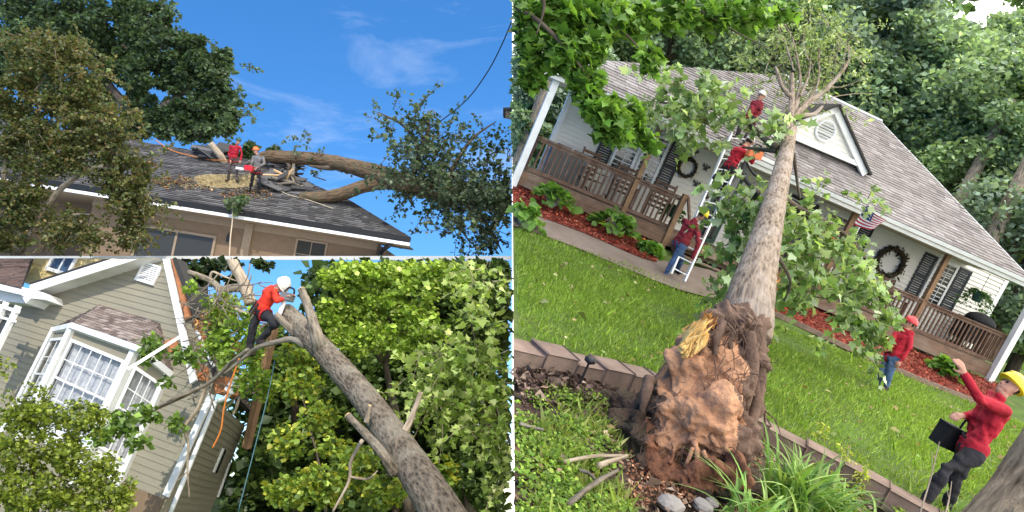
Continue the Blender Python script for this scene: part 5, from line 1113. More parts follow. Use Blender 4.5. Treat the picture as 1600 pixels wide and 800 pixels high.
# ================================================================== TOP LEFT PLOT: house with a tree through its dark roof, on a terrace
CUR[0] = TLP; p = TLP
def gpx(lst, seed, sub=0, sr=.5):
    """leaf points from picture places (x, y, metres away, half width, half height, count), optionally broken up in clumps"""
    out = []
    for i, (x, y, dy, rx, ry, n_) in enumerate(lst):
        q = np.random.default_rng(seed * 31 + i); pl = CUR[0]
        def pts(k_, pw):
            d = q.normal(size=(k_, 3)); d /= np.linalg.norm(d, axis=1)[:, None]; t = q.random(k_) ** pw; d *= t[:, None]
            X = x + d[:, 0] * rx; Y = y + d[:, 1] * ry; D = dy * (1 + d[:, 2] * .9 * rx / F)
            return np.column_stack([(X - 800) / F * D, D, (400 - Y) / F * D]) @ pl.R
        if not sub: out.append(pts(n_, .42))
        else:
            cs = pts(sub, .4); s_ = sr * rx / F * dy
            for c in cs: d = q.normal(size=(n_ // sub, 3)); d /= np.linalg.norm(d, axis=1)[:, None]; out.append(c + d * (q.random(n_ // sub) ** .4)[:, None] * np.array([s_, s_, s_ * .7]) * q.uniform(.6, 1.3))
    return np.vstack(out)
# terrace the house stands on
te = bpy.data.meshes.new('terrace_ground'); tb = bmesh.new(); bmesh.ops.create_cube(tb, size=1)
for v_ in tb.verts: v_.co = Vector((v_.co.x * 59.96 - 30 - .0, v_.co.y * 60 + 52, v_.co.z * .12 - .06))
tb.to_mesh(te); tb.free(); te.materials.append(MATS['slab_concrete']); to = link(bpy.data.objects.new('terrace_ground', te)); to['kind'] = 'structure'; tag(to, 'flat terrace ground under the dark roofed house', 'terrace')

O = p.d(335, 331, 27.0); NE_, EV_ = O[1], O[2]
pit = math.radians(33); up_ = np.array([0, math.cos(pit), math.sin(pit)]); ro = np.array([0, -math.sin(pit), math.cos(pit)])
OR = np.array([0, NE_, EV_ + .22])
Rf = lambda px, py: p.pl(px, py, OR, ro)
uA = p.n(-120, 262, NE_)[0]; uB = p.n(641, 379, NE_)[0]
house = thing('ranch_house', (uA + 8, NE_ + .8, EV_ - 2.6), 'tan house with dark shingle roof broken by a fallen tree', 'house')
eL = np.array([uA, NE_, EV_ + .22]); eR = np.array([uB, NE_, EV_ + .22])
rp = [eL, eR, Rf(548, 313), Rf(486, 286), Rf(440, 258), Rf(-120, 166)]
mb = MB(); mb.slab([q - ro * .16 for q in rp], ro, .15); mb.build('roof_deck', 'roof_deck', house)
PAL = [(.088, .083, .08), (.115, .108, .104), (.065, .061, .058), (.145, .138, .132)]
shingles(house, rp, up_, ro, .16, .33, PAL, 'shingle', .03, ind=0, jit=.14)
# rear slope, gutter, fascia, soffit, wall
mb = MB(); bk = [Rf(440, 258), Rf(-120, 166)]; mb.add([bk[0], bk[1], bk[1] + [0, 6, -4], bk[0] + [3, 6, -4], eR], [(0, 1, 2, 3)]); mb.build('rear_roof', 'roof_deck', house)
sec = [(0, 0), (-.10, .02), (-.15, .2), (-.12, .21), (-.08, .05), (0, .04)]; g = MB(); V = [(x, NE_ - .02 + a, EV_ + .0 + b) for x in (uA, uB) for a, b in sec]; g.add(V, [(i, (i + 1) % 6, 6 + (i + 1) % 6, 6 + i) for i in range(6)] + [tuple(range(6)), tuple(range(6, 12))[::-1]]); g.build('gutter', 'dark_metal', house)
mb = MB(); mb.hexa([(uA, NE_ - .13, EV_ - .13), (uB, NE_ - .13, EV_ - .13), (uB, NE_ - .0, EV_ - .13), (uA, NE_ - .0, EV_ - .13), (uA, NE_ - .10, EV_ - .01), (uB, NE_ - .10, EV_ - .01), (uB, NE_ - .0, EV_ - .01), (uA, NE_ - .0, EV_ - .01)]); mb.build('fascia', 'white', house)
mb = MB(); mb.aabb((uA, NE_ + .001, EV_ - .16), (uB, NE_ + 1.2, EV_ - .12)); mb.build('soffit', 'soffit', house)
NWt = NE_ + .75
w0 = p.n(136, 360, NWt)[0]; w1 = p.n(589, 390, NWt)[0]
mb = MB(); mb.aabb((w0, NWt, EV_ - 4), (w1, NWt + .2, EV_ - .15)); mb.build('wall', 'tan_wall', house)
mb = MB(); mb.aabb((w1 - .2, NWt + .2, EV_ - 4), (w1, NWt + 7, EV_ - .15)); mb.build('wall', 'tan_wall', house)
mb = MB(); mb.aabb((uA, NWt + 3.5, EV_ - 4), (w0, NWt + 3.7, EV_ - .15)); mb.aabb((w0 - .1, NWt + .2, EV_ - 4), (w0 + .1, NWt + 3.5, EV_ - .15)); mb.build('carport_wall', 'tan_wall', house)
mb = MB(); mb.aabb((uA, NE_ + 1.2, EV_ - .16), (w0, NWt + 3.5, EV_ - .12)); mb.build('carport_ceiling', 'soffit', house)
mb = MB(); mb.aabb((w0, NWt - .04, EV_ - .42), (w1, NWt, EV_ - .16)); mb.build('frieze_board', 'tan_trim', house)
def tq(x0, y0, x1, y1, h): a = p.n(x0, y0, NWt - .01); b = p.n(x1, y1, NWt - .01); z = (a[2] + b[2]) / 2; return Quad((a[0], a[1], z - h), (b[0], b[1], z - h), (b[0], b[1], z), (a[0], a[1], z), (0, -1, 0))
q1 = tq(216, 351, 340, 368, 1.9); window(house, q1, .1, .07, 2, 1, .09, 'tan_trim', 'glass_dull', split=False, wood='tan_trim')
q2 = tq(464, 372, 513, 380, 1.2); window(house, q2, .07, .06, 2, 2, .03, 'tan_trim', 'glass_dull', split=False, wood='tan_trim')
for (x, y, w_) in ((386, 372, .32),):
    a = p.n(x, y, NWt - .1); mb = MB(); mb.aabb((a[0] - w_ / 2, NWt - .12, EV_ - 4), (a[0] + w_ / 2, NWt - .002, EV_ - .17)); mb.build('pilaster', 'tan_trim', house)
a = p.n(357, 372, NWt - .1); mb = MB(); mb.aabb((a[0] - .06, NWt - .14, a[2] - .14), (a[0] + .06, NWt - .003, a[2] + .12)); mb.ball(a + [0, 0, .14], .07, None, 8, 6); mb.build('wall_lamp', 'dark_metal', house)
mb = MB(); mb.tube([p.n(612, 374, NE_ + .0), p.n(611, 381, NE_ + .05), p.n(597, 392, NE_ + .6), p.n(593, 402, NE_ + .68)], .09, 8, 4); mb.build('downspout', 'dark_metal', house, True)
# torn shingles and broken boards
g = np.random.default_rng(12)
def torn(cx, cy, rx, ry, n_, s_, m='shingle'):
    for k_ in range(n_):
        b = Rf(cx + g.uniform(-rx, rx), cy + g.uniform(-ry, ry)); t_ = g.uniform(.05, .45); ax0 = nz(np.array([1, 0, 0]) + g.normal(size=3) * .4); nn_ = nz(ro + g.normal(size=3) * t_); ax1 = nz(np.cross(nn_, ax0)); ax0 = np.cross(ax1, nn_)
        mb = MB(); mb.box(b + ro * g.uniform(.02, .3), (s_ * g.uniform(.5, 1.3), s_ * g.uniform(.3, .8), .02), (ax0, ax1, nn_), np.array([.075, .072, .07]) * g.uniform(.5, 1.8)); mb.build('torn_shingle', m, house)
torn(333, 244, 22, 6, 14, .5); torn(438, 285, 26, 12, 16, .4); torn(470, 296, 30, 8, 9, .35); torn(445, 268, 14, 8, 8, .5)
for k_ in range(9):
    b = Rf(445 + g.uniform(-20, 20), 290 + g.uniform(-8, 8)) + ro * .25; d_ = nz(g.normal(size=3) * [1, .4, .5]); mb = MB(); mb.beam(b - d_ * .5, b + d_ * .5, .12, .05, ro); mb.build('broken_board', 'raw_wood' if k_ % 3 == 0 else 'bark_grey', house)
# sawdust, twigs
def onroof(cx, cy, rx, ry, n_, seed, z=.05):
    q = np.random.default_rng(seed); a = q.uniform(0, 6.28, n_); t = q.random(n_) ** .6; return np.array([Rf(cx + math.cos(x) * rx * s_, cy + math.sin(x) * ry * s_) + ro * z for x, s_ in zip(a, t)])
tag(leaves(None, 'sawdust', np.vstack([onroof(355, 285, 48, 11, 15000, 3), onroof(330, 280, 26, 6, 5000, 4), onroof(392, 280, 18, 8, 2500, 5), onroof(320, 292, 40, 5, 700, 15), onroof(400, 296, 30, 7, 600, 16), onroof(300, 282, 20, 4, 400, 17)]), .042, [(.84, .73, .5), (.78, .65, .42), (.88, .8, .6)], OVAL, 2.2, .08, 'litter', seed=5, kind='stuff'), 'pale yellow sawdust spread around the two roof workers', 'sawdust')
tag(leaves(None, 'twig_litter', np.vstack([onroof(268, 284, 34, 7, 260, 8), onroof(290, 290, 60, 9, 260, 18), onroof(232, 258, 14, 4, 200, 9), onroof(385, 305, 40, 8, 300, 10)]), .12, [(.3, .14, .06), (.4, .2, .08), (.2, .11, .05), (.12, .14, .05)], NARROW, .7, .3, 'litter', seed=5, kind='stuff'), 'reddish twig litter on the dark shingles', 'twigs')
# the fallen oak
ft = thing('fallen_oak', p.d(790, 330, 26), 'large oak fallen across the dark roof with arching trunk', 'fallen tree')
yr = lambda x, y: p.w(Rf(x, y))[1]
ya = yr(412, 256)
mb = MB(); mb.tube([p.d(392, 262, ya - .6), p.d(412, 246, ya - .5), p.d(450, 246, ya - .8), p.d(500, 250, ya - 1.3), p.d(548, 260, ya - 2), p.d(592, 272, ya - 2.6), p.d(625, 284, ya - 3), p.d(690, 300, ya - 3.2), p.d(750, 312, ya - 3.0), p.d(815, 322, ya - 2.8)], [.22, .26, .29, .29, .32, .38, .42, .38, .36, .34], 20, 10, seed=1, jit=.025); mb.build('trunk', 'bark_oak', ft, True)
mb = MB(); y2 = yr(480, 308); mb.tube([p.d(470, 308, y2 - .1), p.d(500, 309, y2 - .2), p.d(535, 303, y2 - .3), p.d(565, 292, y2 - .4), p.d(600, 285, ya - 2.6), p.d(640, 290, ya - 3)], [.2, .26, .27, .27, .3, .3], 14, 8, seed=3, jit=.03); mb.build('limb', 'bark_oak', ft, True)
mb = MB()
for i, a_ in enumerate(([(448, 250, ya - .8), (452, 262, ya - 1), (447, 270, ya - 1)], [(640, 285, ya - 3), (655, 240, ya - 3), (635, 200, ya - 3), (590, 175, ya - 3)], [(690, 300, ya - 3.4), (715, 250, ya - 3), (740, 215, ya - 3), (775, 190, ya - 3)], [(660, 295, ya - 3), (700, 330, ya - 3), (735, 380, ya - 3)], [(655, 240, ya - 3), (670, 200, ya - 3.2), (660, 175, ya - 3.2)], [(720, 310, ya - 3), (760, 350, ya - 3.4), (785, 395, ya - 3.4)], [(520, 262, ya - 1.6), (500, 262, ya - 2), (480, 258, ya - 2)], [(640, 292, ya - 3), (640, 310, ya - 3), (648, 325, ya - 3)])): mb.tube([p.d(*b) for b in a_], [.14, .1, .06, .02], 7, 4, seed=i, jit=.04); mb.build('branch', 'bark_dark', ft, True); mb = MB()
yc = ya - 3.2
twiggy(ft, [(690, 298, ya - 3.8, 45, 22, 34), (740, 308, ya - 3.8, 49, 27, 45), (785, 318, ya - 3.8, 27, 29, 29), (660, 285, ya - 3.7, 29, 25, 18), (640, 225, yc, 38, 45, 33), (600, 185, yc, 25, 22, 4), (655, 190, yc, 25, 27, 9), (670, 255, yc, 40, 34, 37), (700, 215, yc, 29, 29, 9), (735, 215, yc, 29, 27, 7), (770, 225, yc, 29, 29, 10), (745, 255, yc, 40, 31, 25), (785, 270, yc, 27, 38, 22), (700, 285, yc - .5, 50, 27, 40), (735, 320, yc - .5, 50, 34, 52), (690, 320, yc, 27, 20, 15), (775, 340, yc, 38, 45, 44), (745, 375, yc, 40, 27, 22), (640, 275, yc, 25, 22, 12), (715, 360, yc, 16, 22, 5)], 1.0, 17, .17, [(.06, .095, .05), (.095, .135, .075), (.14, .175, .11), (.04, .065, .034)], OVAL, 3, 'leaf', 'bark_dark', .2, tr=.014)
twiggy(ft, [(580, 172, yc, 10, 8, 3), (470, 222, ya - 1, 12, 6, 3), (482, 215, ya - 1, 6, 5, 3), (505, 237, ya - 1.3, 9, 11, 4), (515, 268, ya - 1.3, 14, 5, 3), (438, 225, ya - .6, 8, 8, 3), (500, 268, ya - 1.6, 8, 4, 3), (612, 300, yc, 12, 8, 3)], .4, 9, .16, [(.06, .095, .05), (.095, .135, .075), (.14, .175, .11)], OVAL, 23, 'leaf', 'bark_dark', .2, tr=.01, name='trunk_sprouts')
# cut log standing by the workers
a = Rf(350, 254); mb = MB(); mb.tube([a, p.d(344, 243, p.w(a)[1] - .2), p.d(329, 224, p.w(a)[1] - .3)], [.17, .15, .13], 12, 4, seed=4, jit=.03); lg = mb.build('cut_limb', 'bark_pale', None, True); tag(lg, 'pale cut limb sticking out of the roof ridge', 'log')
# workers
yw = yr(360, 283) - .15
J = stick(dict(hd=(372, 221), nek=(370, 226), che=(368, 232), pel=(364, 248), shL=(361, 229, .1), shR=(375, 230, -.12), elR=(378, 240, -.2), wrR=(376, 250, -.25), elL=(358, 240, .1), wrL=(360, 250, -.05), hpL=(361, 250, .05), hpR=(367, 250, -.06), knL=(358, 265, -.1), anL=(357, 280, .05), toL=(353, 282, -.2), knR=(370, 266, -.15), anR=(370, 281, -.05), toR=(373, 283, -.3)), p, yw)
person('person', 'worker in red shirt and dark helmet standing on the roof', J, 1.0, 'cloth_red', 'cloth_work', 'boot', 'plastic_green', face=(.7, -.3, -.2), harness='harness_red', voxel=.014)
yw = yr(398, 298) - .15
J = stick(dict(hd=(400, 236), nek=(402, 242), che=(404, 248), pel=(400, 266), shL=(396, 245, .05), shR=(411, 246, -.08), elR=(413, 256, -.2), wrR=(402, 262, -.4), elL=(393, 255, -.15), wrL=(392, 262, -.4), hpL=(396, 268, .05), hpR=(404, 268, -.06), knL=(394, 281, -.15), anL=(391, 296, .0), toL=(388, 298, -.2), knR=(406, 282, -.2), anR=(404, 298, -.05), toR=(407, 300, -.3)), p, yw)
person('person', 'worker in grey shirt and orange helmet beside the trunk end', J, 1.02, 'cloth_grey', 'cloth_dark', 'boot', 'plastic_orange', face=(-.5, -.7, -.1), harness='harness_red', voxel=.014)
c = p.d(389, 263, yw - .6); t = thing('chainsaw', c, 'small red chainsaw held by the worker in grey', 'chainsaw'); mb = MB(); mb.box(c, (.16, .1, .1)); mb.build('engine', 'plastic_red', t); mb = MB(); mb.box(c + [-.32, 0, -.06], (.2, .015, .045)); mb.build('bar', 'gutter_white', t); mb = MB(); mb.tube([c + [-.1, 0, .1], c + [-.05, 0, .2], c + [.1, 0, .18], c + [.12, 0, .1]], .02, 6, 3); mb.build('handle', 'black_cloth', t)
# ropes, cable, neighbour's eave
mb = MB(); mb.tube([Rf(243, 222) + ro * .1, Rf(268, 238) + ro * .1, Rf(300, 247) + ro * .1, Rf(330, 254) + ro * .12, p.d(362, 250, yr(360, 283))], .022, 6, 6); tag(mb.build('safety_rope', 'rope_orange', None, True), 'orange safety rope lying over the ridge to the red worker', 'rope')
mb = MB(); mb.tube([Rf(420, 292) + ro * .1, Rf(450, 306) + ro * .06, Rf(480, 314) + ro * .06, Rf(520, 328) + ro * .06], .016, 6, 6); tag(mb.build('safety_rope', 'rope_pale', None, True), 'thin pale rope lying down the right part of the roof', 'rope')
mb = MB(); mb.tube([p.n(364, 316, NE_ - .25), p.n(363, 345, NE_ - .25), p.n(360, 372, NE_ - .28), p.n(358, 410, NE_ - .28)], .024, 6, 6); tag(mb.build('hanging_rope', 'rope_pale', None, True), 'pale rope hanging from the gutter by the pilaster', 'rope')
t = thing('hanging_sprig', p.n(370, 318, NE_ - .3), 'leafy oak sprig caught on the gutter edge', 'branch'); mb = MB(); mb.tube([p.n(366, 300, NE_ - .1), p.n(370, 315, NE_ - .3), p.n(372, 338, NE_ - .35)], [.03, .02, .01], 5, 4); mb.build('stem', 'bark_dark', t); leaves(t, 'foliage', gpx([(370, 322, 26.6, 9, 14, 70), (378, 312, 26.6, 14, 6, 50), (358, 318, 26.6, 6, 6, 16)], 21), .18, [(.06, .1, .04), (.1, .14, .06)], OVAL, .3, .3, 'leaf', seed=3)
mb = MB(); mb.tube([p.d(800, 32, 30), p.d(784, 70, 30.4), p.d(762, 112, 31), p.d(730, 155, 31.6), p.d(686, 191, 32), p.d(640, 220, 32.5)], .028, 6, 6); tag(mb.build('utility_cable', 'cable', None, True), 'thin dark utility cable curving up to the right', 'cable')
t = thing('neighbour_eave', p.d(800, 170, 30), 'corner of a dark neighbouring eave at the right edge', 'roof'); c0 = p.d(786, 168, 30); mb = MB(); mb.slab([c0, c0 + [1.5, 0, .3], c0 + [1.5, 0, .2], c0 + [.05, 0, -.1]], (0, 1, 0), 1.2); mb.build('roof_edge', 'roof_deck', t); mb = MB(); mb.slab([c0 + [.12, .05, -.11], c0 + [1.5, .05, .18], c0 + [1.5, .05, -.13]], (0, 1, 0), 1.1); mb.build('soffit', 'tan_trim', t)
# tree behind the roof
t = thing('oak_tree', p.d(190, 380, 42), 'big dark green oak behind the left of the roof', 'tree'); mb = MB(); tb_ = p.d(200, 395, 42); mb.tube([tb_, p.d(205, 250, 42), p.d(210, 150, 42.5), p.d(190, 60, 43)], [.7, .6, .45, .2], 12, 6, seed=2); mb.build('trunk', 'bark_dark', t, True)
mb = MB()
for i, a_ in enumerate(([(205, 210, 42), (250, 170, 41), (310, 130, 41)], [(208, 180, 42), (150, 110, 42), (90, 60, 42)], [(205, 190, 42), (260, 205, 41), (330, 195, 41)], [(208, 150, 42), (240, 90, 42), (260, 40, 42)], [(205, 220, 42), (130, 170, 42), (60, 140, 42)])): mb.tube([p.d(*b) for b in a_], [.3, .2, .06], 7, 4, seed=i)
mb.build('limb', 'bark_dark', t, True)
OT = gpx([(30, 30, 42, 60, 46, 6240), (110, 40, 42, 60, 50, 6760), (190, 30, 42, 55, 46, 6240), (240, 50, 42, 45, 50, 5720), (70, 100, 43, 60, 46, 5200), (160, 105, 42, 55, 50, 6240), (230, 115, 41.5, 50, 46, 6240), (290, 95, 41.5, 40, 44, 5200), (325, 110, 41, 42, 40, 5200), (345, 170, 41, 38, 38, 4940), (290, 170, 41, 45, 40, 5200), (220, 180, 41.5, 40, 36, 3640), (320, 200, 41, 36, 22, 3120), (270, 200, 41, 30, 22, 2340), (150, 170, 43, 45, 36, 3120), (350, 95, 41, 14, 20, 780), (0, 90, 43, 40, 50, 3900)], 3, 30, .27)
leaves(t, 'crown', OT, .24, [(.055, .09, .042), (.085, .13, .058), (.125, .175, .085), (.035, .06, .028)], OVAL, .5, .3, 'leaf', seed=9)
t = thing('background_tree', p.d(410, 300, 48), 'small far tree showing behind the two roof workers', 'tree'); mb = MB(); mb.tube([p.d(392, 330, 46), p.d(392, 250, 46)], [.2, .1], 7, 3); mb.build('trunk', 'bark_dark', t, True); leaves(t, 'crown', gpx([(390, 236, 46, 10, 14, 300), (430, 240, 46, 14, 8, 200), (380, 245, 46, 12, 10, 200)], 5), .35, [(.05, .09, .04), (.09, .13, .06)], OVAL, .4, .3, 'leaf', seed=3)
twiggy(t, [(340, 110, 41, 40, 36, 40), (350, 175, 41, 36, 34, 40), (250, 40, 42, 40, 40, 30), (60, 30, 42, 60, 36, 30), (320, 205, 41, 36, 16, 20)], .95, 18, .24, [(.055, .09, .042), (.085, .13, .058), (.125, .175, .085)], OVAL, 13, tr=.02, name='outer_sprays')
# brownish tree in front of the left end
t = thing('crape_myrtle', p.d(40, 398, 18), 'brownish green small leaved tree hanging over the left eave', 'tree'); mb = MB()
for i, a_ in enumerate(([(20, 400, 18), (5, 300, 18), (20, 200, 18), (70, 120, 18)], [(10, 330, 18), (60, 230, 18), (120, 160, 18)], [(-10, 240, 18), (20, 205, 18), (60, 180, 18)], [(30, 398, 18), (90, 300, 17.6), (160, 260, 17.5), (195, 300, 17.5), (210, 360, 17.4)], [(120, 372, 17.8), (110, 340, 17.6), (140, 335, 17.5)])): mb.tube([p.d(*b) for b in a_], [.09, .07, .05, .02], 7, 5, seed=i)
mb.build('stem', 'bark_grey', t, True)
MT = gpx([(30, 80, 18, 30, 26, 495), (10, 200, 18, 30, 60, 1210), (110, 130, 18, 40, 50, 1210), (60, 260, 18, 60, 26, 990), (140, 250, 17.7, 40, 30, 990), (185, 210, 17.6, 20, 30, 385), (60, 100, 18, 44, 40, 3135), (100, 85, 18, 30, 28, 1485), (20, 150, 18, 40, 40, 2805), (80, 160, 18, 45, 40, 3300), (130, 150, 18, 34, 40, 2145), (150, 200, 17.7, 36, 34, 2310), (60, 210, 18, 45, 34, 2475), (105, 225, 17.8, 40, 30, 1815), (180, 245, 17.6, 30, 36, 1815), (200, 290, 17.5, 30, 36, 1815), (170, 285, 17.5, 26, 26, 990), (208, 335, 17.4, 22, 34, 1155), (200, 370, 17.4, 20, 24, 495), (20, 235, 18, 30, 26, 990), (30, 310, 17.8, 40, 24, 1980), (50, 335, 17.8, 32, 20, 1155), (15, 360, 17.8, 34, 30, 1815), (110, 355, 17.6, 34, 24, 693), (95, 375, 17.6, 22, 14, 363), (150, 375, 17.6, 22, 14, 330), (225, 270, 17.5, 12, 20, 264), (95, 258, 17.8, 40, 14, 693)], 6, 26, .36)
leaves(t, 'crown', MT, .08, [(.07, .095, .03), (.1, .125, .04), (.13, .125, .045), (.045, .062, .022), (.14, .1, .04), (.11, .145, .05)], OVAL, .4, .3, 'leaf', seed=10)

twiggy(t, [(70, 70, 18, 50, 20, 50), (130, 110, 18, 40, 40, 50), (180, 210, 17.6, 36, 40, 60), (215, 290, 17.5, 26, 40, 50), (205, 360, 17.4, 22, 24, 36), (30, 310, 17.8, 40, 26, 50), (120, 365, 17.6, 40, 20, 40), (60, 200, 18, 50, 60, 60)], .7, 26, .085, [(.075, .1, .03), (.11, .135, .042), (.14, .135, .048), (.15, .105, .042)], OVAL, 14, tm='bark_grey', tr=.008, name='outer_sprays', droop=.4)
# ================================================================== BOTTOM LEFT PLOT: grey-green house hit by a sycamore trunk
CUR[0] = BLP; p = BLP
# yard far below the picture
mb = MB(); g0 = -4.2
V = [(x, y, g0) for y in (-2, 8, 20, 34) for x in (-30, -12, 0, 14)]; mb.add(V, [(4 * j + i, 4 * j + i + 1, 4 * j + i + 5, 4 * j + i + 4) for j in range(3) for i in range(3)]); yo = mb.build('yard', 'lawn_soil', None); yo['kind'] = 'structure'; tag(yo, 'shaded yard below the grey green house', 'yard')
N0 = p.d(327, 615, 13)[1]
house = thing('gable_house', p.n(150, 800, N0), 'grey green lap sided gable house with a white bay window', 'house')
f = lambda x, y, d=0.0: p.n(x, y, N0 - d)
OUT = np.array([0, -1.0, 0])
wallp = [f(-60, 480), f(-60, 850), f(232, 850), f(327, 617), f(338, 586), f(270, 396), f(215, 396)]
wallp = [f(-70, 488), f(40, 462), f(222, 400), f(266, 396), f(338, 586), f(327, 617), f(228, 850), f(-70, 850)]
kick = f(243, 774)[2]
boards(house, [q for q in clip_poly([np.asarray(q) for q in wallp], lambda q: q[2] - kick)], (0, 0, 1), .128, 'green_siding', OUT, .016)
mb = MB(); mb.slab(wallp, (0, 1, 0), .15); mb.V[0][:] += np.array([0, .022, 0]); mb.build('wall_core', 'green_siding', house)
low = clip_poly([np.asarray(q) for q in wallp], lambda q: kick - q[2]); mb = MB(); mb.slab([q + OUT * .02 for q in low], OUT, .03); mb.build('foundation_panel', 'tan_wall', house)
# gable vent
vq = Quad(f(212, 438, .02), f(241, 447, .02), f(255, 418, .02), f(227, 409, .02), OUT); mb = MB(); w = .1
vq.box(mb, 0, 1, 0, w, 0, .05); vq.box(mb, 0, 1, 1 - w, 1, 0, .05); vq.box(mb, 0, w, w, 1 - w, 0, .046); vq.box(mb, 1 - w, 1, w, 1 - w, 0, .046); gv_ = mb.build('gable_vent', 'white', house)
for k_ in range(8):
    mb = MB(); b0 = w + (1 - 2 * w) * k_ / 8; mb.hexa([vq.pt(a_, b_, d_) for d_, bb in ((.004, b0 + .05), (.035, b0)) for a_, b_ in ((w, bb), (1 - w, bb), (1 - w, bb + .045), (w, bb + .045))]); mb.build('vent_slat', 'white', gv_)
mb = MB(); vq.box(mb, w, 1 - w, w, 1 - w, 0, .003); mb.build('vent_back', 'shutter', gv_)
# left rake: board, soffit, shingle edge
A, B = f(47, 452, .42), f(250, 388, .42); mb = MB(); mb.beam(A, B, .04, .2, (0, 0, 1)); mb.build('rake_board', 'white', house)
A2, B2 = f(47, 462, .0), f(250, 398, .0); e_ = nz(B - A); un = np.cross(e_, OUT); un = un if un[2] > 0 else -un
mb = MB(); mb.add([A - un * .02, B - un * .02, B + [0, .6, 0] - un * .02, A + [0, .6, 0] - un * .02, A, B, B + [0, .6, 0], A + [0, .6, 0]], [(0, 1, 2, 3), (4, 5, 6, 7), (0, 1, 5, 4), (0, 3, 7, 4)]); mb.build('rake_soffit', 'white', house)
mb = MB(); mb.add([A + un * .11 + [0, -.03, 0], B + un * .11 + [0, -.03, 0], B + un * .11 + [0, .9, 0], A + un * .11 + [0, .9, 0], A + un * .15 + [0, -.03, 0], B + un * .15 + [0, -.03, 0], B + un * .15 + [0, .9, 0], A + un * .15 + [0, .9, 0]], [(0, 1, 2, 3), (4, 5, 6, 7), (0, 1, 5, 4), (0, 3, 7, 4)]); mb.build('roof_edge', 'roof_deck', house)
mb = MB(); c0 = f(31, 452, .42); mb.slab([f(33, 448, .45), f(68, 457, .45), f(70, 468, .45), f(48, 466, .45), f(40, 474, .45), f(31, 458, .45)], (0, 1, 0), .5); mb.build('cornice_return', 'white', house)
# right rake: hanging white trim, torn sheathing, black shingle edge
A, B = f(258, 396, .12), f(303, 597, .22); mb = MB(); mb.beam(A, B, .05, .135, (1, 0, 0)); mb.build('loose_rake_board', 'white', house)
mb = MB(); mb.slab([f(270, 404, .05), f(276, 404, .05), f(300, 497, .05), f(292, 500, .05)], OUT, .06); mb.build('exposed_sheathing', 'sheathing', house)
mb = MB(); mb.slab([f(303, 500, .06), f(309, 497, .06), f(322, 528, .06), f(316, 545, .06)], OUT, .04); mb.build('exposed_sheathing', 'sheathing', house)
mb = MB(); mb.slab([f(306, 565, .05), f(326, 575, .05), f(326, 598, .05), f(309, 592, .05)], OUT, .04); mb.build('exposed_sheathing', 'sheathing', house)
mb = MB(); mb.slab([f(258, 535, .03), f(276, 527, .03), f(282, 548, .03), f(266, 551, .03)], OUT, .03); mb.build('exposed_sheathing', 'sheathing', house)
mb = MB(); mb.slab([f(268, 402, .2), f(275, 402, .2), f(311, 492, .2), f(303, 497, .2)], (0, 1, 0), .3); mb.build('shingle_edge', 'roof_deck', house)
mb = MB(); mb.beam(f(307, 516, .12), f(334, 573, .12), .03, .05, (1, 0, 0)); mb.build('trim_strip', 'white', house)
# roof slope going back on the right
D = p.d(395, 635, 17.2) - p.d(345, 577, 13.0)
ra, rb = f(268, 396, .0), f(342, 588, .0); rq = [rb, rb + D * 1.0, ra + D * 1.1 + (0, 0, .3), ra]
nr_ = nz(np.cross(rq[1] - rq[0], rq[3] - rq[0])); nr_ = nr_ if np.dot(nr_, rb) < 0 else -nr_
mb = MB(); mb.slab(rq, -nr_, .1); mb.build('roof_deck', 'roof_deck', house)
BP = [(.2, .155, .13), (.27, .215, .185), (.14, .105, .09), (.3, .25, .22)]
shingles(house, rq, ra - rb, nr_, .14, .3, BP, 'shingle', .02, ind=0)
# side wall
s0, s1 = f(342, 582), f(342, 582) + D
dn = np.array([0, 0, -1.0]); nS = nz(np.cross(D, dn)); nS = nS if np.dot(nS, s0) < 0 else -nS
cb = f(327, 617)
sw = [cb + [0.0, .03, 0], cb + D * 1.0, cb + D * 1.0 + dn * 4.5, cb + dn * 4.5]
upS = nz(np.cross(nS, D)); upS = upS if upS[2] > 0 else -upS
boards(house, sw, upS, .128, 'green_siding', nS, .016)
mb = MB(); mb.slab([q - nS * .03 for q in sw], -nS, .1); mb.build('wall_core', 'green_siding', house)
# corner board, downspout, gutter
mb = MB(); mb.beam(f(331, 616, .05), f(259, 775, .05), .13, .05, (0, 1, 0)); mb.build('corner_board', 'white', house)
mb = MB(); mb.tube([f(368, 604, .1), f(352, 622, .05), f(338, 628, .0), f(330, 645, .0), f(265, 805, .0)], .042, 8, 5); mb.build('downspout', 'gutter_white', house, True)
mb = MB(); g_a = cb + np.array([.05, -.1, .12]); mb.tube([f(372, 590, .15), f(358, 612, .15)], [.09, .1], 8); mb.build('broken_gutter', 'gutter_white', house)
mb = MB(); mb.slab([f(333, 592, .1), f(352, 588, .1), f(350, 612, .1), f(337, 615, .1)], (0, 1, 0), .4); mb.build('broken_soffit', 'sheathing', house)
for (x0, y0, x1, y1) in ((346, 700, 331, 737), (357, 722, 338, 775)):
    a = p.pl(x0, y0, cb, nS) + nS * .04; b = p.pl(x1, y1, cb, nS) + nS * .04; mb = MB(); mb.beam(a, b, .1, .05, nS); fr_ = mb.build('side_window', 'white', house)
    mb = MB(); dd = nz(D) * .45; mb.add([a + nS * .0, a + dd, b + dd, b], [(0, 1, 2, 3)]); mb.build('pane', 'glass', fr_)
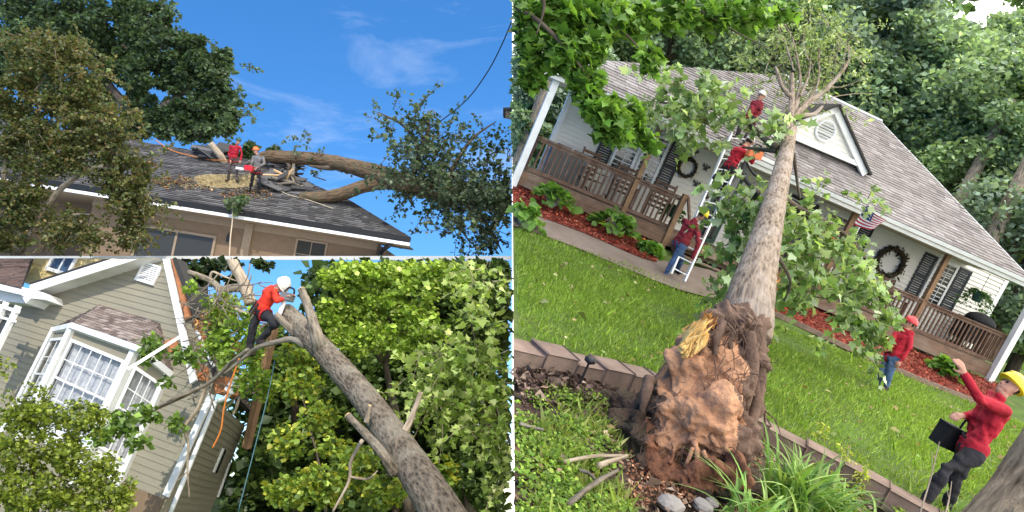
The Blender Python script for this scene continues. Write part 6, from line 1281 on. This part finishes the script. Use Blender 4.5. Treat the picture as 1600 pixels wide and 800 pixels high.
# ---- bay window
bay = .62; BA, BB = f(118, 508, bay), f(214, 546, bay); WA, WB = f(89, 512), f(266, 582)
dv = np.array([0, 0, -1.0])
hb = 1.75
def face(a, b, h0, h1): return Quad(a + dv * h1, b + dv * h1, b + dv * h0, a + dv * h0)
bw = thing('bay_window', (BA + BB) / 2 + dv * 2.2, 'white bay window with shingled hip roof and lace curtains', 'window') if False else None
mb = MB(); mb.slab([WA, BA, BB, WB, WB + [0, .05, 0], WA + [0, .05, 0]], dv, .03); byo = mb.build('bay_window', 'white', house)
faces = [face(WA, BA, .0, 2.15), face(BA, BB, .0, 2.15), face(BB, WB, .0, 2.15)]
for i, q in enumerate(faces):
    mb = MB(); q.box(mb, 0, 1, 0, .17, -.03, .0); mb.build('apron', 'white', byo)
    mb = MB(); q.box(mb, 0, 1, .88, 1, -.03, .0); mb.build('header', 'green_siding', byo)
    c_, r_ = ((2, 2), (5, 2), (3, 2))[i]
    win = q.sub(.09 if i != 1 else .06, .91 if i != 1 else .94, .17, .88)
    window(byo, win, .06, .05, c_, r_, .02, 'white', 'glass_clear', name='bay_sash', wood='white', split=True)
    # lace curtain in folds
    cu = MB(); k_ = 40; Pc = [q.pt(s_, t_, -.09 + .018 * math.sin(s_ * 60 + t_ * 3)) for s_ in np.linspace(.04, .96, k_) for t_ in (.16, .5, .9)]; cu.add(Pc, [(3 * a + b, 3 * a + 3 + b, 3 * a + 4 + b, 3 * a + 1 + b) for a in range(k_ - 1) for b in range(2)]); cu.build('curtain', 'curtain', byo, True)
for a, w_ in ((WA, .09), (BA, .13), (BB, .13), (WB, .11)):
    mb = MB(); mb.beam(a + OUT * .03 + dv * .02, a + OUT * .03 + dv * 2.5, w_, .12, (0, 1, 0)); mb.build('bay_post', 'white', byo)
mb = MB(); mb.add([WA + dv * 2.15, BA + dv * 2.15, BB + dv * 2.15, WB + dv * 2.15, WA + dv * 3.6, BA + dv * 3.6, BB + dv * 3.6, WB + dv * 3.6], [(0, 1, 5, 4), (1, 2, 6, 5), (2, 3, 7, 6), (0, 1, 2, 3)]); mb.build('bay_base', 'green_siding', byo)
ea, eb, wa, wb = f(115, 504, bay + .12), f(222, 541, bay + .12), f(86, 511), f(271, 581); r0, r1 = f(158, 476), f(250, 506)
for poly, nm_ in (([ea, eb, r1, r0], 0), ([wa, ea, r0], 1), ([eb, wb, r1], 2)):
    n_ = nz(np.cross(poly[1] - poly[0], poly[-1] - poly[0])); n_ = n_ if np.dot(n_, poly[0]) < 0 else -n_
    mb = MB(); mb.slab(poly, -n_, .05); mb.build('bay_roof', 'roof_deck', byo); shingles(byo, poly, np.array([0, .5, .8]), n_, .085, .16, BP, 'shingle', .012, ind=0)
for a, b in ((wa, ea), (ea, eb), (eb, wb)):
    mb = MB(); mb.beam(a + dv * .06 + OUT * .01, b + dv * .06 + OUT * .01, .04, .11, (0, 0, 1)); mb.build('bay_fascia', 'white', byo)
mb = MB(); mb.slab([wa + dv * .1, ea + dv * .1, eb + dv * .1, wb + dv * .1], dv, .02); mb.build('bay_soffit', 'white', byo)
# ---- left wing: eave, dark shingles, yellow dormer, porch frame
def bx(pts, d_, m, nm_, t_=.1): mb = MB(); mb.slab([p.n(x, y, N0 + d_) for x, y in pts], (0, 1, 0), t_); return mb.build(nm_, m, house)
bx([(-40, 434), (34, 452), (31, 460), (-40, 444)], -.55, 'gutter_white', 'eave_gutter', .1); bx([(-40, 444), (34, 458), (38, 474), (20, 472), (-40, 466)], -.3, 'white', 'eave_soffit', .4)
lr = [p.n(-45, 433, N0 - .5), p.n(33, 450, N0 - .5), p.n(52, 402, N0 + 1.2), p.n(-45, 378, N0 + 1.2)]; n_ = nz(np.cross(lr[1] - lr[0], lr[3] - lr[0])); n_ = n_ if np.dot(n_, lr[0]) < 0 else -n_
mb = MB(); mb.slab(lr, -n_, .06); mb.build('wing_roof', 'roof_deck', house); shingles(house, lr, lr[3] - lr[0], n_, .12, .25, [(.12, .085, .075), (.17, .12, .105), (.08, .06, .055)], 'shingle', .016, ind=0)
dp = [p.n(x, y, N0 + 1.5) for x, y in ((34, 440), (60, 446), (200, 398), (200, 380), (52, 385))]; mb = MB(); mb.slab(dp, (0, 1, 0), 1.0); dmr = mb.build('dormer', 'yellow_siding', house); boards(dmr, dp, (0, 0, 1), .13, 'yellow_siding', OUT, .016)
mb = MB(); mb.beam(p.n(32, 437, N0 + 1.4), p.n(54, 388, N0 + 1.4), .1, .08, (0, 1, 0)); mb.build('dormer_corner', 'white', dmr)
q = Quad(p.n(72, 422, N0 + 1.46), p.n(108, 433, N0 + 1.46), p.n(126, 398, N0 + 1.46), p.n(92, 388, N0 + 1.46), OUT); window(dmr, q, .09, .06, 2, 1, .05, 'white', 'glass_blue', split=False)
mb = MB(); mb.beam(p.n(29, 478, N0 - .9), p.n(-12, 560, N0 - .9), .09, .09, (0, 1, 0)); mb.beam(p.n(10, 472, N0 - .9), p.n(-30, 556, N0 - .9), .08, .08, (0, 1, 0)); mb.beam(p.n(-6, 476, N0 - .9), p.n(29, 487, N0 - .9), .07, .07); mb.beam(p.n(-12, 492, N0 - .9), p.n(24, 502, N0 - .9), .05, .05); pf = mb.build('porch_frame', 'white', house)
bx([(10, 490), (24, 502), (-10, 552), (-26, 546)], -.85, 'glass', 'porch_screen', .02)

# ---- the trunk that fell on it
ft = thing('fallen_sycamore', p.d(700, 840, 6), 'thick mottled trunk leaning up onto the grey green house', 'fallen tree')
mb = MB(); mb.tube([p.d(722, 860, 5.9), p.d(690, 800, 6.3), p.d(640, 722, 7.3), p.d(570, 622, 8.9), p.d(505, 548, 10.2), p.d(470, 512, 10.9), p.d(447, 488, 11.3)], [.195, .188, .18, .17, .168, .165, .145], 30, 16, seed=6, jit=.012); mb.build('trunk', 'bark_sycamore', ft, True)
e0 = p.d(447, 488, 11.3); e1 = e0 + nz(e0 - p.d(470, 512, 10.9)) * .012; mb = MB(); mb.tube([e0, e1], [.14, .135], 24); mb.build('cut_face', 'raw_wood', ft)
def limb(lst, rad, m='bark_grey', cut=False, nm_='limb', par=None, sg=9, jt=.04):
    P_ = [p.d(*b) for b in lst]; mb = MB(); mb.tube(P_, rad, sg, 6, seed=len(lst) + int(lst[0][0]), jit=jt); o = mb.build(nm_, m, par or ft, True)
    if cut and o: mb = MB(); d_ = nz(P_[-1] - P_[-2]); mb.tube([P_[-1], P_[-1] + d_ * .01], rad[-1] * .94, 12); mb.build('cut_end', 'raw_wood', par or ft)
limb([(500, 545, 10.1), (496, 528, 10.0), (488, 500, 10.1), (480, 475, 10.2), (471, 452, 10.3)], [.12, .095, .075, .065, .055], 'bark_grey', True)
limb([(616, 738, 7.1), (600, 712, 7.05), (575, 682, 7.2), (544, 650, 7.4)], [.07, .052, .045, .038], 'bark_sycamore', True)
limb([(572, 660, 8.0), (576, 645, 8.0), (578, 634, 8.0)], [.03, .025, .02], 'bark_pale', True)
limb([(628, 682, 7.7), (642, 655, 7.8), (658, 612, 7.9)], [.05, .035, .025], 'bark_pale')
limb([(478, 540, 10.5), (455, 530, 10.6), (430, 535, 10.7), (405, 542, 10.9), (385, 556, 11.1), (350, 585, 11.3)], [.055, .046, .042, .038, .032, .025], 'bark_grey')
limb([(462, 522, 10.8), (445, 505, 10.8), (432, 492, 10.9)], [.07, .06, .05], 'bark_grey')
limb([(566, 688, 7.6), (548, 722, 7.7), (545, 752, 7.7), (520, 800, 7.6)], [.022, .02, .016, .012], 'bark_pale'); limb([(547, 745, 7.7), (575, 748, 7.7), (590, 735, 7.8)], [.014, .012, .006], 'bark_pale')
# limbs lying on the roof
limb([(392, 475, 13.2), (380, 440, 13.3), (366, 415, 13.4), (358, 396, 13.5)], [.12, .11, .1, .09], 'bark_pale', nm_='roof_limb'); limb([(384, 450, 13.3), (365, 450, 13.3), (345, 452, 13.3), (328, 438, 13.3), (294, 425, 13.3)], [.09, .08, .075, .06, .05], 'bark_grey', nm_='roof_limb')
limb([(345, 452, 13.3), (353, 468, 13.2), (362, 488, 13.1)], [.06, .05, .04], 'bark_grey', nm_='roof_limb'); limb([(328, 438, 13.3), (332, 425, 13.3), (350, 432, 13.3), (372, 440, 13.3)], [.03, .025, .02, .012], 'bark_pale', nm_='roof_limb')
limb([(368, 484, 12.6), (385, 490, 12.4), (410, 500, 12.2)], [.035, .035, .03], 'bark_pale', nm_='roof_limb')
limb([(388, 546, 11.2), (362, 566, 11.4), (335, 592, 11.6), (310, 608, 11.7), (270, 628, 11.8), (238, 642, 11.9)], [.036, .034, .03, .026, .02, .014], 'bark_grey', nm_='roof_limb'); limb([(312, 606, 11.7), (280, 620, 11.7), (248, 636, 11.8), (225, 660, 11.8)], [.035, .03, .025, .015], 'bark_grey', nm_='roof_limb')
limb([(322, 602, 11.7), (308, 640, 11.7), (288, 668, 11.7), (294, 690, 11.7), (293, 735, 11.7), (296, 778, 11.7)], [.03, .03, .03, .022, .018, .01], 'bark_pale', nm_='roof_limb'); limb([(292, 738, 11.7), (276, 752, 11.7)], [.014, .008], 'bark_pale', nm_='roof_limb')
limb([(374, 620, 12), (370, 635, 12), (364, 648, 12)], [.02, .025, .015], 'bark_pale', nm_='roof_limb')
LP_ = [(.16, .26, .035), (.24, .36, .05), (.1, .17, .03), (.32, .42, .07)]
leaves(ft, 'roof_leaves', gpx([(345, 505, 12.7, 26, 30, 260), (370, 520, 12.4, 22, 34, 220), (335, 475, 13, 20, 16, 120), (388, 500, 12.2, 14, 20, 90), (330, 540, 12.5, 16, 20, 90), (360, 560, 12, 22, 20, 130), (395, 570, 11.5, 18, 24, 110), (300, 450, 13, 14, 14, 60), (355, 480, 13, 30, 22, 220), (395, 540, 11.9, 20, 30, 200), (345, 540, 12.4, 24, 24, 200), (410, 600, 11.8, 16, 30, 140), (380, 600, 11.8, 18, 20, 90)], 8), .095, LP_, OVAL, .4, .3, 'leaf', seed=3)
leaves(ft, 'facade_leaves', gpx([(240, 545, 11.9, 24, 14, 110), (285, 555, 11.9, 22, 14, 90), (225, 560, 11.9, 14, 12, 40), (275, 665, 11.6, 14, 18, 70), (248, 655, 11.6, 10, 10, 30), (225, 645, 11.6, 20, 16, 110), (190, 660, 11.2, 26, 22, 170), (160, 680, 11, 22, 16, 110), (215, 690, 11, 20, 14, 70), (305, 560, 11.9, 14, 12, 40), (235, 530, 11.9, 16, 8, 40), (260, 600, 11.9, 14, 10, 30)], 9), .105, [(.12, .2, .04), (.19, .29, .05), (.08, .13, .03)], OVAL, .4, .3, 'leaf', seed=4)
tw = MB(); gq = np.random.default_rng(4)
for k_ in range(90):
    x, y = gq.uniform(285, 420), gq.uniform(440, 620); a = p.d(x, y, 13.1 - (x - 285) * .008); d_ = nz(gq.normal(size=3) * [1, .5, 1] + [0, 0, -.3]); l = gq.uniform(.25, .9); tw.tube([a - d_ * l * .5, a + gq.normal(size=3) * .06, a + d_ * l * .5 + gq.normal(size=3) * .08], [.014, .011, .004], 5, 3)
tw.build('twig', 'bark_grey', ft, True, kind='stuff')
leaves(ft, 'dead_leaves', gpx([(350, 500, 12.8, 30, 40, 200), (385, 560, 11.9, 22, 40, 200), (320, 520, 12.7, 20, 40, 120)], 18), .08, [(.4, .18, .06), (.3, .16, .07), (.2, .12, .06), (.35, .28, .1)], NARROW, .3, .3, 'leaf_soft', seed=6)
# white fallen pipe, post, ropes
mb = MB(); mb.beam(p.d(288, 522, 11.6), p.d(200, 577, 11.2), .05, .05); tag(mb.build('trim_piece', 'gutter_white', None), 'loose white trim strip leaning across the bay roof', 'trim')
mb = MB(); mb.beam(p.d(428, 512, 13.6), p.d(400, 636, 13.6), .13, .13, (0, 1, 0)); mb.beam(p.d(400, 636, 13.6), p.d(385, 700, 13.6), .13, .12, (0, 1, 0)); tag(mb.build('wooden_post', 'post_wood', None), 'leaning brown wooden post behind the worker', 'post')
mb = MB(); mb.tube([p.d(374, 560, 11.2), p.d(360, 600, 11.2), p.d(350, 638, 11.2), p.d(345, 672, 11.2), p.d(332, 700, 11.2)], .014, 6, 6); tag(mb.build('climbing_rope', 'rope_orange', None, True), 'orange rope hanging beside the broken gutter', 'rope')
mb = MB(); mb.tube([p.d(432, 550, 11.4), p.d(418, 620, 11.4), p.d(398, 700, 11.4), p.d(372, 800, 11.4)], .008, 6, 6); tag(mb.build('climbing_rope', 'rope_blue', None, True), 'thin blue rope hanging straight below the worker', 'rope')
# worker
J = stick(dict(hd=(439, 447, -.05), nek=(432, 450), che=(422, 459), pel=(409, 482), shL=(424, 452, .17), shR=(427, 456, -.17), elR=(433, 470, -.28), wrR=(446, 465, -.25), elL=(436, 468, .15), wrL=(449, 466, .0), hpL=(408, 485, .09), hpR=(410, 487, -.09), knR=(430, 507, -.35), anR=(407, 531, -.15), toR=(416, 536, -.3), knL=(395, 512, .0), anL=(390, 546, .0), toL=(396, 553, -.15)), p, 11.3)
person('person', 'worker in orange red shirt and white helmet straddling the trunk', J, 1.02, 'cloth_orange_red', 'cloth_dark', 'boot', 'plastic_white', face=(.75, -.2, -.62), up=(.45, 0, .8), harness='harness_red', voxel=.011)
c = p.d(449, 464, 11.1); t = thing('chainsaw', c, 'grey chainsaw in the hands of the trunk worker', 'chainsaw'); mb = MB(); mb.box(c, (.1, .06, .06)); mb.build('engine', 'plastic_grey', t); mb = MB(); mb.box(c + [-.02, .0, -.24], (.035, .012, .2)); mb.build('bar', 'gutter_white', t); mb = MB(); mb.tube([c + [-.1, 0, .06], c + [-.05, 0, .15], c + [.07, 0, .14], c + [.1, 0, .06]], .016, 6, 3); mb.build('handle', 'black_cloth', t)

# ---- greenery
YP = [(.15, .2, .025), (.23, .28, .035), (.09, .13, .02), (.3, .34, .055), (.06, .085, .016)]
SH = [None]
def shrub(nm_, label, lst, stems, size, pal, seed, shape=OVAL, sub=0, m='bark_dark', cat='shrub', sr=.4, rad=.03):
    t = thing(nm_, p.d(*stems[0][0]), label, cat); mb = MB(); SH[0] = t
    for i, a_ in enumerate(stems): mb.tube([p.d(*b) for b in a_], [rad, rad * .7, rad * .4, rad * .2], 7, 4, seed=i + seed)
    mb.build('trunk' if cat == 'tree' else 'stem', m, t, True); leaves(t, 'crown' if cat == 'tree' else 'foliage', gpx(lst, seed, sub, sr), size, pal, shape, .45, .3, 'leaf', seed=seed)
shrub('garden_shrub', 'yellow green leafy shrub below the bay window', [(20, 650, 8, 40, 34, 648), (70, 650, 8, 40, 34, 1101), (120, 660, 8, 40, 34, 979), (30, 710, 7.8, 46, 40, 1346), (95, 720, 7.8, 46, 36, 1346), (150, 740, 7.8, 40, 34, 979), (40, 775, 7.6, 50, 36, 1224), (120, 785, 7.6, 50, 30, 1224), (180, 780, 7.6, 30, 26, 612), (8, 575, 8.2, 20, 22, 115), (60, 612, 8.1, 30, 16, 100), (200, 760, 7.8, 16, 20, 146), (150, 650, 8, 20, 16, 183)], [[(60, 860, 7.8), (55, 760, 7.8), (40, 690, 8), (20, 610, 8)], [(70, 860, 7.8), (90, 760, 7.8), (110, 690, 8), (125, 640, 8)], [(110, 860, 7.7), (140, 800, 7.7), (165, 750, 7.7)]], .048, YP, 21, OVAL, 30, sr=.34)
shrub('shade_tree', 'dark tree behind the roof ridge and limbs', [(310, 415, 20, 34, 22, 700), (350, 420, 20, 30, 24, 500), (405, 408, 20, 20, 10, 260), (300, 440, 20, 20, 16, 220), (335, 405, 20, 50, 10, 400)], [[(320, 500, 20), (320, 450, 20), (325, 410, 20)]], .22, [(.035, .06, .025), (.06, .09, .035), (.02, .035, .015)], 22, OVAL, 8, cat='tree', rad=.15)
BR = [(.17, .27, .03), (.26, .38, .045), (.36, .47, .075), (.1, .17, .025), (.44, .52, .13)]
shrub('maple_tree', 'bright yellow green maple filling the top behind the trunk', [(528, 440, 13, 26, 30, 1055), (560, 430, 13, 44, 26, 1524), (620, 430, 13, 44, 26, 1466), (530, 490, 13, 34, 34, 1231), (580, 480, 13, 44, 34, 1524), (640, 475, 12.5, 40, 34, 1231), (690, 430, 12.5, 40, 26, 1055), (560, 530, 12.6, 40, 26, 938), (620, 530, 12.3, 40, 30, 967), (510, 485, 13, 12, 22, 410), (670, 520, 12, 30, 30, 645)], [[(640, 800, 14), (625, 680, 14), (600, 560, 13.6), (590, 450, 13.4)], [(600, 560, 13.6), (640, 500, 13), (690, 440, 13)], [(600, 560, 13.6), (560, 500, 13.2), (530, 450, 13)]], .078, BR, 23, BLUNT, 34, cat='tree', rad=.13, sr=.36)
shrub('maple_tree', 'near maple with large pale leaves along the right edge', [(760, 600, 9.2, 60, 160, 160), (700, 600, 9.3, 50, 60, 80)], [[(830, 800, 9.6), (800, 700, 9.6), (760, 600, 9.6), (735, 500, 9.6)], [(790, 680, 9.6), (730, 640, 9.4), (660, 600, 9.4)], [(770, 620, 9.6), (720, 570, 9.4), (660, 550, 9.4)]], .12, [(.22, .31, .06), (.33, .42, .11), (.46, .52, .2), (.14, .21, .04)], 24, MAPLE, 0, cat='tree', rad=.035)
twiggy(SH[0], [(760, 470, 9.5, 34, 40, 14), (740, 530, 9.4, 40, 40, 18), (700, 570, 9.3, 40, 34, 16), (760, 590, 9.2, 34, 40, 18), (680, 620, 9.2, 40, 26, 14), (730, 650, 9, 40, 34, 18), (770, 680, 9, 26, 30, 10), (650, 590, 9.4, 30, 26, 9), (780, 740, 8.8, 20, 40, 10), (745, 430, 9.8, 30, 26, 10), (655, 545, 9.6, 12, 14, 3)], .5, 13, .088, [(.22, .31, .06), (.33, .42, .11), (.46, .52, .2), (.14, .21, .04)], MAPLE, 34, tm='bark_pale', droop=.45, tr=.005, name='outer_sprays')
shrub('sapling', 'low sunny sapling leaves left of the trunk', [(470, 600, 11, 40, 30, 457), (500, 650, 10.5, 34, 30, 332), (455, 560, 11.4, 24, 24, 249), (560, 730, 9, 34, 40, 416), (500, 760, 9, 50, 34, 665), (600, 770, 8.6, 34, 26, 332), (450, 770, 9.4, 40, 26, 499), (450, 690, 10, 34, 30, 332), (520, 700, 9.6, 30, 20, 187), (690, 740, 8.8, 26, 30, 228), (420, 610, 12, 14, 30, 166), (480, 560, 11.4, 24, 18, 187)], [[(510, 870, 9.6), (505, 760, 9.8), (480, 650, 10.6), (460, 570, 11.2)], [(505, 790, 9.7), (560, 740, 9.2), (590, 720, 9)]], .075, [(.14, .22, .035), (.22, .31, .05), (.32, .4, .07), (.08, .13, .025), (.45, .42, .05)], 25, BLUNT, 0, cat='tree', rad=.03)
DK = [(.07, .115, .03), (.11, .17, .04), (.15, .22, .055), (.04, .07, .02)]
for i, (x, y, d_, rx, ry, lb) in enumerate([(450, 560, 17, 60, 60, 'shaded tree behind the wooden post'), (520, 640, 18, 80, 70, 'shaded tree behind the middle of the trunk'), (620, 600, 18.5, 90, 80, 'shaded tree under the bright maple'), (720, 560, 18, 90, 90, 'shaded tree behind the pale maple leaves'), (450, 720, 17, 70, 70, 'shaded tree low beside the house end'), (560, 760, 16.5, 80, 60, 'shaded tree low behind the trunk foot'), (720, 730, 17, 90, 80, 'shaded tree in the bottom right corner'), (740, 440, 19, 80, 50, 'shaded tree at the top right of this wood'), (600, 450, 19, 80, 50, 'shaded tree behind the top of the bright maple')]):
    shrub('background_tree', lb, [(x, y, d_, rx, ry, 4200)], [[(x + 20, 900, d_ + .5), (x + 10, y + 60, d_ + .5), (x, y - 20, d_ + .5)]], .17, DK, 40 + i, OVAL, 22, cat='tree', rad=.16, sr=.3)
fw = []
g = np.random.default_rng(88)
for k_ in range(150):
    x, y = g.uniform(385, 830), g.uniform(410, 860)
    if x < 505 and y < 490 or x < 440 and y < 590: continue
    fw.append(cloud(p.d(x, y, g.uniform(20.2, 21.6)), (.9, .9, .8), 170, .2, k_))
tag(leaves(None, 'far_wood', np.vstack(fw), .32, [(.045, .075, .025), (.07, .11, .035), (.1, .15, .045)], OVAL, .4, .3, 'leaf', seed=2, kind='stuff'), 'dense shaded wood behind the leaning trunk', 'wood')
for o in bpy.data.objects:
    if '_b' in o.keys(): del o['_b']
